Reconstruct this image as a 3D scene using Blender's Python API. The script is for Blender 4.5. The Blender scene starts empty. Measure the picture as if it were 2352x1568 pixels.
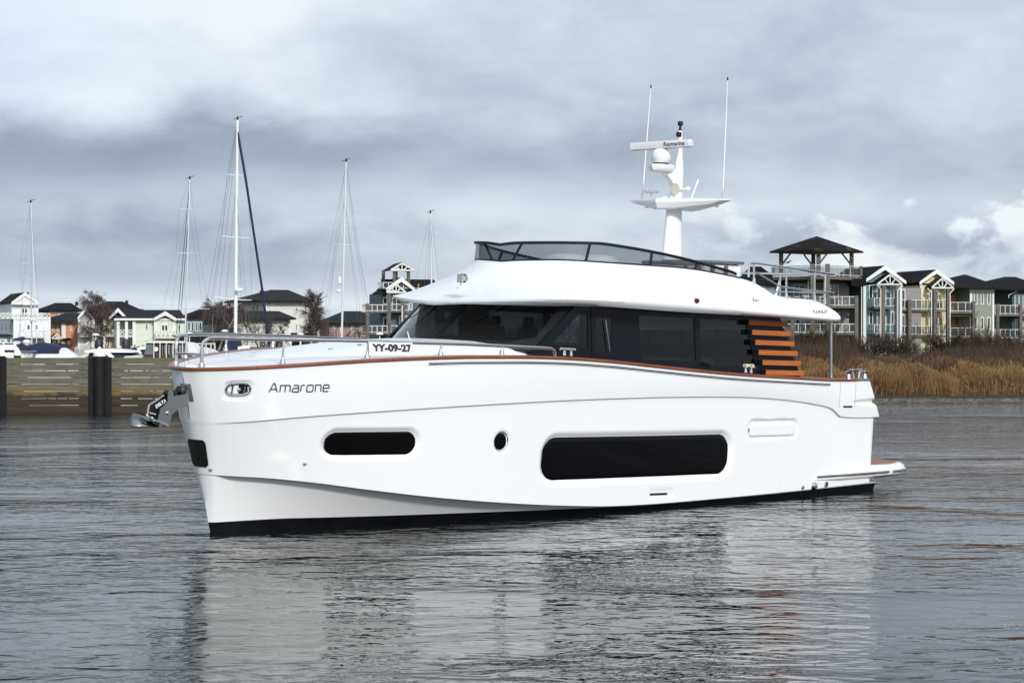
import bpy, math, random
import numpy as np
from mathutils import Vector, Matrix
C = bpy.context.scene
COL = C.collection
rad = math.radians
# ------------------------------------------------------------------ camera, sky, sun, exposure
F, H = 5100.0, 3.33                      # focal length in photo units (photo = 2352 x 1568 units), eye height in metres
cam = bpy.data.cameras.new('camera'); camo = bpy.data.objects.new('camera', cam); COL.objects.link(camo)
camo.location = (0, 0, H); camo.rotation_euler = (rad(90), 0, 0)
cam.sensor_width = 36; cam.lens = 36*F/2352; cam.clip_start = .5; cam.clip_end = 9000
C.camera = camo
C.view_settings.view_transform = 'Standard'; C.view_settings.look = 'None'
C.view_settings.exposure = 0.0; C.view_settings.gamma = 1; C.view_settings.use_curve_mapping = False
C.cycles.max_bounces = 8; C.cycles.transparent_max_bounces = 16; C.cycles.use_denoising = True
C.cycles.sample_clamp_indirect = 6
SUN_AZ, SUN_EL = rad(158), rad(27)       # azimuth clockwise from +Y (the way the camera looks), elevation
sd = Vector((math.sin(SUN_AZ)*math.cos(SUN_EL), math.cos(SUN_AZ)*math.cos(SUN_EL), math.sin(SUN_EL)))
sl = bpy.data.lights.new('sun', 'SUN'); so = bpy.data.objects.new('sun', sl); COL.objects.link(so)
sl.energy = 2.95; sl.angle = rad(6); sl.color = (1, .965, .91)
so.rotation_euler = sd.to_track_quat('Z', 'Y').to_euler()

class NT:
    """small node-tree writer"""
    def __init__(s, tree): s.t = tree; s.n = tree.nodes; s.l = tree.links
    def add(s, typ, ins=None, **kw):
        nd = s.n.new(typ)
        for k, v in kw.items(): setattr(nd, k, v)
        for k, v in (ins or {}).items(): s.set(nd, k, v)
        return nd
    def set(s, nd, k, v):
        sock = nd.inputs[k]
        if isinstance(v, bpy.types.NodeSocket): s.l.new(v, sock)
        else: sock.default_value = v
    def m(s, op, a, b=0.0, c=0.0, clamp=False):
        nd = s.n.new('ShaderNodeMath'); nd.operation = op; nd.use_clamp = clamp
        s.set(nd, 0, a); s.set(nd, 1, b); s.set(nd, 2, c)
        return nd.outputs[0]
    def noise(s, vec, scale, detail=4, rough=.5, dist=0, dim='3D'):
        return s.add('ShaderNodeTexNoise', {'Vector': vec, 'Scale': scale, 'Detail': detail, 'Roughness': rough, 'Distortion': dist}, noise_dimensions=dim).outputs[0]
    def ramp(s, fac, stops, interp='LINEAR'):
        nd = s.n.new('ShaderNodeValToRGB'); nd.color_ramp.interpolation = interp
        e = nd.color_ramp.elements
        while len(e) < len(stops): e.new(.5)
        for i, (p, c) in enumerate(stops):
            e[i].position = p; e[i].color = tuple(c)+(1,) if len(c) == 3 else c
        s.set(nd, 0, fac); return nd.outputs[0]
    def mix(s, f, a, b, mode='MIX'):
        nd = s.n.new('ShaderNodeMix'); nd.data_type = 'RGBA'; nd.blend_type = mode
        s.set(nd, 0, f); s.set(nd, 6, a); s.set(nd, 7, b)
        return nd.outputs[2]
    def sep(s, v): return s.add('ShaderNodeSeparateXYZ', {0: v}).outputs
    def comb(s, x, y, z): return s.add('ShaderNodeCombineXYZ', {0: x, 1: y, 2: z}).outputs[0]
    def mrange(s, v, a, b, c=0., d=1., smooth=True):
        nd = s.add('ShaderNodeMapRange', {0: v, 1: a, 2: b, 3: c, 4: d}, interpolation_type='SMOOTHSTEP' if smooth else 'LINEAR')
        return nd.outputs[0]

def make_world():
    w = bpy.data.worlds.new('World'); C.world = w; w.use_nodes = True
    n = NT(w.node_tree); n.n.clear()
    sky = n.add('ShaderNodeTexSky', sky_type='NISHITA', sun_disc=False)
    sky.sun_elevation = SUN_EL; sky.sun_rotation = SUN_AZ
    d = n.add('ShaderNodeTexCoord').outputs['Generated']
    x, y, z = n.sep(d)
    az = n.m('ARCTAN2', x, y); el = n.m('ARCSINE', z)
    # cloud layers live on the sky sphere (azimuth, elevation); they flatten towards the horizon
    elw = n.m('DIVIDE', el, n.m('ADD', n.m('ABSOLUTE', el), .10))
    p = n.comb(n.m('MULTIPLY', az, 5.2), n.m('MULTIPLY', elw, 3.6), .37)
    big = n.noise(p, 1.35, 7, .54, .12)
    p2 = n.comb(n.m('MULTIPLY', az, 16.), n.m('MULTIPLY', el, 34.), 1.7)
    fine = n.noise(p2, 1.0, 6, .56, .25)
    puff = n.noise(n.comb(n.m('MULTIPLY', az, 24.), n.m('MULTIPLY', el, 42.), 4.2), 1.0, 7, .55, .25)
    v = n.m('ADD', n.m('MULTIPLY', big, .52), n.m('MULTIPLY', fine, .48))
    def blob(a0, e0, ra, re, warp=.0):
        da = n.m('DIVIDE', n.m('SUBTRACT', az, a0), ra)
        de = n.m('DIVIDE', n.m('SUBTRACT', n.m('ADD', el, n.m('MULTIPLY', n.m('SUBTRACT', fine, .5), warp)), e0), re)
        return n.m('EXPONENT', n.m('MULTIPLY', n.m('ADD', n.m('MULTIPLY', da, da), n.m('MULTIPLY', de, de)), -1.0))
    dark = n.m('ADD', n.m('MULTIPLY', blob(-.20, .084, .13, .0135, .028), .27), n.m('MULTIPLY', blob(-.05, .086, .10, .010, .024), .05))
    dark = n.m('ADD', dark, n.m('MULTIPLY', blob(-.16, .040, .12, .016, .035), .13))
    dark = n.m('ADD', dark, n.m('MULTIPLY', blob(.12, .090, .13, .014, .02), .09))
    dark = n.m('ADD', dark, n.m('MULTIPLY', blob(.19, .042, .09, .010, .02), .12))
    lite = n.m('ADD', n.m('MULTIPLY', blob(-.24, .165, .24, .046, .016), .34), n.m('MULTIPLY', blob(-.19, .112, .12, .009, .03), .06))
    lite = n.m('ADD', lite, n.m('MULTIPLY', blob(.06, .056, .16, .010, .02), .12))
    lite = n.m('ADD', lite, n.m('MULTIPLY', blob(-.12, .016, .12, .007, .03), .18))
    lite = n.m('ADD', lite, n.m('MULTIPLY', blob(0, .0, 9, .020, .015), .08))
    v = n.m('ADD', n.m('MULTIPLY', n.m('SUBTRACT', v, .5), .85), n.m('ADD', .525, n.m('SUBTRACT', lite, dark)))
    # cumulus heads low over the right-hand houses
    cum = n.m('MULTIPLY', n.mrange(n.m('SUBTRACT', puff, n.m('MULTIPLY', n.m('ABSOLUTE', n.m('SUBTRACT', el, .026)), 6.)), .36, .46), n.mrange(az, .05, .14))
    v = n.m('ADD', v, n.m('MULTIPLY', n.m('MULTIPLY', cum, n.m('SUBTRACT', puff, .40)), 1.35))
    col = n.ramp(v, [(.20, (.26, .31, .42)), (.36, (.37, .435, .55)), (.50, (.53, .605, .71)), (.64, (.69, .77, .87)), (.80, (.90, .955, 1.0))])
    # blue gaps high on the left
    gap = n.m('MULTIPLY', blob(-.25, .135, .07, .035, .03), .55)
    col = n.mix(gap, col, (.62, .80, 1.0, 1))
    # brighter cloud round the hidden sun, behind the camera
    sv = n.add('ShaderNodeVectorMath', {0: d, 1: tuple(sd)}, operation='DOT_PRODUCT').outputs['Value']
    glow = n.mrange(sv, .1, 1.0, 0., 1.0)
    stren = n.m('ADD', 1.0, n.m('MULTIPLY', glow, 1.0))
    b1 = n.add('ShaderNodeBackground', {'Color': sky.outputs[0], 'Strength': .08})
    b2 = n.add('ShaderNodeBackground', {'Color': col, 'Strength': stren})
    ms = n.add('ShaderNodeMixShader', {0: .92, 1: b1.outputs[0], 2: b2.outputs[0]})
    o = n.add('ShaderNodeOutputWorld'); n.l.new(ms.outputs[0], o.inputs[0])
make_world()

# ------------------------------------------------------------------ materials
MATS = {}
def mat(name, col, rough=.5, metal=0., spec=.5, var=0., vscale=3., bump=0., bscale=20., coat=0.):
    if name in MATS: return MATS[name]
    m = bpy.data.materials.new(name); m.use_nodes = True; MATS[name] = m
    n = NT(m.node_tree); b = n.n['Principled BSDF']
    b.inputs['Base Color'].default_value = tuple(col)+(1,); b.inputs['Roughness'].default_value = rough
    b.inputs['Metallic'].default_value = metal; b.inputs['Specular IOR Level'].default_value = spec
    if coat: b.inputs['Coat Weight'].default_value = coat; b.inputs['Coat Roughness'].default_value = .05
    if var or bump:
        tc = n.add('ShaderNodeTexCoord').outputs['Object']
        if var:
            f = n.noise(tc, vscale, 5, .6)
            lo = tuple(max(0, c*(1-var)) for c in col)+(1,); hi = tuple(min(1, c*(1+var)) for c in col)+(1,)
            n.l.new(n.ramp(f, [(.3, lo[:3]), (.7, hi[:3])]), b.inputs['Base Color'])
            n.l.new(n.m('ADD', rough-.06, n.m('MULTIPLY', f, .12)), b.inputs['Roughness'])
        if bump:
            h = n.noise(tc, bscale, 3, .5)
            bp = n.add('ShaderNodeBump', {'Strength': 1., 'Distance': bump, 'Height': h})
            n.l.new(bp.outputs[0], b.inputs['Normal'])
    return m
def glass(name, tint, trans=.3, rough=.02):
    """tinted pane: dark see-through body with a mirror-like skin"""
    if name in MATS: return MATS[name]
    m = bpy.data.materials.new(name); m.use_nodes = True; MATS[name] = m
    n = NT(m.node_tree); n.n.clear()
    tr = n.add('ShaderNodeBsdfTransparent', {0: tuple(c*trans for c in tint)+(1,)})
    gl = n.add('ShaderNodeBsdfGlossy', {'Color': (1, 1, 1, 1), 'Roughness': rough})
    ge = n.add('ShaderNodeNewGeometry')
    c = n.add('ShaderNodeVectorMath', {0: ge.outputs['Incoming'], 1: ge.outputs['Normal']}, operation='DOT_PRODUCT').outputs['Value']
    c = n.m('SUBTRACT', 1.0, n.m('ABSOLUTE', c), clamp=True)
    fr = n.m('ADD', .04, n.m('MULTIPLY', n.m('POWER', c, 5.0), .9))
    ms = n.add('ShaderNodeMixShader', {0: fr, 1: tr.outputs[0], 2: gl.outputs[0]})
    o = n.add('ShaderNodeOutputMaterial'); n.l.new(ms.outputs[0], o.inputs[0])
    return m

GEL = mat('gelcoat', (.80, .805, .80), .22, spec=.5, coat=.3)
def gel_setup():
    m = MATS['gelcoat']; n = NT(m.node_tree); b = n.n['Principled BSDF']
    tc = n.add('ShaderNodeTexCoord').outputs['Object']
    f = n.noise(tc, .9, 5, .6); x, y, z = n.sep(tc)
    st = n.noise(n.comb(n.m('MULTIPLY', x, 9.), n.m('MULTIPLY', y, 9.), n.m('MULTIPLY', z, .7)), 1., 4, .6)   # faint run-off streaks
    st = n.m('MULTIPLY', n.mrange(st, .60, .78), n.mrange(z, 1.0, .2))
    c = n.ramp(f, [(.3, (.785, .79, .785)), (.7, (.815, .815, .81))])
    n.l.new(n.mix(n.m('MULTIPLY', st, .35), c, (.62, .60, .52, 1)), b.inputs['Base Color'])
    n.l.new(n.mrange(f, .3, .7, .16, .27), b.inputs['Roughness'])
gel_setup()
ROOFW = mat('roof gelcoat', (.80, .81, .82), .28, spec=.5, var=.015, vscale=2.)
UNDER = mat('shaded roof underside', (.62, .62, .61), .5)  # greyer than the roof: the overhang's shade is put into the colour
BOOT = mat('antifouling', (.005, .0055, .008), .5, spec=.15, var=.5, vscale=4.)
STEEL = mat('polished steel', (.62, .61, .59), .12, 1.0)
STEELB = mat('brushed steel', (.45, .45, .45), .3, 1.0, var=.15, vscale=6)
BLACKR = mat('black rubber', (.012, .012, .013), .5)
BLK = mat('black trim', (.008, .009, .011), .45, spec=.25)
PANEL = mat('dark saloon panel', (.007, .0085, .012), .14, spec=.13)
HULLGL = mat('black hull glass', (.003, .003, .0035), .05, spec=.12)
GREYP = mat('grey worktop', (.12, .12, .125), .4)
PLASTW = mat('white plastic', (.78, .78, .76), .35)
CREAM = mat('cream plastic', (.74, .71, .60), .4)
VINYL = mat('white cover cloth', (.72, .72, .74), .8, bump=.01, bscale=14)
LETTER = mat('dark lettering', (.05, .045, .045), .4)
RED = mat('dark red plastic', (.10, .006, .006), .25)
MAROON = mat('maroon print', (.16, .01, .02), .5)
WHITEPRINT = mat('white print', (.85, .85, .85), .5)
ROPE = mat('rope', (.60, .56, .46), .9)
TINT = glass('tinted glass', (.82, .95, 1.0), .22); WSGL = glass('dark windscreen glass', (.85, .95, 1.0), .13)
SMOKE = glass('smoked acrylic', (.80, .84, .88), .47)
DARKIN = mat('dark cabin trim', (.03, .028, .027), .6)
CABWOOD = mat('cabin veneer', (.16, .10, .06), .4)
BLIND = mat('blind cloth', (.78, .82, .80), .8)
def teak_mat(name, c0, c1, gloss, seams=True):
    m = bpy.data.materials.new(name); m.use_nodes = True; MATS[name] = m
    n = NT(m.node_tree); b = n.n['Principled BSDF']
    x, y, z = n.sep(n.add('ShaderNodeTexCoord').outputs['Object'])
    f = n.noise(n.comb(n.m('MULTIPLY', x, 1.5), n.m('MULTIPLY', y, 26), n.m('MULTIPLY', z, 26)), 1., 5, .6)
    seam = n.m('LESS_THAN', n.m('FRACT', n.m('MULTIPLY', x, .45)), .006)
    c = n.ramp(f, [(.3, c0), (.7, c1)])
    n.l.new(n.mix(seam, c, (.03, .012, .006, 1)) if seams else c, b.inputs['Base Color'])
    b.inputs['Roughness'].default_value = gloss
    return m
TEAK = teak_mat('varnished teak', (.16, .036, .008), (.26, .066, .015), .3)
SLATW = teak_mat('oiled teak slats', (.33, .085, .014), (.50, .148, .030), .5, False)
TEAKD = mat('bleached teak deck', (.26, .13, .085), .7, var=.2, vscale=5)

# ------------------------------------------------------------------ mesh helpers
class MB:
    def __init__(s): s.v = []; s.f = []
    def add(s, vs, fs):
        o = len(s.v); s.v += [tuple(map(float, v)) for v in vs]; s.f += [tuple(i+o for i in f) for f in fs]; return s
    def hexa(s, p):        # 8 points: bottom ring 0-3, top ring 4-7
        return s.add(p, [(3, 2, 1, 0), (4, 5, 6, 7), (0, 1, 5, 4), (1, 2, 6, 5), (2, 3, 7, 6), (3, 0, 4, 7)])
    def box(s, x0, x1, y0, y1, z0, z1):
        return s.hexa([(x0, y0, z0), (x1, y0, z0), (x1, y1, z0), (x0, y1, z0), (x0, y0, z1), (x1, y0, z1), (x1, y1, z1), (x0, y1, z1)])
    def rbox(s, x0, x1, y0, y1, z0, z1, b=.02):   # box with its edges chamfered
        x = sorted((x0, x1)); y = sorted((y0, y1)); z = sorted((z0, z1))
        b = min(b, (x[1]-x[0])*.45, (y[1]-y[0])*.45, (z[1]-z[0])*.45)
        rings = []
        for zz, i in ((z[0], b), (z[0]+b, 0), (z[1]-b, 0), (z[1], b)):
            X0, X1, Y0, Y1 = x[0]+i, x[1]-i, y[0]+i, y[1]-i
            rings.append([(X0+b, Y0, zz), (X1-b, Y0, zz), (X1, Y0+b, zz), (X1, Y1-b, zz), (X1-b, Y1, zz), (X0+b, Y1, zz), (X0, Y1-b, zz), (X0, Y0+b, zz)])
        return s.loft(rings, True, True, True)
    def loft(s, rings, closed=True, cap0=False, cap1=False):
        o = len(s.v); k = len(rings[0])
        for r in rings: s.v += [tuple(map(float, p)) for p in r]
        for i in range(len(rings)-1):
            for j in range(k if closed else k-1):
                a = o+i*k+j; b = o+i*k+(j+1) % k
                s.f.append((a, b, b+k, a+k))
        if cap0: s.f.append(tuple(o+j for j in reversed(range(k))))
        if cap1: s.f.append(tuple(o+(len(rings)-1)*k+j for j in range(k)))
        return s
    def tube(s, path, r, n=8, caps=True, closed=False):
        P = [Vector(p) for p in path]; m = len(P); rings = []
        up = None
        for i in range(m):
            if closed: t = P[(i+1) % m]-P[i-1]
            else: t = P[min(i+1, m-1)]-P[max(i-1, 0)]
            t.normalize()
            if up is None:
                up = Vector((0, 0, 1)) if abs(t.z) < .9 else Vector((1, 0, 0))
            a = up-t*up.dot(t); a.normalize(); up = a; b = t.cross(a)
            ri = r[i] if isinstance(r, (list, tuple)) else r
            rings.append([P[i]+(a*math.cos(q)+b*math.sin(q))*ri for q in [2*math.pi*j/n for j in range(n)]])
        if closed: rings.append(rings[0])
        return s.loft(rings, True, caps and not closed, caps and not closed)
    def lathe(s, c, prof, n=16, axis=(0, 0, 1)):   # prof: (radius, height along axis)
        A = Vector(axis).normalized(); U = Vector((1, 0, 0)) if abs(A.x) < .8 else Vector((0, 1, 0))
        U = (U-A*U.dot(A)).normalized(); V = A.cross(U); c = Vector(c)
        rings = [[c+A*h+(U*math.cos(2*math.pi*j/n)+V*math.sin(2*math.pi*j/n))*max(r, 1e-4) for j in range(n)] for r, h in prof]
        return s.loft(rings, True, True, True)
    def prism(s, poly, fn0, fn1):                 # polygon extruded from fn0(p) to fn1(p)
        k = len(poly); o = len(s.v)
        s.v += [tuple(map(float, fn0(p))) for p in poly]+[tuple(map(float, fn1(p))) for p in poly]
        s.f.append(tuple(o+i for i in reversed(range(k)))); s.f.append(tuple(o+k+i for i in range(k)))
        for i in range(k):
            j = (i+1) % k; s.f.append((o+i, o+j, o+k+j, o+k+i))
        return s
    def build(s, name, m, parent=None, smooth=False, origin=None, angle=None):
        if origin is not None: v = [(a-origin[0], b-origin[1], c-origin[2]) for a, b, c in s.v]
        else: v = s.v
        me = bpy.data.meshes.new(name); me.from_pydata(v, [], s.f)
        import bmesh
        bm = bmesh.new(); bm.from_mesh(me); bmesh.ops.recalc_face_normals(bm, faces=bm.faces); 
        if smooth:
            lim = rad(angle or 35)
            for f in bm.faces: f.smooth = True
            for e in bm.edges:
                if len(e.link_faces) == 2 and e.calc_face_angle(0) > lim: e.smooth = False
        bm.to_mesh(me); bm.free()
        for mm in (m if isinstance(m, (list, tuple)) else [m]): me.materials.append(mm)
        o = bpy.data.objects.new(name, me); COL.objects.link(o)
        if parent is not None: o.parent = parent
        return o
def tag(o, label=None, cat=None, group=None, kind=None):
    if label: o['label'] = label
    if cat: o['category'] = cat
    if group: o['group'] = group
    if kind: o['kind'] = kind
    return o
def empty(name, loc=(0, 0, 0), rot=(0, 0, 0), label=None, cat=None, group=None):
    o = bpy.data.objects.new(name, None); COL.objects.link(o); o.location = loc; o.rotation_euler = rot
    o.empty_display_size = .2
    return tag(o, label, cat, group)
def spl(xp, yp):
    """monotone cubic through a table"""
    xp = np.array(xp, float); yp = np.array(yp, float); h = np.diff(xp); d = np.diff(yp)/h
    m = np.zeros(len(xp)); m[0] = d[0]; m[-1] = d[-1]
    for i in range(1, len(xp)-1):
        if d[i-1]*d[i] > 0:
            w1 = 2*h[i]+h[i-1]; w2 = h[i]+2*h[i-1]; m[i] = (w1+w2)/(w1/d[i-1]+w2/d[i])
    def f(x):
        x = np.clip(np.asarray(x, float), xp[0], xp[-1]); i = np.clip(np.searchsorted(xp, x)-1, 0, len(h)-1)
        t = (x-xp[i])/h[i]
        r = (2*t**3-3*t**2+1)*yp[i]+(t**3-2*t**2+t)*h[i]*m[i]+(-2*t**3+3*t**2)*yp[i+1]+(t**3-t**2)*h[i]*m[i+1]
        return r if r.ndim else float(r)
    return f
def sstep(x): x = np.clip(x, 0, 1); return x*x*(3-2*x)
def text_mesh(txt, size, bold=0., squeeze=1., shear=0.):
    """vertices and faces of a line of lettering, origin at its left baseline"""
    cu = bpy.data.curves.new('lettering', 'FONT'); cu.body = txt; cu.size = size; cu.offset = bold; cu.shear = shear; cu.resolution_u = 4
    ob = bpy.data.objects.new('lettering', cu); COL.objects.link(ob)
    bpy.context.view_layer.update()
    me = bpy.data.meshes.new_from_object(ob.evaluated_get(bpy.context.evaluated_depsgraph_get()))
    v = [(p.co.x*squeeze, p.co.y) for p in me.vertices]; f = [tuple(p.vertices) for p in me.polygons]
    bpy.data.objects.remove(ob); bpy.data.curves.remove(cu); bpy.data.meshes.remove(me)
    return v, f
def strokes_mesh(strokes, w):
    """2D line strokes -> 2D quads (mitred)"""
    V, Fc = [], []
    for st in strokes:
        P = [Vector(p) for p in st]; o = len(V)
        for i, p in enumerate(P):
            a = (p-P[i-1]).normalized() if i else None; b = (P[i+1]-p).normalized() if i < len(P)-1 else None
            t = ((a or b)+(b or a)).normalized(); nrm = Vector((-t.y, t.x))
            k = 1/max(.5, nrm.dot(Vector((-(a or b).y, (a or b).x))))
            V += [tuple(p+nrm*w/2*k), tuple(p-nrm*w/2*k)]
        for i in range(len(P)-1): Fc.append((o+2*i, o+2*i+1, o+2*i+3, o+2*i+2))
    return V, Fc

# ------------------------------------------------------------------ the yacht's own frame: x aft from the stem, y to starboard, z up
TH, HE = rad(47.2), rad(1.8)
YO = np.array([-5.19, 38.25, 0.])
yacht = empty('motor_yacht', tuple(YO), (HE, 0, TH), 'large white motor yacht with dark windows and orange wooden slats gliding across the harbour', 'yacht')
_R = np.array(Matrix.Rotation(TH, 3, 'Z') @ Matrix.Rotation(HE, 3, 'X'))
_C = _R.T @ (np.array([0, 0, H])-YO)
def ray(px, py): return _R.T @ np.array([(px-1176)/F, 1, -(py-784)/F])
def onY(px, py, y): d = ray(px, py); return _C+(y-_C[1])/d[1]*d
def onX(px, py, x): d = ray(px, py); return _C+(x-_C[0])/d[0]*d
def onZ(px, py, z): d = ray(px, py); return _C+(z-_C[2])/d[2]*d
def proj(p):
    w = _R @ np.array(p, float)+YO; return 1176+F*w[0]/w[1], 784-F*(w[2]-H)/w[1]
def trace(pts, tf, s0=-.9, s1=19.):
    """measured outline points -> (s, z) on the port surface y = -tf(s)"""
    out = []
    for px, py in pts:
        a, b = s0, s1
        for _ in range(60):
            m = .5*(a+b); p = onY(px, py, -tf(m))
            if p[0] > m: a = m
            else: b = m
        p = onY(px, py, -tf(m)); out.append((float(p[0]), float(p[2])))
    return out
# ------------------------------------------------------------------ hull
PA = spl([0, .06, .18, .4, .8, 1.3, 2, 3, 4, 5.5, 7, 9, 13, 16, 18], [0, .30, .52, .80, 1.14, 1.45, 1.76, 2.08, 2.3, 2.5, 2.6, 2.67, 2.68, 2.64, 2.58])
PBp = lambda d: PA(d)*.985
PBm = lambda d: np.maximum(PBp(d)-.05*sstep(np.asarray(d, float)/.5), 0)
PCp = spl([0, .05, .15, .4, .8, 1.3, 2, 3, 4, 5.5, 7.5, 10, 13, 18], [0, .20, .34, .60, .90, 1.22, 1.55, 1.88, 2.10, 2.30, 2.43, 2.50, 2.54, 2.52])
PCm = lambda d: np.maximum(PCp(d)-(.17-.15*sstep((np.asarray(d, float)-4)/4.5))*sstep(np.asarray(d, float)/.4), 0)
PW = spl([0, .05, .2, .5, 1, 1.5, 2, 3, 4, 6, 8.3, 12, 18], [0, .04, .12, .27, .49, .70, .90, 1.24, 1.52, 1.95, 2.22, 2.40, 2.42])
def fit_stem(px, plan, z):
    """stem station that puts the rounded bow's far edge where it was measured"""
    ds = np.linspace(0, 1.5, 120); ts = plan(ds); a, c = -2., 2.
    for _ in range(40):
        m = (a+c)/2; x = min(proj((m+d, t, z))[0] for d, t in zip(ds, ts))
        if x < px: a = m
        else: c = m
    return m
ST = dict(a=fit_stem(391., PA, 2.85), bp=fit_stem(413., PBp, 1.93), bm=fit_stem(416., PBm, 1.9), cp=fit_stem(447., PCp, 1.07), cm=fit_stem(450., PCm, 1.05), w=fit_stem(484., PW, 0.), k=.75)
EN = dict(a=16.44, bp=16.93, bm=16.78, cp=16.68, cm=16.68, w=16.95, k=16.85)
def zline(pts, plan, stem, head, tail):
    t = trace(pts, lambda s: plan(s-stem)); t = [p for p in t if p[0] > stem+.05]
    q = [head]
    for p in t+tail:
        if p[0] > q[-1][0]+.03: q.append(p)
    return spl([p[0] for p in q], [p[1] for p in q])
ZA = zline([(440, 853), (600, 846), (700, 840), (860, 830), (990, 824.5), (1100, 822), (1190, 822), (1280, 824), (1400, 832), (1500, 842.5), (1600, 853), (1700, 862), (1830, 870), (1905, 874)], PA, ST['a'], (ST['a'], 2.85), [(15.6, 2.57), (17, 2.57)])
ZB = zline([(430, 977), (560, 970), (700, 958), (850, 947), (1000, 937), (1150, 928), (1300, 920), (1400, 916), (1500, 913), (1600, 911.5), (1700, 912), (1800, 918), (1880, 930), (1910, 938), (1920, 946), (1932, 957)], PBp, ST['bp'], (ST['bp'], 1.93), [(16.5, 1.75), (17, 1.75)])
ZC = zline([(470, 1092), (600, 1097), (700, 1106), (850, 1125), (1000, 1142), (1150, 1154), (1300, 1161), (1420, 1161.5)], PCp, ST['cp'], (ST['cp'], 1.06), [(9.3, .25), (12, .265), (17, .33)])
ZBOOT = spl([-.1, 1.3, 3.6, 6.75, 9.2, 11.9, 16.8], [.22, .28, .285, .265, .235, .25, .31])
def cfac(s, e): return .30*np.clip((np.asarray(s, float)-(e-.38))/.38, 0, 1)**2.6
def hullT(s, z):
    """port half-breadth of the topsides at station s and height z"""
    za, zb, zc = ZA(s), ZB(s), ZC(s)
    if z >= zb: f = min(1, (z-zb)/(za-zb)); st = ST['bp']+(ST['a']-ST['bp'])*f; e = EN['bp']+(EN['a']-EN['bp'])*f; p, q = PBp, PA
    elif z >= zc: f = (z-zc)/(zb-zc); st = ST['cp']+(ST['bm']-ST['cp'])*f; e = EN['cp']+(EN['bm']-EN['cp'])*f; p, q = PCp, PBm
    else: f = max(0, z/zc); st = ST['w']+(ST['cm']-ST['w'])*f; e = 16.8; p, q = PW, PCm
    d = max(s-st, 0)
    return float(p(d)*(1-f)+q(d)*f-cfac(s, e)+(.012*math.sin(math.pi*f) if z >= zb else 0))
def on_hull(px, py, inset=0.):
    y = -2.0
    for _ in range(60):
        p = onY(px, py, y); y = .5*y-.5*(hullT(p[0], p[2])-inset)
    return np.array([p[0], p[2]])
def feature(l, r, t, b, rad_=1., inset=0.):
    """rounded opening measured by its left, right, top and bottom points -> centre, half sizes, tilt"""
    L, R, T, B = (on_hull(*q, inset) for q in (l, r, t, b))
    c = np.array([(L[0]+R[0])/2, (T[1]+B[1])/2]); a = math.atan2(R[1]-L[1], R[0]-L[0])
    hw = math.hypot(*(R-L))/2; hh = abs(T[1]-B[1])/2*math.cos(a)
    return dict(c=c, a=a, hw=hw, hh=hh, r=hh*rad_)
def sdf(ft, s, z, grow=0.):
    ds, dz = s-ft['c'][0], z-ft['c'][1]; ca, sa = math.cos(ft['a']), math.sin(ft['a'])
    u, v = ds*ca+dz*sa, -ds*sa+dz*ca; r = ft['r']
    qx, qy = np.abs(u)-(ft['hw']-r), np.abs(v)-(ft['hh']-r)
    return np.hypot(np.maximum(qx, 0), np.maximum(qy, 0))+np.minimum(np.maximum(qx, qy), 0)-r-grow
FORE = feature((740, 1018), (955, 1016), (850, 990), (850, 1046), inset=.055)
PORT = feature((1132, 1014), (1165, 1013), (1148, 991), (1148, 1036), inset=.045)
BIG = feature((1242, 1052), (1672, 1040), (1450, 1000.5), (1450, 1097.5), .82, inset=.065)
AFT = feature((1719, 987), (1832, 984), (1775, 961), (1775, 1008), .8)
LEAD = feature((512, 897), (582, 896), (548, 873), (548, 920), .55)
STEP = feature((1492, 1131), (1548, 1130), (1520, 1121), (1520, 1142), .5)
REC = [(FORE, .085, .115, .062), (PORT, .03, .05, .05), (BIG, .10, .135, .072), (AFT, -.0, .06, .06), (LEAD, .0, .05, .058), (STEP, .0, .03, .012)]  # feature, grow, bevel width, depth
def recess(s, z):
    o = np.zeros_like(s)
    for ft, g, bw, dp in REC: o += dp*sstep(-sdf(ft, s, z, g)/bw)
    # wedge notch at the stern quarter and the panel line of the boarding door
    n = np.exp(-((z-(2.10-.02*(s-15.8)))/(.018+.035*np.clip((s-15.4)/1.1, 0, 1)))**2)*.10*sstep((s-15.35)/1.1)
    return o+n*(s > 15.2)
NICHE = True; NZ0, NZ1 = 2.30, 2.62
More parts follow.
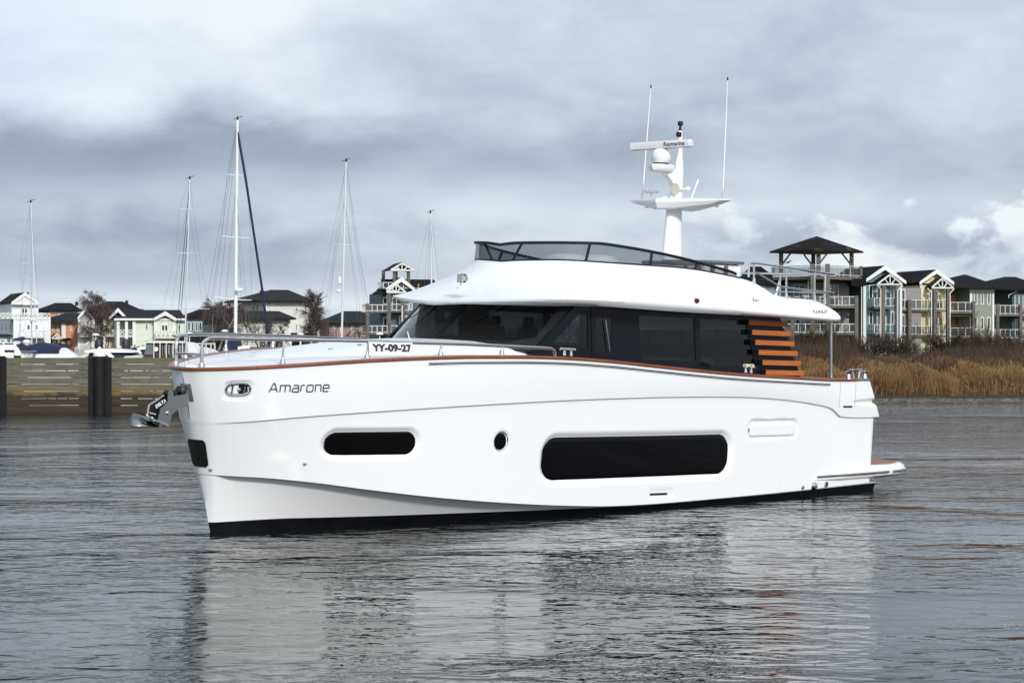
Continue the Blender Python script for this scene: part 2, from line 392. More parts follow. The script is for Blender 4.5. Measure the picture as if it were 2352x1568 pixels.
def build_hull():
    NQ = 460; q = np.linspace(0, 1, NQ); wq = .35*q**2.6+.65*q
    rows = []   # (stem, end, zfun, tfun)
    def band(k0, k1, p0, p1, z0, z1, n, curve=0.):
        for f in np.linspace(0, 1, n):
            st = ST[k0]+(ST[k1]-ST[k0])*f; en = EN[k0]+(EN[k1]-EN[k0])*f
            s = st+(en-st)*wq; z = z0(s)*(1-f)+z1(s)*f; d = s-st
            t = p0(d)*(1-f)+p1(d)*f+curve*math.sin(math.pi*f)
            t = np.maximum(t-cfac(s, en), 0); rows.append((s, t, z))
    zero = lambda s: np.zeros_like(s)
    band('k', 'w', lambda d: PW(d)*.82, PW, lambda s: s*0-.5, zero, 4)
    zbt = lambda s: np.minimum(ZBOOT(s), ZC(s)-.012)
    def lower(f0, f1, n):        # waterline to chine, split at the boot-top line
        for f in np.linspace(0, 1, n):
            st = ST['w']+(ST['cm']-ST['w'])*(.25*(f0+(1-f0)*f) if f0 == 0 and f1 < 1 else .25+.75*f)
            en = EN['w']; s = st+(en-st)*wq; lo = zero(s) if f1 < 1 else zbt(s); hi = zbt(s) if f1 < 1 else ZC(s)-.004
            z = lo*(1-f)+hi*f; k = np.clip(z/ZC(s), 0, 1); d = s-st
            kc = k**1.25
            t = np.maximum(PW(d)*(1-kc)+PCm(d)*kc-cfac(s, en), 0); rows.append((s, t, z))
    lower(0, .25, 6); nb = len(rows)-1
    lower(.25, 1, 18)
    band('cp', 'bm', PCp, PBm, lambda s: ZC(s)+.004, lambda s: ZB(s)-.012, 64)
    band('bp', 'a', PBp, PA, lambda s: ZB(s)+.012, ZA, 46, .012)
    S = np.array([r[0] for r in rows]); T = np.array([r[1] for r in rows]); Z = np.array([r[2] for r in rows])
    dis = recess(S, Z)*np.clip(T/.4, 0, 1)
    # split the lower band at the boot-top: rows below it are antifouling
    NR = S.shape[0]
    def shell(r0, r1, nm, m):
        V = []; Fc = []; k = r1-r0
        for side in (-1, 1):
            o = len(V)
            V += [(S[i, j], side*(T[i, j]-dis[i, j]), Z[i, j]) for i in range(r0, r1) for j in range(NQ)]
            for i in range(k-1):
                for j in range(NQ-1):
                    a = o+i*NQ+j; c_ = a-o+r0*NQ; ii, jj = divmod(c_, NQ)
                    if NICHE and Z[ii, jj] > NZ0 and Z[ii+1, jj] < NZ1 and T[ii, jj+1] < .235: continue
                    Fc.append((a, a+1, a+NQ+1, a+NQ) if side < 0 else (a, a+NQ, a+NQ+1, a+1))
        for i in range(k-1):     # transom: join the two after edges
            a = i*NQ+NQ-1; b = k*NQ+a; Fc.append((a, b, b+NQ, a+NQ))
        me = bpy.data.meshes.new(nm); me.from_pydata(V, [], Fc); me.shade_smooth()
        import bmesh
        bm = bmesh.new(); bm.from_mesh(me); bmesh.ops.remove_doubles(bm, verts=[v for v in bm.verts if abs(v.co.y) < .003], dist=.004)
        for e in bm.edges:
            if len(e.link_faces) == 2 and e.calc_face_angle(0) > rad(40): e.smooth = False
        bm.to_mesh(me); bm.free(); me.materials.append(m)
        h = bpy.data.objects.new(nm, me); COL.objects.link(h); h.parent = yacht
    shell(nb, NR, 'hull', GEL); shell(0, nb+1, 'boot_stripe', BOOT)
build_hull()
def hp(s, z, off=.004):
    """point on the port side (off metres outboard)"""
    e = .02
    t = hullT(s, z); ts = (hullT(s+e, z)-hullT(s-e, z))/(2*e)
    k = 1/math.hypot(1, ts)
    return (s-ts*off*k, -(t+off*k), z)
def fpt(ft, u, v):
    ca, sa = math.cos(ft['a']), math.sin(ft['a'])
    return ft['c'][0]+u*ca-v*sa, ft['c'][1]+u*sa+v*ca
def rr_outline(ft, grow=0., n=8):
    hw, hh, r = ft['hw']+grow, ft['hh']+grow, max(.005, ft['r']+grow); P = []
    for cx, cy, a0 in ((hw-r, hh-r, 0), (-hw+r, hh-r, 90), (-hw+r, -hh+r, 180), (hw-r, -hh+r, 270)):
        for k in range(n+1):
            a = rad(a0+90*k/n); P.append((cx+r*math.cos(a), cy+r*math.sin(a)))
    return P
def dense(P, step=.12):
    Q = []
    for i, p in enumerate(P):
        q = P[(i+1) % len(P)]; L = math.dist(p, q); k = max(1, int(L/step))
        Q += [(p[0]+(q[0]-p[0])*j/k, p[1]+(q[1]-p[1])*j/k) for j in range(k)]
    return Q
def hull_panel(ft, grow, off, thick, name, m, parent=yacht, edge=.012):
    """panel that follows the hull inside a rounded outline: columns of points with a chamfered border"""
    hw, hh, r = ft['hw']+grow, ft['hh']+grow, ft['r']+grow; b = MB(); cols = []
    us = sorted(set([-hw*math.cos(a) if a < math.pi/2 else -hw*math.cos(a) for a in np.linspace(0, math.pi, 49)]))
    us = sorted(set(list(-hw+r-r*np.cos(np.linspace(0, math.pi/2, 12)))+list(np.linspace(-hw+r, hw-r, max(3, int(2*hw/.12))))+list(hw-r+r*np.sin(np.linspace(0, math.pi/2, 12)))))
    for u in us:
        e = max(0., abs(u)-(hw-r)); h = hh-r+math.sqrt(max(0, r*r-e*e)); end = min(1., (hw-abs(u))/edge)
        col = [hp(*fpt(ft, u, -h), off-thick), hp(*fpt(ft, u, -h), off-edge*.7)]
        for v in np.linspace(-1, 1, 9): col.append(hp(*fpt(ft, u, v*max(0, h-edge)), off-edge*.7*(1-end)))
        col += [hp(*fpt(ft, u, h), off-edge*.7), hp(*fpt(ft, u, h), off-thick)]
        cols.append(col)
    b.loft(cols, closed=False)
    return b.build(name, m, parent, True, angle=50)
def hull_ring(ft, grow, off, r, name, m, parent=yacht, n=8):
    P = dense(rr_outline(ft, grow), .06)
    return MB().tube([hp(*fpt(ft, u, v), off) for u, v in P], r, n, closed=True).build(name, m, parent, True)
o = hull_panel(FORE, 0, -.053, .02, 'hull_window', HULLGL); o['label'] = 'black slot window in the bow half of the hull'
hull_ring(FORE, .004, -.056, .006, 'gasket', BLACKR, o)
o = hull_panel(BIG, 0, -.063, .02, 'hull_window', HULLGL); o['label'] = 'long black window amidships'
hull_ring(BIG, .004, -.067, .007, 'gasket', BLACKR, o)
o = hull_panel(PORT, -.012, -.045, .02, 'porthole', HULLGL); hull_ring(PORT, 0, -.038, .016, 'porthole_rim', STEEL, o)
AF2 = dict(AFT); AF2['hw'] -= .05; AF2['hh'] -= .085; AF2['c'] = AFT['c']+np.array([.02, -.02]); AF2['r'] = AF2['hh']*.7
o = hull_panel(AF2, 0, -.008, .06, 'hatch_panel', GEL, edge=.02)
# mooring fairlead through the bulwark
LD2 = feature((519, 894), (575, 893), (548, 880), (548, 906.5), .95)
o = hull_panel(LD2, -.01, -.043, .004, 'fairlead', BLK); hull_ring(LD2, -.0, -.024, .024, 'fairlead_rim', STEEL, o, 10)
for fx in (-.52, .52):
    s, z = fpt(LD2, fx*LD2['hw'], 0); p0 = hp(s, z-.085, -.018); p1 = hp(s, z+.085, -.018)
    MB().tube([p0, tuple((np.array(p0)+p1)/2), p1], [.022, .014, .022], 10).build('roller', STEEL, o, True)
s, z = fpt(LD2, 0, 0); MB().lathe(hp(s, z-.01, -.04), [(.0, 0), (.03, .0), (.03, .02), (.0, .025)], 12, axis=(-.3, -1, 0)).build('fairlead_lamp', STEELB, o, True)
# scuppers
for pts, nm in ((((1493, 1134.5), (1532, 1133)), 'scupper'), (((1937, 933.5), (1957, 933.5)), 'scupper')):
    a, c = on_hull(*pts[0]), on_hull(*pts[1]); b = MB()
    rings = [[hp(a[0]+(c[0]-a[0])*k, a[1]+(c[1]-a[1])*k+dz, of) for dz, of in ((-.018, -.004), (.018, -.004), (.018, .009), (-.018, .009))] for k in np.linspace(0, 1, 6)]
    b.loft(rings, True, True, True).build(nm, BLK, yacht)
# round skin fittings
def boss(px, py, r, name, m=STEEL, hollow=False, out=.03):
    s, z = on_hull(px, py); p = np.array(hp(s, z, 0)); q = np.array(hp(s, z, .1)); ax = q-p
    pr = [(r*.2, -.05), (r, -.01), (r, out*.5), (r*.75, out), (.001, out*1.15)] if not hollow else [(r, -.02), (r, out), (r*.7, out), (r*.66, -.01), (.001, -.012)]
    o = MB().lathe(p, pr, 14, axis=ax).build(name, m, yacht, True)
    if hollow: MB().lathe(p, [(r*.62, .001), (r*.6, .004), (.001, .004)], 12, axis=ax).build('pipe_bore', BLK, o, True)
    return o
boss(700, 1064, .035, 'water_inlet'); boss(1843, 1118, .05, 'exhaust_outlet'); boss(1868, 1115, .085, 'exhaust_outlet', out=.07); boss(1896, 1111.5, .06, 'exhaust_outlet', hollow=True, out=.035); 
MB().lathe((ST['cp']+.06, -.21, 1.16), [(.035, -.04), (.04, .03), (.025, .06), (.001, .065)], 12, axis=(-.75, -.65, 0)).build('towing_eye', STEEL, yacht, True)
# dark plate wrapped round the stem
b = MB(); rings = []
for k in np.linspace(0, 1, 12):
    z = 1.66-.47*k; f = (z-1.06)/.87; st = ST['cp']+(ST['bm']-ST['cp'])*f; ds = np.linspace(0, .8, 160); tt = PCp(ds)*(1-f)+PBm(ds)*f
    rc = .05*(1-min(1, min(k, 1-k)/.13))**2; row = []
    for a in np.linspace(-1, 1, 25):
        t = abs(a)*(.235-rc-.03*k); dd = float(np.interp(t, tt, ds)); row.append((st+dd-.012, math.copysign(t*1.03+.004, a) if abs(a) > .01 else 0, z))
    rings.append(row)
b.loft(rings, closed=False).build('stem_plate', mat('dark steel plate', (.03, .03, .028), .35, .6), yacht, True)
# joint lines of the quarter boarding gate
gt = []
for s_ in (15.02, 15.62):
    gt.append(MB().tube([hp(s_, z, .001) for z in np.linspace(1.99, 2.54, 8)], .006, 5).build('gate_joint', mat('grey joint', (.35, .35, .34), .6), yacht))
# ------------------------------------------------------------------ caprail, rub rail, decks
def sheer(side, s, z_off=0., out=0.):
    d = max(0, s-ST['a']); t = float(PA(d)); e = .01
    ts = (float(PA(d+e))-float(PA(max(0, d-e))))/(e+min(e, d)); nx, ny = -ts, 1.; k = math.hypot(nx, ny); 
    return (s+nx/k*out, side*(t+ny/k*out-float(cfac(s, EN['a']+.05))), float(ZA(s))+z_off)
def sheer_path(s1, n=120, s0=ST['a']):
    q = np.linspace(0, 1, n); ss = [s0+(s1-s0)*(.3*x**3+.7*x**1.6) for x in q]
    return ss
ss = sheer_path(15.65, 150)
def rail_ring(side, s, prof): return [sheer(side, s, dz, o) for o, dz in prof]
prof = [(-.17, .0), (.028, -.006), (.040, .008), (.038, .030), (.025, .045), (-.15, .045), (-.17, .03)]
rings = [rail_ring(1, s, prof) for s in reversed(ss[1:])]+[[(ST['a']-o, 0., float(ZA(ST['a']))+dz) for o, dz in prof]]+[rail_ring(-1, s, prof) for s in ss[1:]]
MB().loft(rings, True, True, True).build('caprail', TEAK, yacht, True)
s0 = trace([(988, 827)], lambda s: PA(s+.92))[0][0]
for side in (-1, 1):
    pth = [sheer(side, s, -.075, .012) for s in np.linspace(s0, 14.6, 70)]
    MB().tube(pth, .026, 8).build('rub_rail', STEEL, yacht, True)
for side in (-1, 1):
    rings = [rail_ring(side, s, [(-.2, 0), (.02, -.004), (.03, .012), (.015, .03), (-.19, .03)]) for s in np.linspace(15.66, 16.2, 8)]
    MB().loft(rings, True, True, True).build('quarter_cap', STEELB, yacht, True)
# foredeck inside the bulwark, side decks and cockpit sole
b = MB(); rings = []
for s in list(ST['a']+.075+np.linspace(0, 1, 14)**2*.6)+list(np.linspace(ST['a']+.75, 16.1, 100)):
    t = max(.01, float(PA(s-ST['a']-.06))-.085-.17*float(sstep((s-5.6)/.6))); drop = -.03+.75*float(sstep((s-6.2)/1.2))
    rings.append([(s, t*a, float(ZA(s))-drop+.05*(1-a*a)) for a in np.linspace(-1, 1, 9)])
b.loft(rings, closed=False).build('deck', GEL, yacht, True)
b = MB()
for side in (-1, 1):
    rings = []
    for s in np.linspace(5.5, 16.1, 60):
        d = s-ST['a']; t = max(.01, float(PA(d))-.15)
        rings.append([(s, side*t, float(ZA(s))+.02), (s, side*(t-.14), float(ZA(s))-.7)])
    b.loft(rings, closed=False)
b.build('bulwark_lining', GEL, yacht, True)
# raised foredeck trunk with sunpad moulding, running up to the windscreen
TK = spl([.9, 1.4, 2.0, 3.0, 4.2, 5.0, 6.3, 8.0], [0, .025, .06, .12, .165, .19, .22, .3])
TW = spl([.9, 1.2, 1.8, 3.0, 4.2, 5.5, 8.0], [.02, .6, 1.05, 1.45, 1.72, 1.88, 1.95])
rings = []
for s in np.linspace(.92, 7.2, 60):
    h = float(TK(s)); w = float(TW(s)); z0 = float(ZA(s))+.035; base = z0-.06 if s < 6 else 2.6
    rings.append([(s, w*a, base if abs(a) > .999 else z0+h*(1-abs(a)**5)+.045*(1-abs(a)**2)) for a in (-1, -.985, -.95, -.88, -.75, -.5, -.25, 0, .25, .5, .75, .88, .95, .985, 1)])
tr = MB().loft(rings, closed=False, cap1=False).build('foredeck_trunk', ROOFW, yacht, True, angle=60)
for s, y in ((2.2, -.5), (2.9, -.5), (4.1, -1.1), (4.6, -1.1), (5.2, -1.35), (3.4, .4)):
    z = float(ZA(s))+.035+float(TK(s))*(1-abs(y/float(TW(s)))**5)+.045*(1-(y/float(TW(s)))**2)+.003
    MB().rbox(s, s+.14, y, y+.02, z, z+.012, .004).build('hatch_hinge', BLK, tr)
# ------------------------------------------------------------------ saloon
from mathutils.geometry import tessellate_polygon
YS = 2.05
def SZ(px, py, y=-YS): p = onY(px, py, y); return (float(p[0]), float(p[2]))
def plate(b, outer, holes, y0, y1):
    """flat plate in the (s, z) plane with openings, from y0 to y1"""
    loops = [outer]+holes
    tri = tessellate_polygon([[Vector((p[0], p[1], 0)) for p in lp] for lp in loops])
    pts = [p for lp in loops for p in lp]; n = len(pts)
    vs = [(p[0], y0, p[1]) for p in pts]+[(p[0], y1, p[1]) for p in pts]
    fs = [tuple(t) for t in tri]+[tuple(i+n for i in reversed(t)) for t in tri]
    o = 0
    for lp in loops:
        k = len(lp)
        for i in range(k): fs.append((o+i, o+(i+1) % k, n+o+(i+1) % k, n+o+i))
        o += k
    return b.add(vs, fs)
pil_t, pil_b = SZ(1327, 697), SZ(1222, 809)
dirp = np.array(pil_b)-pil_t; low = tuple(np.array(pil_b)+dirp*.35)
aft_t, aft_b = SZ(1793, 729), SZ(1840, 868)
top_z = lambda s: float(np.interp(s, [6, 7.2, 9.7, 11.7, 14.5], [4.16, 4.16, 4.03, 4.0, 3.92]))
outer = [low, (pil_t[0]+.06, top_z(7.2)), (9.5, top_z(9.5)), (11.5, top_z(11.5)), (aft_t[0]-.05, top_z(13.5)), aft_b, (aft_b[0]+.12, 1.95), (low[0]+.6, 1.95)]
W1 = [SZ(*p) for p in ((1467, 723.5), (1595, 731), (1598.6, 829), (1473.5, 826))]
W2 = [SZ(*p) for p in ((1607, 732), (1712, 737.6), (1735, 841), (1610.6, 837.5))]
DW = [SZ(*p) for p in ((1367, 728), (1404, 731), (1405, 808), (1367, 807))]
QW = [SZ(*p) for p in ((1329, 722), (1350, 723.5), (1351, 797), (1268, 790))]
DOOR = [SZ(*p) for p in ((1356, 707), (1411.5, 712), (1416, 822), (1359.5, 816))]
for sd_ in (-1, 1):
    b = MB(); plate(b, outer, [W1, W2, DW, QW], sd_*YS, sd_*(YS-.07))
    sp = b.build('saloon_side', PANEL, yacht)
    for nm, w in (('saloon_window', W1), ('saloon_window', W2), ('quarter_window', QW)):
        MB().add([(p[0], sd_*(YS-.012), p[1]) for p in w], [(0, 1, 2, 3)]).build(nm, TINT, sp)
    # side door: a proud leaf with its own pane and grab handle
    b = MB(); plate(b, DOOR, [DW], sd_*(YS+.012), sd_*(YS+.002)); dr = b.build('side_door', PANEL, yacht)
    MB().add([(p[0], sd_*(YS+.006), p[1]) for p in DW], [(0, 1, 2, 3)]).build('door_pane', TINT, dr)
    a, c = SZ(1387, 735), SZ(1396, 806)
    MB().tube([(a[0], sd_*(YS+.05), a[1]), (c[0], sd_*(YS+.05), c[1])], .012, 8).build('grab_rail', STEEL, dr, True)
# roller blinds inside the two big windows, and the curtain strip beside the first
for (a, c, t0, t1) in (((1467, 1595), (731, 737), 720, .30), ((1607, 1716), (736, 742), 728, .26)):
    b = MB()
    p0 = SZ(a[0]-4, c[0], -1.96); p1 = SZ(a[1]+6, c[1], -1.96)
    b.box(p0[0], p1[0], -1.97, -1.96, p0[1]-t1+.08, p0[1]+.1); b.build('roller_blind', BLIND, yacht)
# windscreen: two bowed panes, a centre mullion and the two pillars
def wsb(t): return (5.09+.96*(t/1.95)**2, t, 3.30-.0*abs(t))
def wst(t): return (6.30+.72*(t/1.95)**2, t, 4.12)
for t0, t1 in ((-1.96, -.075), (.075, 1.96)):
    rings = []
    for k in np.linspace(-.12, 1, 9):
        rings.append([tuple(np.array(wsb(t))*(1-k)+np.array(wst(t))*k) for t in np.linspace(t0, t1, 16)])
    MB().loft(rings, closed=False).build('windscreen_pane', WSGL, yacht, True)
def wstrip(t0, t1, out, nm, m=BLK):
    rings = []
    for k in np.linspace(-.12, 1.02, 10):
        r = []
        for t in np.linspace(t0, t1, 5):
            p = np.array(wsb(t))*(1-k)+np.array(wst(t))*k; r.append((p[0]-out, p[1], p[2]+out*.7))
        for t in np.linspace(t1, t0, 5):
            p = np.array(wsb(t))*(1-k)+np.array(wst(t))*k; r.append((p[0]+.05, p[1], p[2]-.03))
        rings.append(r)
    return MB().loft(rings, True, True, True).build(nm, m, yacht, True)
wstrip(-.085, .085, .004, 'mullion'); wstrip(-2.0, -1.86, .012, 'pillar'); wstrip(1.86, 2.0, .012, 'pillar')
b = MB(); rings = [[(wst(t)[0]-.10, t, 4.0), (wst(t)[0]-.14, t, 4.14), (wst(t)[0]+.1, t, 4.14)] for t in np.linspace(-1.98, 1.98, 24)]
b.loft(rings, closed=False).build('windscreen_header', BLK, yacht, True)
# wipers
for t in (-.9, .95):
    p = np.array(wst(t)); q = np.array(wsb(t+.15)); b = MB()
    b.tube([p+(-.16, 0, -.08), p*.72+q*.28+(-.05, .1, .03)], .012, 6); b.tube([p*.86+q*.14+(-.06, .02, .03), p*.5+q*.5+(-.04, .2, .03)], .008, 6)
    b.build('wiper', BLK, yacht, True)
# cabin: sole, headlining, furniture, helm seats, glazed aft bulkhead
b = MB(); b.box(6.1, 12.9, -1.9, 1.9, 2.3, 2.34); b.build('cabin_sole', CABWOOD, yacht)
b = MB(); b.box(6.9, 12.9, -1.96, 1.96, 3.96, 3.99); b.build('headlining', DARKIN, yacht)
b = MB(); b.rbox(5.4, 6.5, -1.8, 1.8, 2.4, 3.22, .1); b.rbox(6.2, 6.6, .3, 1.5, 3.1, 3.42, .08); b.build('dashboard', DARKIN, yacht, True)
for y in (-.15, .75):
    b = MB(); b.rbox(7.3, 7.85, y-.27, y+.27, 2.85, 3.02, .06); b.rbox(7.75, 7.92, y-.26, y+.26, 3.0, 3.62, .07); b.rbox(7.77, 7.9, y-.14, y+.14, 3.6, 3.82, .05); b.lathe((7.58, y, 2.34), [(.2, 0), (.2, .03), (.05, .05), (.05, .55)], 12)
    b.build('helm_seat', BLACKR, yacht, True)
b = MB(); b.rbox(8.6, 10.3, .9, 1.9, 2.34, 3.0, .06); b.rbox(8.6, 10.3, 1.6, 1.92, 2.9, 3.3, .06); b.rbox(9.2, 11.6, -1.9, -1.35, 2.34, 3.05, .04); b.build('settee', mat('grey settee cloth', (.16, .16, .155), .9), yacht, True)
MB().box(8.3, 8.45, .6, 1.9, 2.34, 3.4).build('galley_unit', CABWOOD, yacht); MB().box(11.7, 12.6, 1.2, 1.9, 2.34, 3.9).build('locker', CABWOOD, yacht)
b = MB(); y_ = [-1.95, -.95, 0, .95, 1.95]
for y in y_: b.box(12.86, 12.94, y-.05, y+.05, 2.34, 3.98)
b.box(12.86, 12.94, -1.95, 1.95, 3.84, 3.98); b.box(12.86, 12.94, -1.95, 1.95, 2.3, 2.44)
bh = b.build('aft_bulkhead', BLK, yacht)
MB().box(12.89, 12.905, -1.9, 1.9, 2.44, 3.84).build('sliding_door_pane', TINT, bh)
# ------------------------------------------------------------------ louvre slats at the saloon's after end
SX0 = [1560, 1590, 1618, 1648, 1683, 1713]; SX1 = [1905, 1937, 1966, 1995, 2023, 2052]
ST_ = [848, 938, 1028, 1118, 1208, 1298]; ST2 = [868, 955, 1042, 1130, 1218, 1306]
for i in range(6):
    f4 = lambda x, y: (1321+x*.2563, 516.8+y*.2563)
    a, c = SZ(*f4(SX0[i], ST_[i]), -2.19), SZ(*f4(SX1[i], ST2[i]), -2.19); hgt = SZ(*f4(SX0[i], ST_[i]+46), -2.19); dz = a[1]-hgt[1]
    for sd_ in (-1, 1):
        b = MB(); b.loft([[(p[0], sd_*y, p[1]-zz) for y, zz in ((2.19, .006), (2.19, dz-.006), (2.183, dz), (2.09, dz), (2.09, 0), (2.183, 0))] for p in (a, ((a[0]+c[0])/2, (a[1]+c[1])/2), c)], True, True, True)
        sl_ = b.build('louvre_slat', SLATW, yacht)
        b = MB(); b.box(a[0]-.02, a[0]+.002, sd_*2.06, sd_*2.18, a[1]-dz, a[1]); 
        b.build('slat_bracket', BLK, sl_)
# ------------------------------------------------------------------ flybridge moulding
ZB_ = spl([2, 3.3, 4.5, 6.3, 8, 9.7, 11.7, 12.8, 14.4, 15.6], [4.13, 4.11, 4.12, 4.11, 4.05, 3.985, 3.95, 3.92, 3.86, 3.82])
def trz(pts, y): t = [SZ(px, py, y) for px, py in pts]; return spl([p[0] for p in t], [p[1] for p in t])
NF, NS, NA = 26, 60, 10
def outline(s0, B, Lf, n, s1, ra, taper=0.):
    P = []
    for k in range(NF):
        a = .5*math.pi*k/(NF-1); P.append((s0+Lf*(1-max(0, math.cos(a))**(2/n)), B*math.sin(a)**(2/n)))
    for k in range(1, NS+1): P.append((s0+Lf+(s1-ra-s0-Lf)*k/NS, B-taper*(k/NS)**2))
    for k in range(1, NA+1):
        a = .5*math.pi*k/NA; P.append((s1-ra+ra*math.sin(a), B-taper-ra*(1-math.cos(a))))
    P.append((s1, (B-taper-ra)*.5)); P.append((s1, 0.))
    return P
def fit_front(px, B, Lf, n, z):
    a, c = 3., 8.
    for _ in range(40):
        m = (a+c)/2; x = min(proj((q[0], q[1], z))[0] for q in outline(m, B, Lf, n, 15, .3)[:NF])
        if x < px: a = m
        else: c = m
    return m
S2 = fit_front(902, 2.66, 2.9, 2.0, 4.2); S4 = fit_front(1086, 2.2, 3.0, 2.0, 4.84)
FRONT = dict(roof=S2, coaming=S4)
R1 = outline(S2+.10, 2.56, 2.9, 2.0, 15.25, .5); R2 = outline(S2, 2.66, 2.9, 2.0, 15.36, .6); R4 = outline(S4, 2.2, 3.0, 2.0, 15.05, .6)
R0 = outline(S2+.5, 2.3, 2.8, 2.0, 15.0, .4); R5 = outline(S4+.10, 2.1, 2.95, 2.0, 14.9, .5); R6 = outline(S4+.16, 2.04, 2.9, 2.0, 14.85, .5)
nP = len(R2)
def z_from(curve, ring, z_guess):
    """heights that put a ring's port side on a measured outline"""
    cx = [q[0] for q in curve]; cy = [q[1] for q in curve]; Z = []
    f = spl(cx, cy)
    for i, (s, t) in enumerate(ring):
        if i > NF+NS: Z.append(Z[-1]); continue
        x = proj((s, -t, z_guess))[0]; Z.append(float(onY(x, f(x), -t)[2]) if t > .02 else float(onY(x, f(x), -.02)[2]))
    return Z
zt = z_from([(1086, 605), (1100, 602), (1137, 598.5), (1190, 595.5), (1265, 594.7), (1378, 600), (1485, 608.8), (1593, 619.5), (1654, 630), (1701.6, 640), (1734, 650), (1760, 664), (1782, 677), (1808, 684), (1880, 691), (1925, 701)], R4, 4.8)
z1 = z_from([(902, 691), (924, 698), (946, 699.5), (970, 697.5), (1019, 694.7), (1100, 693.5), (1190, 693.5), (1316, 697.8), (1449, 708), (1577, 717), (1700, 724), (1795, 729.5), (1895, 737), (1950, 741.5)], R1, 4.05)
z2 = z_from([(902, 686), (983, 685.5), (1137, 683.6), (1265, 685), (1378, 689), (1449, 694), (1577, 704), (1721, 715.5), (1795, 722), (1895, 731), (1950, 735.5)], R2, 4.15)
for i in range(NF):           # the brow dips towards its tip
    k = 1-sstep(i/(NF-1)); zt[i] -= .03*(1-sstep((i/(NF-1)-.55)/.45)); z1[i] -= .04*k; z2[i] -= .04*k
zs1 = spl([R1[i][0] for i in range(NF-1, NF+NS, 4)], [z1[i] for i in range(NF-1, NF+NS, 4)])
ZB_ = lambda s: float(zs1(s))
def brim(i):                 # foot of the coaming: the brim is deep forward and narrow along the sides
    k = i/(NF-1) if i < NF else 1.
    f = .62-.40*sstep((k-.35)/.65); return f
R3 = []; z3 = []
for i in range(nP):
    f = float(brim(i)); R3.append((R2[i][0]*(1-f)+R4[i][0]*f, R2[i][1]*(1-f)+R4[i][1]*f)); g = .50 if i < NF else .50
    f2 = .42+.0*i
    z3.append(z2[i]+(zt[i]-z2[i])*(.43-.05*(1-sstep((i/(NF-1)-.35)/.65) if i < NF else 0)))
def half_ring(R, Z): return [(p[0], -p[1], z) for p, z in zip(R, Z)]+[(p[0], p[1], z) for p, z in reversed(list(zip(R, Z))[1:-1])]
ctrl = [(R2, z2), (R3, z3), (R4, zt)]
def mid(A, B_, f, bulge):
    return [(a[0]*(1-f)+c[0]*f, a[1]*(1-f)+c[1]*f) for a, c in zip(A[0], B_[0])], [a*(1-f)+c*f+bulge for a, c in zip(A[1], B_[1])]
def quad3(f):                # smooth curve through the three outlines
    w0, w1, w2 = 2*(f-.5)*(f-1), 4*f*(1-f), 2*f*(f-.5)
    return [(a[0]*w0+b_[0]*w1+c[0]*w2, a[1]*w0+b_[1]*w1+c[1]*w2) for a, b_, c in zip(R2, R3, R4)], [a*w0+b_*w1+c*w2 for a, b_, c in zip(z2, z3, zt)]
rings = [half_ring(R0, [float(ZB_(p[0]))+.015 for p in R0]), half_ring(R1, z1), half_ring(*mid((R1, z1), (R2, z2), .75, -.02)), half_ring(R2, z2)]
for f in np.linspace(.07, .95, 14): rings.append(half_ring(*quad3(float(f))))
r5 = [(a[0]*.6+c[0]*.4, a[1]*.6+c[1]*.4) for a, c in zip(R4, R5)]
rings += [half_ring(R4, [z-.012 for z in zt]), half_ring(r5, [z+.012 for z in zt]), half_ring(R5, zt), half_ring(R6, [z-.05 for z in zt]), half_ring(R6, [min(4.2, z-.08) for z in zt])]
roof = MB().loft(rings, True, False, True).build('flybridge', ROOFW, yacht, True, angle=28)
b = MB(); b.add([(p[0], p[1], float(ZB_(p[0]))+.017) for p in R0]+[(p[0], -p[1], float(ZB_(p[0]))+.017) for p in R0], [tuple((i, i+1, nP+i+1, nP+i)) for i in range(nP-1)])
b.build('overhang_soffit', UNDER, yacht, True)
# faint split line under the brim: the mouldings' joint strip above the slats
a, c = SZ(1721, 723.5, -2.5), SZ(1794, 728.5, -2.5); MB().tube([(a[0], -2.5, a[1]), (c[0], -2.5, c[1])], .014, 6).build('joint_strip', STEEL, yacht, True)
def roof_y(s, z):
    i = int(np.argmin([abs(p[0]-s)+(0 if NF <= j < NF+NS else 9) for j, p in enumerate(R2)]))
    zz = []; yy = []
    for f in np.linspace(0, 1, 15):
        P, Z = quad3(float(f)); zz.append(Z[i]); yy.append(P[i][1])
    return float(np.interp(z, zz, yy))
def on_roof(px, py):
    y = -2.5
    for _ in range(30): p = onY(px, py, y); y = -roof_y(p[0], p[2])
    return p
# lettering and number on the flybridge side (raised chrome characters)
def roof_text(strokes, w, x0, y0, ux, uy, nm, m):
    """strokes in letter units, laid on the flybridge side: origin (x0,y0), ux along, uy up (photo units)"""
    V, Fc = strokes_mesh(strokes, w); b = MB(); vs = []
    p0 = on_roof(x0, y0); pu = on_roof(x0+ux[0], y0+ux[1]); pv = on_roof(x0+uy[0], y0+uy[1])
    for u, v in V:
        p = p0+(pu-p0)*u+(pv-p0)*v; vs.append((p[0], -roof_y(p[0], p[2])-.022, p[2]))
    return b.add(vs, Fc).build(nm, m, roof)
CHR = mat('dark chrome letters', (.07, .07, .075), .4)
az = [[(0, 0), (.42, 1), (.5, 1), (.92, 0)], [(1.3, 1), (2.1, 1), (1.35, 0), (2.2, 0)], [(2.6, 0), (2.6, 1)], [(3.0, 0), (3.0, 1), (3.55, .35), (4.1, 1), (4.1, 0)], [(4.6, 1), (4.6, .05), (5.5, .05), (5.5, 1)], [(5.9, .95), (6.9, .95)], [(6.4, .95), (6.4, 0)]]
roof_text(az, .2, 1865.5, 718.6, (5.15, .05), (-.2, -6.3), 'maker_lettering', CHR)
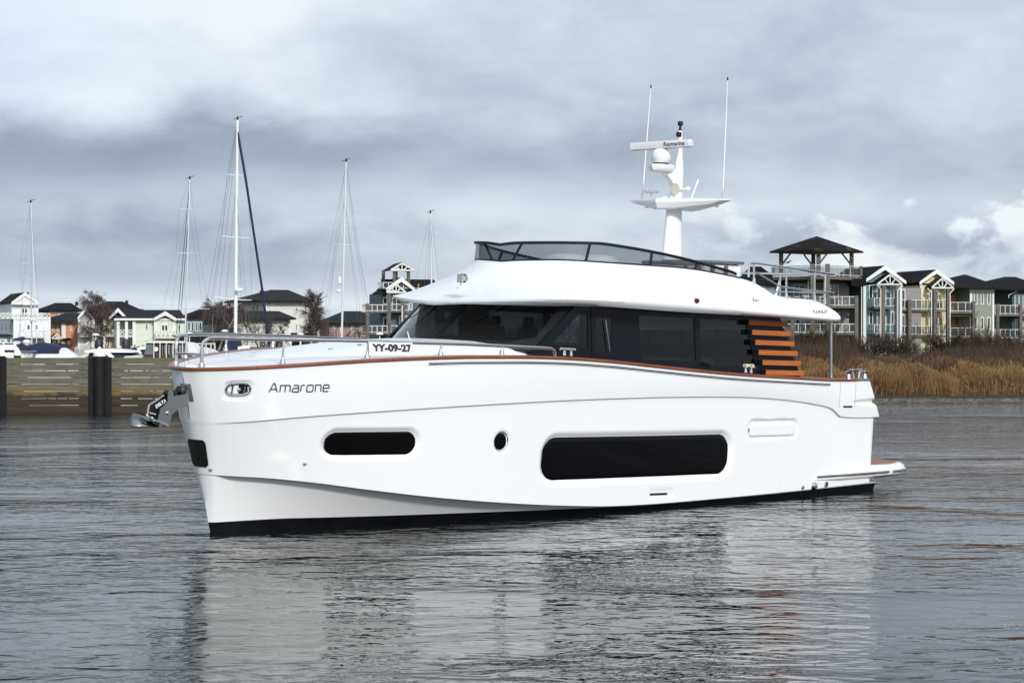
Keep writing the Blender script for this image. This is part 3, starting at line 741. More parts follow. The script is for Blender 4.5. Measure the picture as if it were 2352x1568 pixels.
six = lambda x: [[(x+.7, 1), (x+.06, 1), (x, .94), (x, .06), (x+.06, 0), (x+.66, 0), (x+.72, .06), (x+.72, .5), (x, .5)]]
roof_text(six(0)+six(.98)+[[(0, 1.35), (1.7, 1.35)], [(0, 1.52), (1.7, 1.52)], [(-.75, .48), (-.1, .48)], [(1.8, .48), (2.5, .48)]], .14, 1728.7, 691.3, (6.7, .25), (-.3, -8.2), 'number_badge', CHR)
p = on_roof(1598, 691); MB().lathe((p[0], p[1]+.02, p[2]), [(.05, 0), (.05, .06), (.035, .09), (.001, .10)], 12, axis=(0, -1, .1)).build('navigation_light', RED, roof, True)
p = onY(1944, 727, -2.0); MB().lathe((p[0], p[1], p[2]), [(.03, 0), (.03, .05), (.001, .06)], 8, axis=(.5, -1, 0)).build('stern_light', BLK, roof, True)
# searchlight on the brow
p = onY(1064, 652, -.55); q = np.array([p[0], p[1], p[2]-.07]); b = MB()
b.lathe(q+(0, 0, -.03), [(.12, 0), (.11, .04), (.06, .06), (.06, .12)], 14); sl2 = b.build('searchlight', PLASTW, roof, True)
b = MB(); b.rbox(q[0]-.08, q[0]+.08, q[1]-.085, q[1]+.085, q[2]+.09, q[2]+.26, .05); b.build('lamp_housing', STEELB, sl2, True)
b = MB(); b.rbox(q[0]-.10, q[0]-.078, q[1]-.08, q[1]+.08, q[2]+.10, q[2]+.25, .012); b.build('lamp_lens', STEEL, sl2, True)
# smoked screen round the flybridge
S7 = fit_front(1092, 2.06, 2.95, 2.0, 5.17)
RT = outline(S7, 2.06, 2.95, 2.0, 15, .5)
ztp = z_from([(1092, 564), (1137, 557.5), (1193.6, 551.6), (1265, 551), (1363, 552), (1444, 564), (1500, 576), (1598, 600), (1654, 616), (1687.6, 627), (1701.6, 639)], RT, 5.15)
ztp = [z-.03*(1-sstep((i/(NF-1)-.55)/.45)) if i < NF else z for i, z in enumerate(ztp)]
keep = [i for i in range(nP) if i < NF+NS and proj((R4[i][0], -R4[i][1], zt[i]))[0] < 1704]
def scr(i, f, sd_, out=0.):
    a = (R5[i][0]*.5+R4[i][0]*.5, R5[i][1]*.5+R4[i][1]*.5, zt[i]+.01); t = (RT[i][0], RT[i][1], max(ztp[i], zt[i]+.015))
    p = [a[j]*(1-f)+t[j]*f for j in range(3)]
    k = out if i > 3 else 0
    return (p[0]-(out if i < NF//2 else 0), sd_*(p[1]+(out if i >= NF//2 else 0)), p[2])
b = MB(); idx = [(i, 1) for i in reversed(keep)]+[(i, -1) for i in keep[1:]]
b.loft([[scr(i, f, s_) for i, s_ in idx] for f in np.linspace(0, 1, 6)], closed=False)
scn = b.build('fly_windscreen', SMOKE, yacht, True)
MB().tube([scr(i, .94, s_, .012) for i, s_ in idx], .03, 8).build('screen_top_frame', BLK, scn, True)
MB().tube([scr(i, .0, s_, .015) for i, s_ in idx], .022, 6).build('screen_base_trim', BLK, scn, True)
def near_i(px, f):
    return min(keep, key=lambda i: abs(proj(scr(i, f, -1))[0]-px))
for xb, xt in ((1178, 1196), (1348, 1362), (1489, 1502), (1594, 1601)):
    i, j = near_i(xb, 0), near_i(xt, 1)
    for s_ in (-1, 1): MB().tube([scr(i, 0, s_, .01), scr(j, .97, s_, .01)], .028, 6).build('screen_post', BLK, scn, True)
# flybridge furniture under white covers, cabinet with grey worktop
for px, w in ((1297, .30), (1370, .32)):
    p = onY(px, 594, -.2); x, y = p[0], p[1]
    b = MB(); b.loft([[(x+dx*(w+.12)*k, y+dy*(w+.1)*k, z) for dx, dy in ((-1, -1), (0, -1.1), (1, -1), (1.1, 0), (1, 1), (0, 1.1), (-1, 1), (-1.1, 0))] for k, z in ((1.05, 4.25), (1.0, 4.72), (.86, 4.93), (.62, 5.07), (.3, 5.10))], True, False, True).build('covered_helm_seat', VINYL, yacht, True, angle=60)
b = MB(); b.rbox(7.75, 8.2, -1.25, .55, 4.3, 4.96, .1); b.build('covered_dashboard', VINYL, yacht, True)
b = MB(); b.rbox(9.2, 11.2, -1.95, -1.4, 4.25, 4.86, .08); b.rbox(9.2, 9.8, -1.95, .6, 4.25, 4.84, .08); b.build('covered_settee', VINYL, yacht, True)
p0, p1 = onY(1515, 601, -1.2), onY(1709, 603, -1.75)
b = MB(); b.rbox(p0[0]+.9, p1[0]-.03, -1.72, -.6, 4.25, p1[2]-.05, .05); cb = b.build('cabinet', PLASTW, yacht, True)
b = MB(); b.rbox(p0[0]+.85, p1[0]+.02, -1.76, -.55, p1[2]-.05, p1[2]+.02, .02); b.build('worktop', GREYP, cb, True)
b = MB(); b.rbox(p0[0]+.0, p0[0]+.8, -1.6, -.7, p1[2]-.09, p1[2]-.02, .02); b.build('worktop', GREYP, cb, True)
for k in range(4): MB().box(p0[0]+.1+k*.45, p0[0]+.16+k*.45, -1.8, -1.74, 4.25, p1[2]-.08).build('table_leg', GREYP, cb)
# ------------------------------------------------------------------ guard rails of the upper deck
yr = -2.2
def P3(px, py, y): p = onY(px, py, y); return tuple(map(float, p))
top = [P3(1719.6, 636, yr), P3(1720, 610, yr), P3(1724, 604.5, yr), P3(1731, 604, yr), P3(1780, 610.5, yr), P3(1850, 620.5, yr), P3(1916, 630, yr)]
e_ = top[-1]; sx = e_[0]; crn = (sx+.08, yr+.12, e_[2])
top2 = top+[(sx+.06, yr+.03, e_[2]), crn, (sx+.1, -1., e_[2]), (sx+.1, 1., e_[2]), (sx+.08, 2.1, e_[2]), (sx, 2.2, e_[2])]+[(p[0], -p[1], p[2]) for p in reversed(top[:-1])]
rl = MB().tube(top2, .024, 8).build('upper_guard_rail', STEEL, yacht, True)
lo = [P3(1734, 626, yr), P3(1741, 627.5, yr), P3(1793, 658.5, yr), P3(1835.5, 664, yr), P3(1914, 672.5, yr)]
e2 = lo[-1]; lo2 = lo+[(e2[0]+.08, yr+.1, e2[2]), (e2[0]+.1, 1, e2[2]), (e2[0]+.08, 2.1, e2[2])]+[(p[0], -p[1], p[2]) for p in reversed(lo)]
MB().tube(lo2, .018, 8).build('lower_rail', STEEL, rl, True)
for px, ya, yb in ((1731.8, 605, 649), (1806, 614, 683), (1871, 623, 689)):
    for s_ in (-1, 1):
        a, c = P3(px, ya, yr), P3(px, yb+2, yr)
        b = MB(); b.tube([(a[0], s_*2.2, a[2]), (c[0], s_*2.2, c[2])], .019, 8); b.lathe((c[0], s_*2.2, c[2]-.02), [(.04, 0), (.04, .05), (.022, .13)], 10); b.build('stanchion', STEEL, rl, True)
for y in (-1.9, -.7, .6, 1.8):
    z0 = 4.2; b = MB(); b.tube([(sx+.1, y, e_[2]), (sx+.1, y, z0)], .019, 8); b.lathe((sx+.1, y, z0), [(.04, 0), (.04, .05), (.022, .13)], 10); b.build('stanchion', STEEL, rl, True)
b = MB(); b.tube([P3(1781, 681, 1.2), P3(1791, 643, 1.2)], [.03, .018], 8); b.build('flagstaff_socket', PLASTW, yacht, True)
# after roof pole
for s_ in (-1, 1):
    a, c = P3(1908.5, 736, -2.42), P3(1908.5, 871, -2.42)
    b = MB(); b.tube([(a[0], s_*2.42, a[2]), (c[0], s_*2.42, c[2])], .035, 12); b.lathe((c[0], s_*2.42, c[2]-.01), [(.07, 0), (.07, .03), (.04, .06), (.036, .14)], 12); b.build('roof_pole', STEELB, yacht, True)
# ------------------------------------------------------------------ mast
mast = MB(); rings = []
for px, py, a, bq in ((1543, 600, .29, .165), (1543.5, 583, .275, .16), (1545.5, 540, .25, .145), (1548.3, 482, .215, .125), (1550, 465, .20, .12), (1553.3, 445, .165, .11), (1556, 412, .145, .10), (1556.5, 392, .16, .10), (1560, 372, .10, .07), (1562, 348, .055, .05), (1562.2, 302, .05, .045), (1562.2, 299, .03, .03)):
    p = onY(px, py, 0.); k = 20
    rings.append([(p[0]+a*math.cos(2*math.pi*j/k), bq*math.sin(2*math.pi*j/k), p[2]) for j in range(k)])
mast = mast.loft(rings, True, True, True).build('mast', PLASTW, yacht, True, angle=50)
pz = onY(1548, 466, 0.); mx, mz = float(pz[0]), float(pz[2])
# spreader platform: swept wings, thick in the middle
pl = [(-.62, 0, 1), (-.42, .30, .95), (-.02, 1.0, .55), (.02, 1.22, .38), (.16, 1.30, .30), (.36, 1.25, .34), (.62, .8, .6), (.74, .3, .9), (.76, 0, 1)]
full = [(x, -y, k) for x, y, k in pl]+[(x, y, k) for x, y, k in reversed(pl[1:-1])]
top_ = mz+.075
rr = []
for fz, sc in ((-1., .80), (-.86, .90), (-.35, 1.), (-.12, 1.), (0, .93)):
    rr.append([(mx+x*sc, y*(sc if sc < 1 else 1), top_+fz*.24*k+(.0 if fz else 0)) for x, y, k in full])
rr.append([(mx+x*.3, y*.3, top_+.015) for x, y, k in full])
plat = MB().loft(rr, True, True, True).build('spreader_platform', PLASTW, mast, True, angle=22)
for y in (-.95, .95): MB().lathe((mx+.25, y, top_-.15), [(.05, -.012), (.05, .012)], 12).build('downlight', mat('lens coloured as lit', (.9, .75, .5), .4), plat, True)  # lamp glow is only put into the lens colour; nothing emits
# radar bracket, pedestal and open scanner
p = onY(1519.6, 383, 0.); rx, rz = float(p[0]), float(p[2])
b = MB(); b.loft([[(rx+x*sc, y*sc, rz+z) for x, y in ((-.32, 0), (-.24, -.17), (.1, -.2), (.3, -.12), (.3, .12), (.1, .2), (-.24, .17))] for z, sc in ((-.11, .72), (-.08, .9), (-.0, 1.), (.045, .96))], True, True, True)
b.loft([[(rx+x, y, rz+z) for y in (-.06, .06)][::1]+[(rx+x2, .06, rz+z2), (rx+x2, -.06, rz+z2)] for x, z, x2, z2 in ((.0, -.06, .3, .02), (.28, -.28, .52, -.05), (.45, -.48, .6, -.3))], True, True, True)
br = b.build('radar_bracket', PLASTW, mast, True, angle=40)
b = MB(); b.lathe((rx-.03, 0, rz+.045), [(.165, 0), (.165, .035)], 20); b.build('radar_gasket', BLK, mast, True)
b = MB(); b.lathe((rx-.03, 0, rz+.08), [(.165, 0), (.20, .06), (.205, .13), (.19, .22), (.12, .29), (.07, .30), (.07, .34)], 20); b.build('radar_pedestal', PLASTW, mast, True, angle=50)
dv = _R.T @ np.array([.605, -.465, .0]); hl = float(np.linalg.norm(dv)); dv /= hl
up_ = np.array([0, 0, 1.]); nv = np.cross(up_, dv); nv /= np.linalg.norm(nv)
sc_ = np.array([rx-.03, 0, rz+.455]); prof_ = [(-.075, -.07), (.06, -.085), (.085, -.04), (.085, .04), (.05, .075), (-.06, .08), (-.085, .03)]
def scan_ring(t, k=1.): return [tuple(sc_+dv*t+nv*x*k+up_*z*k) for x, z in prof_]
b = MB().loft([scan_ring(-hl, .75), scan_ring(-hl+.02), scan_ring(hl-.12), scan_ring(hl-.02), scan_ring(hl, .75)], True, True, True)
sb = b.build('radar_scanner', mat('scanner grey white', (.66, .66, .66), .4), mast, True)
tv, tf = text_mesh('Raymarine', .118, .001, 1.06); wd = max(v[0] for v in tv)
# lettering on the side of the scanner that faces the water
side = 1 if (_R @ nv)[1] < 0 else -1
ux = dv if (_R @ dv)[0] > 0 else -dv
MB().add([tuple(sc_+ux*(hl-.12-wd+v[0])+nv*side*.0905+up_*(v[1]-.035)) for v in tv], tf).build('scanner_lettering', MAROON, sb)
# masthead lights, horn, satellite lens, whips
p = onY(1562.3, 306, 0.); b = MB(); b.lathe((p[0]-.045, 0, p[2]-.03), [(.055, -.05), (.06, 0), (.055, .05)], 12); b.build('masthead_light', BLK, mast, True)
p = onY(1562.3, 300, 0.); b = MB(); b.lathe(p, [(.05, -.0), (.03, .02), (.022, .09), (.055, .11), (.06, .16), (.05, .19), (.03, .2)], 12); b.build('anchor_light', BLK, mast, True)
p = onY(1555, 434.8, -.15); ax = _R.T @ np.array([-.8, -.75, -.08]); b = MB(); b.lathe(p, [(.13, .06), (.118, .06), (.07, -.0), (.03, -.09), (.022, -.22), (.022, -.29), (.045, -.31), (.05, -.36), (.03, -.39)], 16, axis=ax); hn = b.build('horn', CREAM, mast, True)
MB().lathe(p, [(.10, .035), (.001, .03)], 14, axis=ax).build('horn_throat_shade', mat('horn shadow grey', (.22, .21, .18), .6), hn, True)  # grey disc stands for the shade inside the horn's mouth
p = onY(1496, 440, .75); b = MB(); b.lathe((p[0], .75, p[2]), [(.02, -.10), (.02, -.03), (.12, -.035), (.185, 0), (.12, .03), (.05, .042), (.001, .045)], 18); b.tube([(p[0], .75, p[2]+.04), (p[0], .75, p[2]+.36)], .006, 6); b.build('satellite_antenna', PLASTW, mast, True)
b = MB(); b.tube([P3(1586, 460, -.6), P3(1604, 413, -.6)], [.014, .02], 8); b.build('short_antenna', PLASTW, mast, True)
for (bx, by), (tx, ty), y in (((1475, 457), (1495, 201), 1.1), ((1660, 452), (1671.3, 183), -1.2)):
    a, c = np.array(P3(bx, by, y)), np.array(P3(tx, ty, y)); m_ = a*.93+c*.07
    w = MB().tube([m_, c], [.017, .008], 8).build('whip_antenna', PLASTW, mast, True)
    MB().tube([a, m_], .026, 8).build('antenna_mount', STEEL, w, True); MB().lathe(c, [(.012, -.02), (.016, .03), (.01, .05)], 8).build('antenna_tip', BLK, w, True)
p = onY(1537, 445, .1); MB().lathe((p[0], .2, top_), [(.09, 0), (.09, .03), (.05, .06)], 12).build('gps_dome', PLASTW, mast, True)
# ------------------------------------------------------------------ bow rail
RIN = lambda s: PA(s-ST['a'])-.065
def rail_pts(pts): return [(s, -float(RIN(s)), z) for s, z in trace(pts, lambda s: np.maximum(RIN(s), .05), -.8)]
rp = rail_pts([(652, 779.5), (838, 783), (948, 786.5), (1060, 790), (1188, 796), (1262, 799.5)])
b0 = np.array(sheer(-1, trace([(453.6, 845)], lambda s: np.maximum(RIN(s), .05), ST['a']+.02)[0][0], .05, -.065)); 
zt0 = rp[0][2]-.0
# forward end: the tube climbs from the caprail, bends and runs aft
fwd = [tuple(b0), tuple(b0+(.0, .0, .20)), (b0[0]+.0, b0[1], zt0-.16), (b0[0]+.03, b0[1]-.02, zt0-.06), (b0[0]+.12, b0[1]-.09, zt0-.005)]
nxt = [(s, -float(RIN(s)), zt0) for s in np.linspace(b0[0]+.35, rp[0][0], 8)[:-1]]
e = rp[-1]; end = [(e[0]+.12, -float(RIN(e[0]+.12)), e[2]-.05), (e[0]+.15, -float(RIN(e[0]+.15)), float(ZA(e[0]+.15))+.05)]
port_path = fwd+nxt+rp+end
def smooth_path(P, n=5):
    P = [np.array(p, float) for p in P]; Q = []
    for i in range(len(P)-1):
        a, b_, c, d = P[max(i-1, 0)], P[i], P[i+1], P[min(i+2, len(P)-1)]
        for k in range(n):
            t = k/n; m0, m1 = (c-a)*.5, (d-b_)*.5
            m0 = m0*min(1, np.linalg.norm(c-b_)/max(1e-6, np.linalg.norm(m0))); m1 = m1*min(1, np.linalg.norm(c-b_)/max(1e-6, np.linalg.norm(m1)))
            Q.append((2*t**3-3*t**2+1)*b_+(t**3-2*t**2+t)*m0+(-2*t**3+3*t**2)*c+(t**3-t**2)*m1)
    return Q+[P[-1]]
pp = smooth_path(port_path)
for s_ in (-1, 1):
    rb = MB().tube([(p[0], -s_*p[1] if s_ > 0 else p[1], p[2]) for p in pp], .030, 10).build('bow_rail', STEEL, yacht, True)
    for px in (652, 846, 1013.8, 1154.5):
        t = trace([(px, 784 if px < 900 else 790)], lambda s: np.maximum(RIN(s), .05), -.8)[0]; s = t[0]
        zt1 = float(np.interp(s, [q[0] for q in pp[25:]], [q[2] for q in pp[25:]])); zb1 = float(ZA(s))+.05
        b = MB(); b.tube([(s-.02, s_*float(RIN(s)), zb1), (s, s_*float(RIN(s)), zt1)], .022, 8); b.lathe((s-.02, s_*float(RIN(s)), zb1-.005), [(.05, 0), (.05, .045), (.032, .075), (.024, .11)], 12); b.build('rail_stanchion', STEEL, rb, True)
    b = MB(); b.lathe((b0[0], -s_*b0[1] if s_ > 0 else b0[1], b0[2]-.005), [(.055, 0), (.055, .05), (.036, .09)], 12); b.build('rail_foot', STEEL, rb, True)
    s = -.1; b = MB()
gz = (b0[2]+zt0)/2-.03
b = MB(); b.tube([(b0[0], b0[1], gz), (b0[0]-.1, b0[1]*.5, gz), (b0[0]-.12, 0, gz), (b0[0]-.1, -b0[1]*.5, gz), (b0[0], -b0[1], gz)], .022, 8); b.build('pulpit_bar', STEEL, yacht, True)
# whip on the foredeck
b = MB(); b.tube([P3(943, 790, -1.2), P3(936, 761, -1.2)], [.012, .008], 6); b.build('deck_antenna', PLASTW, yacht, True)
# ------------------------------------------------------------------ cleats and bollards
def cleat(s, side, nm='cleat'):
    p = np.array(sheer(side, s, .055, -.06)); q = np.array(sheer(side, s+.1, .055, -.06)); d = (q-p)/np.linalg.norm(q-p); b = MB()
    b.tube([p-d*.20+(0, 0, .13), p-d*.19+(0, 0, .13), p+d*.19+(0, 0, .13), p+d*.2+(0, 0, .13)], [.015, .032, .032, .015], 10)
    for k in (-.09, .09): b.tube([p+d*k, p+d*k+(0, 0, .13)], [.035, .022], 8)
    o = b.build(nm, STEEL, yacht, True)
    b = MB(); b.loft([[tuple(p+d*k+(0, y, z)) for y, z in ((-.06, .0), (.06, .0), (.06, .012), (-.06, .012))] for k in (-.3, .3)], True, True, True); b.build('cleat_plate', BLK, o)
    return o
s_c1 = trace([(1303, 812)], RIN, -.8)[0][0]; s_c2 = trace([(1718, 852)], RIN, -.8)[0][0]
for s_ in (-1, 1): cleat(s_c1, s_); c2 = cleat(s_c2, s_)
# coil of rope made fast on the after port cleat
p = np.array(sheer(-1, s_c2, .18, -.06)); pts = []
for k in range(60):
    a = k*.62; pts.append(p+np.array([.13*math.cos(a*.31+.5)*1.0, .05*math.sin(a), .035*math.cos(a)+.02]))
rp_ = MB().tube([tuple(yq) for yq in (_R @ np.array(pts).T).T+YO], .014, 6).build('mooring_line', ROPE, None, True)
tag(rp_, 'pale rope wound on the cleat ahead of the wooden slats', 'rope')
for px, kind in ((1950.5, 1), (1961, 2), (1972.5, 3), (1993, 1)):
    s = min(16.1, trace([(px, 868)], RIN, -.8)[0][0])
    for s_ in (-1, 1):
        p = np.array(sheer(s_, s, .045, -.09)); b = MB()
        if kind == 1: b.lathe(p, [(.075, 0), (.07, .02), (.045, .06), (.045, .10), (.075, .13), (.085, .15), (.02, .16)], 14)
        else:
            tl = .05*(-1 if kind == 2 else 1); q = p+np.array([tl, 0, .17]); b.tube([p, q], [.045, .032], 10); b.lathe(q, [(.04, -.01), (.075, .015), (.06, .03), (.001, .035)], 12)
        b.build('mooring_bollard', STEEL, yacht, True)
# ------------------------------------------------------------------ swim platform with its side sponsons
def plan_ring(z, g, x0):
    P = []
    for x, y in ((x0, 2.42), (x0+.35, 2.57), (x0+1.2, 2.64), (16.6, 2.64), (17.4, 2.60), (17.9, 2.48), (18.2, 2.24), (18.34, 1.8), (18.42, .8), (18.44, 0)): P.append((x-(g if x > 17 else 0), y-g))
    return [(x, -y, z) for x, y in P]+[(x, y, z) for x, y in reversed(P[:-1])]
zp0, zp1 = .43, .69
b = MB(); b.loft([plan_ring(zp0, .10, 14.2), plan_ring(zp0+.05, .02, 13.95), plan_ring(zp0+.13, 0, 14.0), plan_ring(zp1-.03, .03, 14.7), plan_ring(zp1, .07, 14.95)], True, True, True)
sw = b.build('swim_platform', GEL, yacht, True)
b = MB(); P = [(16.3, -2.3), (17.3, -2.42), (17.8, -2.3), (18.1, -2.05), (18.26, -1.6), (18.3, 0)]; P = P+[(x, -y) for x, y in reversed(P[:-1])]
b.prism(P, lambda p: (p[0], p[1], zp1+.002), lambda p: (p[0], p[1], zp1+.016)).build('teak_planking', TEAKD, sw)
for s_ in (-1, 1):
    MB().tube([(x, s_*(y+.008), zp0+.12) for x, y in ((14.35, 2.57), (14.8, 2.60), (15.4, 2.635), (16.4, 2.64), (17.0, 2.62))], .028, 8).build('rub_strip', STEELB, sw, True)
    MB().tube([(x, s_*(y+.008), zp0+.12) for x, y in ((17.18, 2.615), (17.45, 2.59), (17.9, 2.48), (18.15, 2.28))], .028, 8).build('rub_strip', STEELB, sw, True)
# ------------------------------------------------------------------ name on the bow
A_ = [[(0, 0), (.42, 1), (.55, 1), (.97, 0)], [(.17, .33), (.80, .33)]]
x_ = .76
def sh(st, dx): return [[(x+dx, y) for x, y in q] for q in st]
L = dict(m=([[(0, 0), (0, x_), (1.08, x_), (1.2, x_-.12), (1.2, 0)], [(.6, x_), (.6, 0)]], 1.2), a=([[(.08, x_), (.62, x_), (.75, x_-.13), (.75, 0), (.12, 0), (0, .1), (0, .30), (.1, .42), (.72, .42)]], .75),
         r=([[(0, 0), (0, x_-.13), (.13, x_), (.46, x_)]], .46), o=([[(.4, 0), (.12, 0), (0, .12), (0, x_-.12), (.12, x_), (.70, x_), (.82, x_-.12), (.82, .12), (.70, 0), (.38, 0)]], .82),
         n=([[(0, 0), (0, x_), (.63, x_), (.75, x_-.12), (.75, 0)]], .75), e=([[(.74, 0), (.12, 0), (0, .12), (0, x_-.12), (.12, x_), (.66, x_), (.78, x_-.12), (.78, .38), (.04, .38)]], .78))
st_all = list(A_); xx = .97+.30
for ch in 'marone': q, w = L[ch]; st_all += sh(q, xx); xx += w+.30
xx -= .30
V, Fc = strokes_mesh(st_all, .15)
a, c = on_hull(617.5, 900.5), on_hull(754.5, 898.5); hgt = on_hull(640, 880.0)[1]-on_hull(640, 900.2)[1]
V2 = []
for u, v in V: s = a[0]+(c[0]-a[0])*u/xx; z = a[1]+(c[1]-a[1])*u/xx+v*hgt; V2.append(hp(s, z, .006))
MB().add(V2, Fc).build('name_lettering', LETTER, yacht)
# ------------------------------------------------------------------ registration banner lashed outside the bow rail
q = [trace([(px, py)], lambda s: PA(s-ST['a'])-.02, -.8)[0] for px, py in ((846.5, 784.5), (947.5, 787), (950.5, 811.5), (847, 810))]
NBX, NBY = 26, 8
def bpt(u, v):               # u along, v down
    s = (q[0][0]*(1-u)+q[1][0]*u)*(1-v)+(q[3][0]*(1-u)+q[2][0]*u)*v; z = (q[0][1]*(1-u)+q[1][1]*u)*(1-v)+(q[3][1]*(1-u)+q[2][1]*u)*v
    w = .012*math.sin(u*9+1)*v+.01*math.sin(u*17)*v+.015*v*math.sin(3*u)
    return np.array([s, -(float(PA(s-ST['a']))-.02)-w, z-.012*math.sin(math.pi*u)*0])
Y2W = lambda p: tuple(_R @ np.array(p, float)+YO)
bc = Y2W(bpt(.5, 1.))
ban = empty('registration_banner', bc, (0, 0, 0), 'white cloth banner reading YY-09-27 lashed to the bow rail', 'banner')
b = MB(); b.loft([[Y2W(bpt(u, v)) for u in np.linspace(0, 1, NBX)] for v in np.linspace(0, 1, NBY)], closed=False)
b.build('cloth', VINYL, ban, True, origin=bc)
tv, tf = text_mesh('YY-09-27', 1., .045, .82); x0_, x1_ = min(v[0] for v in tv), max(v[0] for v in tv); y0_, y1_ = min(v[1] for v in tv), max(v[1] for v in tv)
b = MB(); b.add([Y2W(bpt(.06+.88*(v[0]-x0_)/(x1_-x0_), .86-.70*(v[1]-y0_)/(y1_-y0_))+(0, -.012, 0)) for v in tv], tf); b.build('number', BLACKR, ban, origin=bc)
b = MB()
for u in (.02, .98): b.tube([Y2W(bpt(u, .05)), Y2W(bpt(u, 0)+(0, .03, .05)), Y2W(bpt(u, 0)+(0, .09, .03))], .006, 5)
b.tube([Y2W(bpt(0.01, .9)), Y2W(bpt(0, 1)+(-.12, .02, -.18))], .004, 5); b.build('lashing', ROPE, ban, origin=bc)
# ------------------------------------------------------------------ bow roller and anchor
f5 = lambda x, y: (298.6+x*.10985, 832.6+y*.10985)
def cheek(b, poly, y0, y1, inset=0.):
    P = [onY(*f5(*p), (y0+y1)/2) for p in poly]
    b.prism([(p[0], p[2]) for p in P], lambda p: (p[0], y0, p[1]), lambda p: (p[0], y1, p[1])); return [(p[0], p[2]) for p in P]
# flat white niche cut into the stem, its back a chord across the opening
b = MB(); rings = []
for z in np.linspace(NZ0-.03, NZ1+.03, 6):
    f = (z-1.93)/.92; st = ST['bp']+(ST['a']-ST['bp'])*f; ds = np.linspace(0, .6, 120); tt = PBp(ds)*(1-f)+PA(ds)*f; d_ = float(np.interp(.25, tt, ds))
    rings.append([(st+d_+.012+.05*(1-(y/.25)**2), y, z) for y in np.linspace(-.25, .25, 9)])
b.loft(rings, closed=False).build('anchor_niche', GEL, yacht, True)
ar = MB(); A1 = [(800, 700), (800, 625), (845, 580), (890, 600), (935, 690), (1170, 655), (1205, 535), (1212, 875), (1075, 892), (870, 1085), (812, 1335), (575, 1240), (582, 1180), (632, 970), (790, 815)]
cheek(ar, A1, -.14, -.115); ro = ar.build('bow_roller_cheek', mat('anchor plate steel', (.30, .30, .29), .2, .9), yacht)
b = MB(); A2 = [(690, 640), (735, 585), (780, 610), (935, 690), (1170, 655), (1205, 535), (1212, 875), (1075, 892), (800, 820)]; cheek(b, A2, .09, .115); b.build('bow_roller_cheek', BLK, yacht)
p = onY(*f5(850, 640), -.02); MB().lathe((p[0], -.14, p[2]), [(.045, 0), (.06, .03), (.045, .12), (.06, .22), (.045, .26)], 12, axis=(0, 1, 0)).build('roller', BLACKR, ro, True)
p = onY(*f5(1100, 590), -.02); MB().lathe((p[0], -.12, p[2]), [(.05, 0), (.085, .03), (.06, .12), (.085, .20), (.05, .23)], 12, axis=(0, 1, 0)).build('roller', BLACKR, ro, True)
p = onY(*f5(780, 1050), -.14); MB().lathe((p[0], -.135, p[2]), [(.035, 0), (.035, .02), (.02, .03)], 10, axis=(0, -1, 0)).build('bolt', STEEL, ro, True)
ab = onY(*f5(600, 1300), 0.); ao = Y2W(ab)
anc = empty('anchor', ao, (0, 0, 0), 'polished plough anchor with black shank lettered DELTA hanging from the bow roller', 'anchor')
def to_w(b): b.v = [Y2W(p) for p in b.v]; return b
S1 = [(690, 690), (795, 680), (800, 800), (640, 960), (590, 1080), (545, 1200), (372, 1110), (408, 890), (720, 700)]
b = MB(); sp_ = cheek(b, S1, -.02, .03); shank = to_w(b).build('shank', BLK, anc, origin=ao)
# bright worn edge round the shank
pe = [onY(*f5(*p), .0) for p in ((720, 697), (408, 888), (372, 1112), (540, 1200))]
to_w(MB().tube([(p[0], .005, p[2]) for p in pe], .022, 6)).build('shank_edge', STEEL, anc, True, origin=ao)
def shank_text(txt, x0, y0, x1, y1, h, nm, bold):
    tv, tf = text_mesh(txt, 1., bold); w = max(v[0] for v in tv); hh = max(v[1] for v in tv)
    a, c = onY(*f5(x0, y0), -.026), onY(*f5(x1, y1), -.026); d = c-a; L_ = math.hypot(d[0], d[2]); up = np.array([-d[2], 0, d[0]])/L_
    k = np.linalg.norm(onY(*f5(x0, y0-h), -.026)-a)/hh
    b = MB(); b.add([tuple(a+d*v[0]/w+up*v[1]*k*.95) for v in tv], tf); to_w(b).build(nm, WHITEPRINT, anc, origin=ao)
shank_text('DELTA', 548, 955, 770, 808, 78, 'shank_lettering', .035)
shank_text('LEWMAR', 408, 1056, 545, 1088, 22, 'small_lettering', .03)
# plough flukes: two curved blades meeting along a keel
def bl(pts, y): return [onY(*f5(*p), y) for p in pts]
b = MB(); keel = bl([(95, 1340), (320, 1345), (540, 1355)], .0); lft = bl([(15, 1180), (60, 1065), (350, 1150)], .25)
b.loft([[lft[0], lft[1], lft[2]], [(lft[0]*.5+keel[0]*.5)+(0, .05, -.04), (lft[1]*.55+keel[1]*.45)+(0, .05, -.03), (lft[2]*.5+keel[2]*.5)], keel], closed=False)
rgt = bl([(560, 1330), (330, 1080), (400, 1110)], -.1)
b.add([keel[2], rgt[1], rgt[2], keel[2]+np.array([.14, -.02, .03])], [(0, 1, 2, 3)]); b.add([keel[2], keel[2]+np.array([.14, -.02, .03]), *bl([(720, 1320), (560, 1190), (400, 1110)], -.05)], [(0, 1, 2, 3), (0, 3, 4)])
to_w(b); fl = b.build('fluke', mat('fluke steel', (.42, .42, .41), .22, 1.), anc, True, origin=ao)
fl.modifiers.new('thick', 'SOLIDIFY').thickness = .02
b = MB(); q_ = bl([(575, 1238), (812, 1335), (805, 1290), (590, 1190)], -.15); b.prism(q_, lambda p: p, lambda p: (p[0], p[1]+.28, p[2])); to_w(b).build('ballast', STEEL, anc, origin=ao)
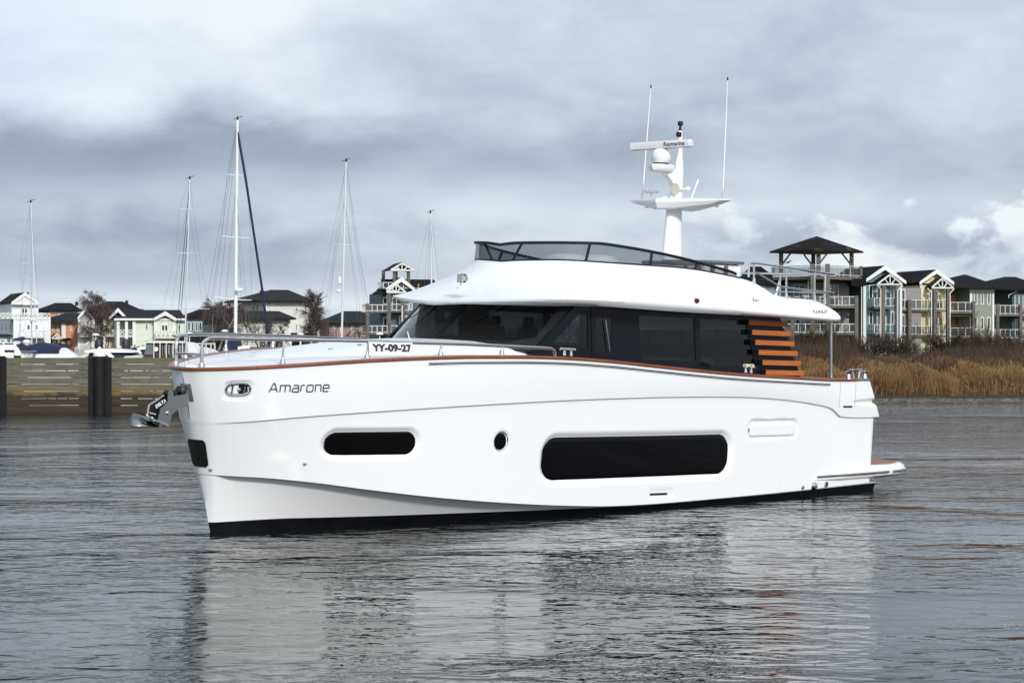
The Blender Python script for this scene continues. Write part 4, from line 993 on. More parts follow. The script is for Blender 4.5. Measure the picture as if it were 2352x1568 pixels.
# ------------------------------------------------------------------ water
def make_water():
    m = bpy.data.materials.new('harbour water'); m.use_nodes = True
    n = NT(m.node_tree); b = n.n['Principled BSDF']
    b.inputs['Base Color'].default_value = (.007, .009, .0085, 1); b.inputs['Specular IOR Level'].default_value = .20; b.inputs['Roughness'].default_value = .03; b.inputs['IOR'].default_value = 1.33
    g = n.add('ShaderNodeNewGeometry').outputs['Position']; x, y, z = n.sep(g)
    def lay(sx, sy, amp, det, dist=.4, w=0.):
        return n.m('MULTIPLY', n.noise(n.comb(n.m('MULTIPLY', x, sx), n.m('MULTIPLY', y, sy), w), 1., det, .5, dist), amp)
    # breeze patches: calm slicks and ruffled lanes
    patch = n.noise(n.comb(n.m('MULTIPLY', x, .07), n.m('MULTIPLY', y, .10), 3.), 1., 3, .5, .6)
    pm = n.mrange(patch, .36, .62, .35, 1.15)
    # lee of the hull and quay side: ruffled beyond the boat, smooth swell close to the near shore
    far = n.m('ADD', .7, n.m('MULTIPLY', n.mrange(y, 26., 75.), 1.5))
    rough = n.m('ADD', lay(4.6, 5.6, .0105, 2, .4, 9.), n.m('MULTIPLY', lay(10., 13., .0023, 2, .3, 2.), pm))
    big_ = n.m('ADD', lay(.34, .46, .085, 2, .3), n.m('ADD', lay(1.1, 1.6, .056, 2, .7, 5.), lay(2.4, 3.2, .019, 2, .6, 7.)))
    h = n.m('MULTIPLY', n.m('ADD', big_, n.m('MULTIPLY', rough, far)), n.m('MULTIPLY', pm, n.m('ADD', .9, n.m('MULTIPLY', n.mrange(y, 50., 95.), .7))))
    bp = n.add('ShaderNodeBump', {'Strength': 1., 'Distance': 1.0, 'Height': h}); n.l.new(bp.outputs[0], b.inputs['Normal'])
    return m
WATER = make_water()
b = MB(); b.add([(-900, -60, .06), (900, -60, .06), (900, 900, .06), (-900, 900, .06)], [(0, 1, 2, 3)])
w = b.build('water', WATER); w['kind'] = 'structure'
# ================================================================== the shores
def wx(px, Y): return (px-1176)/F*Y
def wz(py, Y): return H-(py-784)/F*Y
GL, GR = 1.5, 1.42                       # ground level of the left quay and of the right-hand shore
def siding(name, col, pitch=.17):
    if name in MATS: return MATS[name]
    m = bpy.data.materials.new(name); m.use_nodes = True; MATS[name] = m; n = NT(m.node_tree); b = n.n['Principled BSDF']
    x, y, z = n.sep(n.add('ShaderNodeNewGeometry').outputs['Position'])
    fr = n.m('FRACT', n.m('DIVIDE', z, pitch)); gap = n.m('LESS_THAN', fr, .13)
    v = n.noise(n.comb(n.m('MULTIPLY', n.m('ADD', x, y), .35), 0., n.m('FLOOR', n.m('DIVIDE', z, pitch))), 1., 3, .6)
    w = n.noise(n.comb(n.m('MULTIPLY', x, .8), n.m('MULTIPLY', y, .8), n.m('MULTIPLY', z, .22)), 1., 5, .65)
    c = n.ramp(v, [(.3, tuple(q*.86 for q in col)), (.7, tuple(min(1, q*1.1) for q in col))])
    c = n.mix(n.mrange(w, .5, .75, 0., .30), c, tuple(q*.55 for q in col)+(1,))
    n.l.new(n.mix(n.m('MULTIPLY', gap, .55), c, tuple(q*.35 for q in col)+(1,)), b.inputs['Base Color']); b.inputs['Roughness'].default_value = .7
    return m
def shingle(name, col, moss=0.):
    if name in MATS: return MATS[name]
    m = bpy.data.materials.new(name); m.use_nodes = True; MATS[name] = m; n = NT(m.node_tree); b = n.n['Principled BSDF']
    g = n.add('ShaderNodeNewGeometry').outputs['Position']; x, y, z = n.sep(g)
    f = n.noise(n.comb(n.m('MULTIPLY', x, 3.), n.m('MULTIPLY', y, 3.), n.m('MULTIPLY', z, 8.)), 1., 4, .7)
    c = n.ramp(f, [(.3, tuple(q*.6 for q in col)), (.7, tuple(q*1.5 for q in col))])
    if moss:
        k = n.noise(g, .55, 5, .7); c = n.mix(n.mrange(k, .66-.1*moss, .76-.1*moss, 0, .7), c, (.085, .075, .012, 1))
    n.l.new(c, b.inputs['Base Color']); b.inputs['Roughness'].default_value = .9; b.inputs['Specular IOR Level'].default_value = .12
    return m
S_WHITE = siding('white clapboard', (.70, .71, .72)); S_CREAM = siding('cream clapboard', (.66, .645, .59)); S_ORANGE = siding('orange clapboard', (.62, .26, .135))
S_YELLOW = siding('yellow clapboard', (.70, .59, .30)); S_PALEY = siding('pale yellow clapboard', (.50, .45, .27)); S_MINT = siding('mint clapboard', (.64, .68, .57)); S_BLUE = siding('blue clapboard', (.13, .24, .32)); S_PINK = siding('dusty pink clapboard', (.30, .20, .19))
S_TEAL = siding('teal clapboard', (.13, .225, .255)); S_SAGE = siding('sage clapboard', (.235, .255, .20)); S_GREIGE = siding('greige clapboard', (.24, .22, .205)); S_GREY = siding('grey clapboard', (.42, .42, .42)); S_SHTEAL = siding('shaded teal clapboard', (.075, .12, .14)); S_DTEAL = siding('deep teal and shaded blue clapboard', (.045, .085, .10))  # shaded teal: the lookout house's shade is put into its colour
RF = shingle('dark shingle roof', (.0095, .0095, .0105)); RFM = shingle('mossy shingle roof', (.0095, .0095, .010), 1.); RFG = shingle('slate grey roof', (.020, .022, .024)); RFGM = shingle('slate roof with moss', (.020, .022, .022), .5)
TRIM = mat('white painted trim', (.69, .69, .66), .55); WOOD = mat('grey weathered timber', (.115, .095, .08), .85, var=.3, vscale=1.5)
PANE = mat('far window pane', (.012, .016, .02), .08, spec=.6); PANEC = mat('curtained pane', (.11, .13, .15), .25); RAILGL = glass('balcony glass', (.88, .95, .97), .72); RAILM = mat('cream balcony rail', (.62, .61, .55), .5)
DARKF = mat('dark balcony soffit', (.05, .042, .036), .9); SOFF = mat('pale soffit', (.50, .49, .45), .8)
WRNG = random.Random(11); PANEB = mat('dark grey window pane', (.045, .05, .05), .12)  # pane tones are picked at random, as curtains vary
class House:
    """a building whose parts are measured on a facade plane: px, py are photo units, off is metres in front of that plane"""
    def __init__(s, name, label, cat, px, Y, yaw, ground, group=None):
        s.Y = Y; s.P = np.array([wx(px, Y), Y]); a = rad(yaw); s.d = np.array([math.cos(a), math.sin(a)]); s.n = np.array([math.sin(a), -math.cos(a)])
        s.g = ground; s.o = (s.P[0], s.P[1], ground); s.e = empty(name, s.o, (0, 0, 0), label, cat, group)
    def at(s, px, off=0.):
        k = (px-1176)/F; q = s.P+s.n*off            # q + d*u lies on the line x = k*y
        u = (k*q[1]-q[0])/(s.d[0]-k*s.d[1]); return u, q[1]+s.d[1]*u
    def u(s, px, off=0.): return s.at(px, off)[0]
    def z(s, px, py, off=0.): return wz(py, s.at(px, off)[1])
    def w(s, u, off, z): q = s.P+s.d*u+s.n*off; return (q[0], q[1], z)
    def hexu(s, b, u0, u1, o0, o1, z0, z1):
        return b.hexa([s.w(u0, o1, z0), s.w(u1, o1, z0), s.w(u1, o0, z0), s.w(u0, o0, z0), s.w(u0, o1, z1), s.w(u1, o1, z1), s.w(u1, o0, z1), s.w(u0, o0, z1)])
    def rect(s, b, x0, x1, y0, y1, o0, o1):
        m = (x0+x1)/2; return s.hexu(b, s.u(x0, o1), s.u(x1, o1), o0, o1, s.z(m, y1, o1), s.z(m, y0, o1))
    def loose(s, b, name, m, label, cat, group=None):     # furniture standing on a balcony: a thing of its own
        return tag(b.build(name, m), label, cat, group)
    def put(s, b, name, m, parent=None, label=None):
        o = b.build(name, m, parent or s.e, origin=s.o)
        if label: o['label'] = label
        return o
    def block(s, x0, x1, ytop, m, depth, off=0., ybot=None, name='wall'):
        b = MB(); zt = s.z((x0+x1)/2, ytop, off); zb_ = s.g-.1 if ybot is None else s.z((x0+x1)/2, ybot, off)
        s.hexu(b, s.u(x0, off), s.u(x1, off), off-depth, off, zb_, zt); return s.put(b, name, m)
    def win(s, x0, x1, y0, y1, off=0., m=None, bars=0, name='window'):
        t = .09; u0, u1 = s.u(x0, off), s.u(x1, off); mid_ = (x0+x1)/2; z0, z1 = s.z(mid_, y1, off), s.z(mid_, y0, off); b = MB()
        for a in ((u0, u0+t, z0, z1), (u1-t, u1, z0, z1), (u0+t, u1-t, z1-t, z1), (u0+t, u1-t, z0, z0+t)): s.hexu(b, a[0], a[1], off-.02, off+.06, a[2], a[3])
        for k in range(bars): c = u0+(u1-u0)*(k+1)/(bars+1); s.hexu(b, c-.05, c+.05, off-.02, off+.055, z0+t, z1-t)
        f = s.put(b, name, TRIM); b = MB(); s.hexu(b, u0+t*.5, u1-t*.5, off-.015, off+.02, z0+t*.5, z1-t*.5); s.put(b, 'pane', m or WRNG.choice((PANE, PANE, PANEC, PANEB)), f); return f
    def gable(s, x0, x1, xa, ye, ya, m, front=.4, back=8., thick=.16, trim=True, infill=None, name='roof', soff=0.):
        """gable end facing the water: eaves at x0 and x1 (height ye), apex at xa (height ya)"""
        u0, u1, ua = s.u(x0, front), s.u(x1, front), s.u(xa, front); ze = s.z(xa, ye, front); za = s.z(xa, ya, front); b = MB()
        for q in ((u0, ua), (u1, ua)):
            b.hexa([s.w(q[0], front, ze), s.w(q[1], front, za), s.w(q[1], -back, za), s.w(q[0], -back, ze), s.w(q[0], front, ze+thick), s.w(q[1], front, za+thick*1.3), s.w(q[1], -back, za+thick*1.3), s.w(q[0], -back, ze+thick)])
        r = s.put(b, name, m)
        if infill: b = MB(); k = .12; b.prism([(u0+k, ze), (u1-k, ze), (ua, za)], lambda p: s.w(p[0], -.15, p[1]), lambda p: s.w(p[0], soff, p[1])); s.put(b, 'gable_wall', infill)
        if trim:
            b = MB(); t = .26
            for q in (u0, u1): b.hexa([s.w(q, front, ze-t*.7), s.w(ua, front, za-t), s.w(ua, front+.06, za-t), s.w(q, front+.06, ze-t*.7), s.w(q, front, ze+thick), s.w(ua, front, za+thick*1.4), s.w(ua, front+.06, za+thick*1.4), s.w(q, front+.06, ze+thick)])
            s.put(b, 'bargeboard', TRIM, r)
        return r
    def porch(s, x0, x1, xa, ye, ya, off, m, depth):
        """small open gable with a white sunburst truss"""
        u0, u1, ua = s.u(x0, off), s.u(x1, off), s.u(xa, off); ze = s.z(xa, ye, off); za = s.z(xa, ya, off); b = MB(); th = .14
        for q in (u0, u1): b.hexa([s.w(q, off, ze), s.w(ua, off, za), s.w(ua, off-depth, za), s.w(q, off-depth, ze), s.w(q, off, ze+th), s.w(ua, off, za+th), s.w(ua, off-depth, za+th), s.w(q, off-depth, ze+th)])
        r = s.put(b, 'porch_roof', m); b = MB(); P = lambda u, z: s.w(u, off+.05, z); t = .12
        for a, c in (((u0, ze+.05), (ua, za+.1)), ((u1, ze+.05), (ua, za+.1)), ((u0, ze), (u1, ze))): b.tube([P(*a), P(*c)], t*.75, 4)
        for k in (-.45, 0, .45): b.tube([P(ua+k*.25*(u1-ua), ze), P(ua+k*(u1-ua)*.9, ze+(za-ze)*(1-abs(k)*.95))], .07, 4)
        s.put(b, 'truss', TRIM, r); return r
    def hip(s, x0, x1, ye, xr0, xr1, yr, m, depth, front=.6, thick=.15, name='roof', fascia=None):
        u0, u1 = s.u(x0, front), s.u(x1, front); ze = s.z((x0+x1)/2, ye, front); mo = front-depth/2
        r0, r1 = s.u(xr0, mo), s.u(xr1, mo); zr = s.z((xr0+xr1)/2, yr, mo); b = MB()
        if r1-r0 < .05: r1 = r0+.05
        b.hexa([s.w(u0, front, ze), s.w(u1, front, ze), s.w(u1, front-depth, ze), s.w(u0, front-depth, ze), s.w(u0, front, ze+thick), s.w(u1, front, ze+thick), s.w(u1, front-depth, ze+thick), s.w(u0, front-depth, ze+thick)])
        V = [s.w(u0, front, ze+thick), s.w(u1, front, ze+thick), s.w(u1, front-depth, ze+thick), s.w(u0, front-depth, ze+thick), s.w(r0, mo, zr), s.w(r1, mo, zr)]
        b.add(V, [(0, 1, 5, 4), (1, 2, 5), (2, 3, 4, 5), (3, 0, 4)]); return s.put(b, name, m)
    def post(s, px, y0, y1, off, m, r=.13, name='post'):
        u = s.u(px, off); b = MB(); s.hexu(b, u-r, u+r, off-r, off+r, s.g if y1 is None else s.z(px, y1, off), s.z(px, y0, off)); return s.put(b, name, m)
    def pipe(s, px, y0, y1, off, lean=0.):
        u = s.u(px, off); b = MB(); z1 = s.z(px, y0, off); z0 = s.g if y1 is None else s.z(px, y1, off)
        b.tube([s.w(u, off, z0), s.w(u, off, z1-.5), s.w(u+lean, off-.3*0, z1)], .06, 6); return s.put(b, 'downpipe', TRIM)
    def balcony(s, x0, x1, yr0, yr1, ys, off, depth, bays=4, glassy=True, cross=False, m=None):
        """slab with a framed railing: rail top yr0, foot yr1, underside of the slab ys"""
        m_ = (x0+x1)/2; u0, u1 = s.u(x0, off), s.u(x1, off); zt, zf, zs = s.z(m_, yr0, off), s.z(m_, yr1, off), s.z(m_, ys, off); b = MB()
        s.hexu(b, u0, u1, off-depth, off, zs, zf-.08); sl = s.put(b, 'balcony', m or WOOD); b = MB(); R = m and TRIM or RAILM
        k = .035
        for za, zb2 in ((zt-.06, zt), (zf, zf+.06)):
            s.hexu(b, u0, u1, off-.09, off-.03, za, zb2)
            for uu in (u0, u1): s.hexu(b, uu-k, uu+k, off-depth, off-.09, za, zb2)
        for i in range(bays+1): c = u0+(u1-u0)*i/bays; s.hexu(b, c-k, c+k, off-.09, off-.03, zf-.1, zt-.06)
        if cross:
            for i in range(bays):
                a, c = u0+(u1-u0)*i/bays, u0+(u1-u0)*(i+1)/bays
                for q in ((zf, zt), (zt, zf)): b.tube([s.w(a, off-.06, q[0]), s.w(c, off-.06, q[1])], .055, 4)
        s.put(b, 'railing', R, sl)
        if glassy:
            b = MB(); b.add([s.w(u0, off-.055, zf+.05), s.w(u1, off-.055, zf+.05), s.w(u1, off-.055, zt-.05), s.w(u0, off-.055, zt-.05)], [(0, 1, 2, 3)])
            b.add([s.w(u0, off-.1, zf+.05), s.w(u0, off-depth, zf+.05), s.w(u0, off-depth, zt-.05), s.w(u0, off-.1, zt-.05)], [(0, 1, 2, 3)]); s.put(b, 'glass_panel', RAILGL, sl)
        return sl
    def corner(s, px, y0, off=0., w_=.22, name='corner_board'):
        u = s.u(px, off); b = MB(); s.hexu(b, u-w_/2, u+w_/2, off-.05, off+.05, s.g, s.z(px, y0, off)); return s.put(b, name, TRIM)
    def chimney(s, px, y0, y1, off, r=.25):
        u = s.u(px, off); b = MB(); s.hexu(b, u-r, u+r, off-r, off+r, s.z(px, y1, off), s.z(px, y0, off)); return s.put(b, 'chimney', BLK)
# ------------------------------------------------------------------ terrain: left quay, right bank
def ground_h(X, Y):
    r = float(sstep((X-2)/8.)); ysl = 158.; ysr = 117.4+.7*math.sin(X*.31)+.4*math.sin(X*.9+1)
    zl = -1.2+(GL+1.2)*float(sstep((Y-ysl)/3.)); d = Y-ysr
    zr = float(np.interp(d, [-6, 0, 1.5, 2.4, 7, 14, 32], [-1.0, .05, .15, .32, .42, .85, GR]))+.05*math.sin(X*1.7)*math.sin(Y*1.3)*(d > 0)
    return zl*(1-r)+zr*r
def make_ground():
    xs = np.concatenate([np.linspace(-900, -70, 8), np.linspace(-66, 75, 190), np.linspace(80, 900, 8)]); ys = np.concatenate([np.linspace(112, 170, 95), np.linspace(173, 240, 14), [300, 420, 700, 1500, 4000]])
    V = [(x*(1 if y < 700 else y/700), y, ground_h(x, y)) for y in ys for x in xs]; n = len(xs)
    Fc = [(j*n+i, j*n+i+1, (j+1)*n+i+1, (j+1)*n+i) for j in range(len(ys)-1) for i in range(n-1)]
    m = bpy.data.materials.new('bank soil and grass'); m.use_nodes = True; nt = NT(m.node_tree); b = nt.n['Principled BSDF']
    g = nt.add('ShaderNodeNewGeometry').outputs['Position']; x, y, z = nt.sep(g); f = nt.noise(g, 1.3, 6, .7); f2 = nt.noise(g, .25, 3, .5)
    mud = nt.ramp(f, [(.3, (.018, .014, .010)), (.55, (.045, .034, .024)), (.75, (.085, .066, .045))])
    gr = nt.ramp(f2, [(.3, (.030, .055, .012)), (.7, (.075, .085, .025))])
    stones = nt.ramp(nt.noise(g, 4., 3, .6), [(.4, (.03, .026, .02)), (.62, (.20, .17, .12))])
    c = nt.mix(nt.mrange(z, .9, 1.3), mud, gr); c = nt.mix(nt.m('MULTIPLY', nt.mrange(z, .04, .10), nt.mrange(z, .30, .22)), c, stones)
    nt.l.new(c, b.inputs['Base Color']); b.inputs['Roughness'].default_value = .9; b.inputs['Specular IOR Level'].default_value = .2
    bp = nt.add('ShaderNodeBump', {'Strength': .6, 'Distance': .15, 'Height': f}); nt.l.new(bp.outputs[0], b.inputs['Normal'])
    q = MB(); q.add(V, Fc); o = q.build('ground', m, smooth=True); o['kind'] = 'structure'
make_ground()
# ------------------------------------------------------------------ timber breakwater on the left
def wall_mat():
    m = bpy.data.materials.new('weathered breakwater planks'); m.use_nodes = True; n = NT(m.node_tree); b = n.n['Principled BSDF']
    x, y, z = n.sep(n.add('ShaderNodeNewGeometry').outputs['Position'])
    g1 = n.noise(n.comb(n.m('MULTIPLY', x, .9), 0., n.m('MULTIPLY', z, 16.)), 1., 6, .65, .2); g2 = n.noise(n.comb(n.m('MULTIPLY', x, .8), 3., n.m('MULTIPLY', z, 1.2)), 1., 5, .65)
    c = n.ramp(g1, [(.28, (.036, .034, .025)), (.5, (.115, .104, .077)), (.75, (.21, .19, .145))])
    zz = n.m('ADD', z, n.m('MULTIPLY', n.m('SUBTRACT', g2, .5), .9))
    wet = n.ramp(g1, [(.3, (.016, .011, .006)), (.7, (.055, .038, .020))])
    c = n.mix(n.mrange(zz, 1.05, .80), c, wet)
    alg = n.m('MULTIPLY', n.mrange(zz, .86, 1.04), n.mrange(zz, 1.40, 1.18)); c = n.mix(n.m('MULTIPLY', alg, n.mrange(g2, .36, .62, .12, .85)), c, (.15, .098, .008, 1))
    c = n.mix(n.m('MULTIPLY', n.mrange(zz, 2.25, 2.55), .5), c, (.085, .085, .03, 1))
    n.l.new(c, b.inputs['Base Color']); b.inputs['Roughness'].default_value = .85; return m
WALLM = wall_mat(); YW = 102.
PILEM = mat('tarred pile', (.012, .0115, .0125), .7, spec=.2, var=.35, vscale=2.5); CAPM = mat('white pile cap', (.78, .75, .62), .45)
PLANK_Y = [821.3, 836, 851, 866.4, 882, 898.3, 915, 930.5, 946]
def bw_panel(x0, x1, label):
    X0, X1 = wx(x0, YW), wx(x1, YW); o = (X0, YW, 0.); e = empty('plank_breakwater', o, (0, 0, 0), label, 'breakwater', 'plank panels of the breakwater'); rng = random.Random(int(x0)+500)
    b = MB()
    for i in range(len(PLANK_Y)-1):
        zt = wz(PLANK_Y[i]+(0 if i == 0 else .45), YW); zb = wz(PLANK_Y[i+1]-.35, YW); t = rng.uniform(-.012, .012); sg = rng.uniform(-.01, .01)
        b.hexa([(X0, YW-.05, zb+t), (X1, YW-.05, zb-t), (X1, YW+.05, zb-t), (X0, YW+.05, zb+t), (X0, YW-.05, zt+t+sg), (X1, YW-.05, zt-t), (X1, YW+.05, zt-t), (X0, YW+.05, zt+t+sg)])
    for i in range(1, len(PLANK_Y)-1):
        for k in range(rng.randint(2, 4)): x = rng.uniform(X0, X1-.2); zc_ = wz(PLANK_Y[i], YW); b.box(x, x+rng.choice((.06, .1, .25, .5)), YW-.035, YW+.035, zc_-.05, zc_+.05)
    for i in range(len(PLANK_Y)-1):
        for k in (.055, .075, .925, .945):
            if rng.random() < .8: x = X0+(X1-X0)*k; zc_ = wz((PLANK_Y[i]+PLANK_Y[i+1])/2+rng.uniform(-3, 3), YW); b.box(x-.03, x+.03, YW-.075, YW-.045, zc_-.03, zc_+.03)
    b.box(X0, X1, YW-.04, YW+.04, -1.2, wz(945.2, YW)); b.build('planks', WALLM, e, origin=o)
    for k in (.06, .94):
        xx_ = X0+(X1-X0)*k; MB().box(xx_-.22, xx_+.22, YW+.052, YW+.2, -1, wz(822, YW)).build('batten', PILEM, e, origin=o)
def bw_pile(xc, label):
    dn = 0 if xc < 300 else 30
    X = wx(xc, YW-.3); o = (X, YW-.25, 0); e = empty('breakwater_pile', o, (0, 0, 0), label, 'pile', 'piles of the breakwater')
    MB().lathe((X, YW-.25, 0), [(.25, -1.5), (.25, wz(815+dn, YW))], 12).build('post', PILEM, e, True, origin=o)
    for s_, w_ in ((-1, .29), (1, .29)): MB().box(X+s_*.15, X+s_*(.26+w_*.9), YW-.14, YW+.10, -1.5, wz(821, YW)+.02).build('side_board', PILEM, e, origin=o)
    MB().lathe((X, YW-.25, wz(815+dn, YW)), [(.28, -.06), (.28, .07), (.15, .25), (.02, .38)], 14).build('cap', CAPM, e, origin=o)
for xc, lb in ((-14, 'dark pile at the left edge of the photo beside the plank breakwater'), (228, 'dark tarred pile with a white cone cap left of the bow'), (470, 'dark pile of the breakwater hidden by the bow'), (712, 'breakwater pile behind the hull below the bow name'), (954, 'last breakwater pile behind the hull')): bw_pile(xc, lb)
for x0, x1, lb in ((-240, -40, 'plank breakwater panel beyond the left edge of the photo'), (14, 203, 'weathered plank panel with a yellow algae stripe at the far left'), (253, 445, 'weathered plank panel between the white capped pile and the bow'), (495, 687, 'plank breakwater panel behind the bow'), (737, 929, 'plank breakwater panel behind the hull amidships')): bw_panel(x0, x1, lb)
for xc, yt, lb in ((4, 806, 'small white cone topped pile behind the breakwater, at the photo edge'), (40, 805, 'small white cone topped pile behind the breakwater, right of the edge one')):
    X = wx(xc, 108); e = empty('mooring_pile', (X, 108, 0), (0, 0, 0), lb, 'pile', 'white topped piles behind the breakwater')
    MB().lathe((0, 0, 0), [(.18, -1.5), (.18, wz(yt+9, 108))], 10).build('post', PILEM, e, True); MB().lathe((0, 0, wz(yt+9, 108)), [(.22, -.05), (.22, .03), (.02, .36)], 12).build('cap', CAPM, e)
# ================================================================== houses on the left shore
h = House('white_house', 'white clapboard house with a roof terrace and gable at the left edge', 'house', 32, 262, 22, GL)
h.block(32, 115, 731, S_WHITE, 11); h.block(27, 88, 697, S_WHITE, 9, off=-.6, ybot=731, name='upper_wall')
h.gable(26, 89.5, 57.6, 697, 675, RFM, front=.1, back=10, infill=S_WHITE)
b = MB(); h.rect(b, 27, 88, 696, 699.5, -.55, .1); h.rect(b, 31, 116, 729, 732.5, -.2, .12); h.put(b, 'cornice', TRIM)
h.balcony(-14, 114, 718.5, 731, 733, .1, 2.5, 12, False, True, TRIM)
h.win(49, 63.5, 707, 730, -.55, bars=1, name='terrace_door')
for a in ((45, 49.5, 742.5, 757), (61, 69.5, 745, 758), (79, 87.5, 745, 758), (99.5, 103.5, 744, 758)): h.win(*a)
h.balcony(51.5, 106, 757.5, 773, 776, 1.6, 1.6, 4, False, True, TRIM)
for px in (58, 80, 98): h.win(px, px+6, 780, 796)
h.corner(33, 731); h.corner(114, 731); h.chimney(62.5, 671.5, 680, -2, .18)
for k in (2.5, 5.5, 8.5):      # windows in the shaded side wall
    b = MB(); u = h.u(32); b.hexa([h.w(u-.04, -k-.5, h.z(30, 757)), h.w(u-.04, -k, h.z(30, 757)), h.w(u+.02, -k, h.z(30, 757)), h.w(u+.02, -k-.5, h.z(30, 757)), h.w(u-.04, -k-.5, h.z(30, 742)), h.w(u-.04, -k, h.z(30, 742)), h.w(u+.02, -k, h.z(30, 742)), h.w(u+.02, -k-.5, h.z(30, 742))]); h.put(b, 'side_window', PANE)
h = House('garden_annex', 'low white annex with a dark roof and blue door below the white house', 'annex', 0, 255, 15, GL)
h.block(-30, 27, 772, S_WHITE, 4); h.hip(-36, 29, 772.5, -30, 18, 767, RFG, 5.); b = MB(); h.rect(b, 17, 24, 777, 800, -.02, .05); h.put(b, 'door', mat('blue door', (.02, .16, .28), .5)); h.win(0, 12, 778, 792, bars=2)
h = House('orange_house', 'tall orange house with a wide dark hipped roof behind the lower orange one', 'house', 115, 290, 16, GL)
h.block(114, 178, 714, S_ORANGE, 12); h.hip(88, 190, 715, 127, 163, 695.5, RF, 14.); h.win(133, 140, 721, 733); b = MB(); h.rect(b, 114, 178, 714, 720, 0, .12); h.put(b, 'fascia', SOFF); h.chimney(176, 693, 702, -5, .2)
h = House('orange_house', 'low orange two storey house with a slate roof beside the white terrace house', 'house', 145, 268, 20, GL)
h.block(117, 146, 739, S_ORANGE, 9, off=-.8); h.block(145, 196, 739, S_ORANGE, 9); h.hip(114, 200, 738, 152, 190, 718.5, RFG, 11., front=1.)
for a in ((120, 125, 744, 760), (130.5, 134.5, 745, 760), (138.5, 142.5, 745, 760)): h.win(*a, off=-.8)
h.win(160.5, 165.5, 745, 760); h.corner(146, 740, .05, .5); b = MB(); h.rect(b, 116, 197, 737, 741, -.8, .1); h.put(b, 'fascia', SOFF)
h.porch(119, 140, 131, 778, 768, 1.5, RFG, 3.); h.win(122, 129, 782, 797, off=.2)
h = House('row_house', 'grey gabled end of the row house behind the bare birch', 'house', 180, 258, 10, GL)
h.block(180, 213, 731, S_GREY, 9); h.gable(178.5, 214, 195.5, 731, 712, RFG, front=.3, back=8, infill=S_GREY)
for a in ((184, 191, 742, 758), (199, 206, 742, 758), (184, 191, 776, 798), (198, 205, 776, 798)): h.win(*a, bars=1)
h.balcony(182, 212, 757, 771, 774, 1.4, 1.4, 3, False, True, TRIM); h.corner(212, 732); h.corner(181, 732)
h = House('row_house', 'pale yellow middle section of the row house right of the birch trunk', 'house', 214, 260, 6, GL)
h.block(213, 272, 733, S_PALEY, 9); h.gable(-1, -1, -1, 0, 0, RFG) if False else None
h.hip(200, 300, 731.5, 190, 330, 709.5, RFG, 9., name='roof'); h.gable(251, 291, 271, 731, 711, RFG, front=1.4, back=5, infill=S_GREY)
for a in ((229, 236, 745, 758), (257, 264, 743, 758), (226, 233, 778, 798), (246, 252, 778, 798)): h.win(*a)
h.balcony(216, 268, 757, 770, 773, 1.3, 1.3, 6, False, True, TRIM)
for px in (216, 240, 266): h.post(px, 733, None, 1.25, TRIM, .12)
h = House('row_house', 'pale green end of the row house with loggias and a small white gable', 'house', 271, 258, 8, GL)
h.block(309, 356, 734, S_MINT, 9); h.block(356, 401, 734, S_MINT, 9.6, off=.6, name='bay_wall'); h.block(400, 424, 734, S_MINT, 9); h.block(271, 310, 734, S_MINT, 7, off=-2., name='loggia_wall')
b = MB(); u0, u1 = h.u(262, .7), h.u(428, .7); zt, zr = h.z(340, 733, .7), h.z(340, 711.5, -4.)
r0, r1 = h.u(270, -4), h.u(413, -4); zl = h.z(425, 734, .7)
b.add([h.w(u0, .7, zt), h.w(u1, .7, zt), h.w(r1, -4., zr), h.w(r0, -4., zr), h.w(u1, -9., zt), h.w(u0, -9, zt)], [(0, 1, 2, 3), (1, 4, 2), (2, 4, 5, 3), (0, 3, 5)]); h.put(b, 'roof', RFG)
b = MB(); h.rect(b, 262, 428, 731, 735.5, .3, .72); h.put(b, 'fascia', TRIM)
h.gable(353.6, 404, 379.6, 733, 719, RFG, front=1.1, back=4, infill=S_WHITE)
for a in ((334, 340.5, 743, 758), (408.5, 415, 745, 760), (333.5, 340, 780, 795)): h.win(*a)
h.win(370.5, 386, 745, 762, off=.6, bars=1, name='french_door'); h.win(283, 289, 744, 770, off=-2); h.win(294, 301, 744, 770, off=-2, bars=1); h.win(284, 290, 779, 799, off=-2); h.win(295, 302, 779, 799, off=-2)
h.balcony(271, 309, 757, 770, 774, .3, 2.2, 2, False, True, TRIM); h.balcony(271, 309, 794.7, 803, 805, .3, 2.2, 2, False, True, TRIM); h.balcony(358.7, 402, 758.5, 774, 777, 1.7, 1.2, 4, False, True, TRIM)
for px in (271.5, 290.5, 308): h.post(px, 734, None, .2, TRIM, .17)
for px in (356.5, 400): h.corner(px, 735, .62, .3)
h.corner(310, 735)
h = House('far_house', 'dark hipped roof of a house behind the row house', 'house', 210, 310, 10, GL)
h.block(212, 312, 712, S_GREY, 12); h.hip(205, 322, 712, 243.5, 281, 692, RF, 16.); h.chimney(291, 690, 702, -7, .22)
h = House('blue_house', 'blue house with four narrow windows behind the bow rail, left of the tall mast', 'house', 429, 275, 14, GL)
h.block(428, 467, 731, S_BLUE, 12); h.block(467, 545, 731, S_DTEAL, 10, off=-.9); h.hip(424, 548, 731.5, 477, 512, 703, RF, 14.)  # the right-hand wall's shade is put in as darker clapboard
for px in (430.5, 439, 447.5, 456.5): h.win(px, px+7, 739, 760)
b = MB(); h.rect(b, 427, 545, 731, 735, -.3, .1); h.put(b, 'fascia', SOFF)
h = House('boat_shed', 'long low dark roofed shed behind the bow rail', 'shed', 400, 240, 5, GL)
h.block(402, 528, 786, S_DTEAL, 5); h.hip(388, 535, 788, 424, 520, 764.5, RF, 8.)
h = House('white_house', 'tall cream white house with a mossy hipped roof and three narrow windows', 'house', 611, 262, 24, GL)
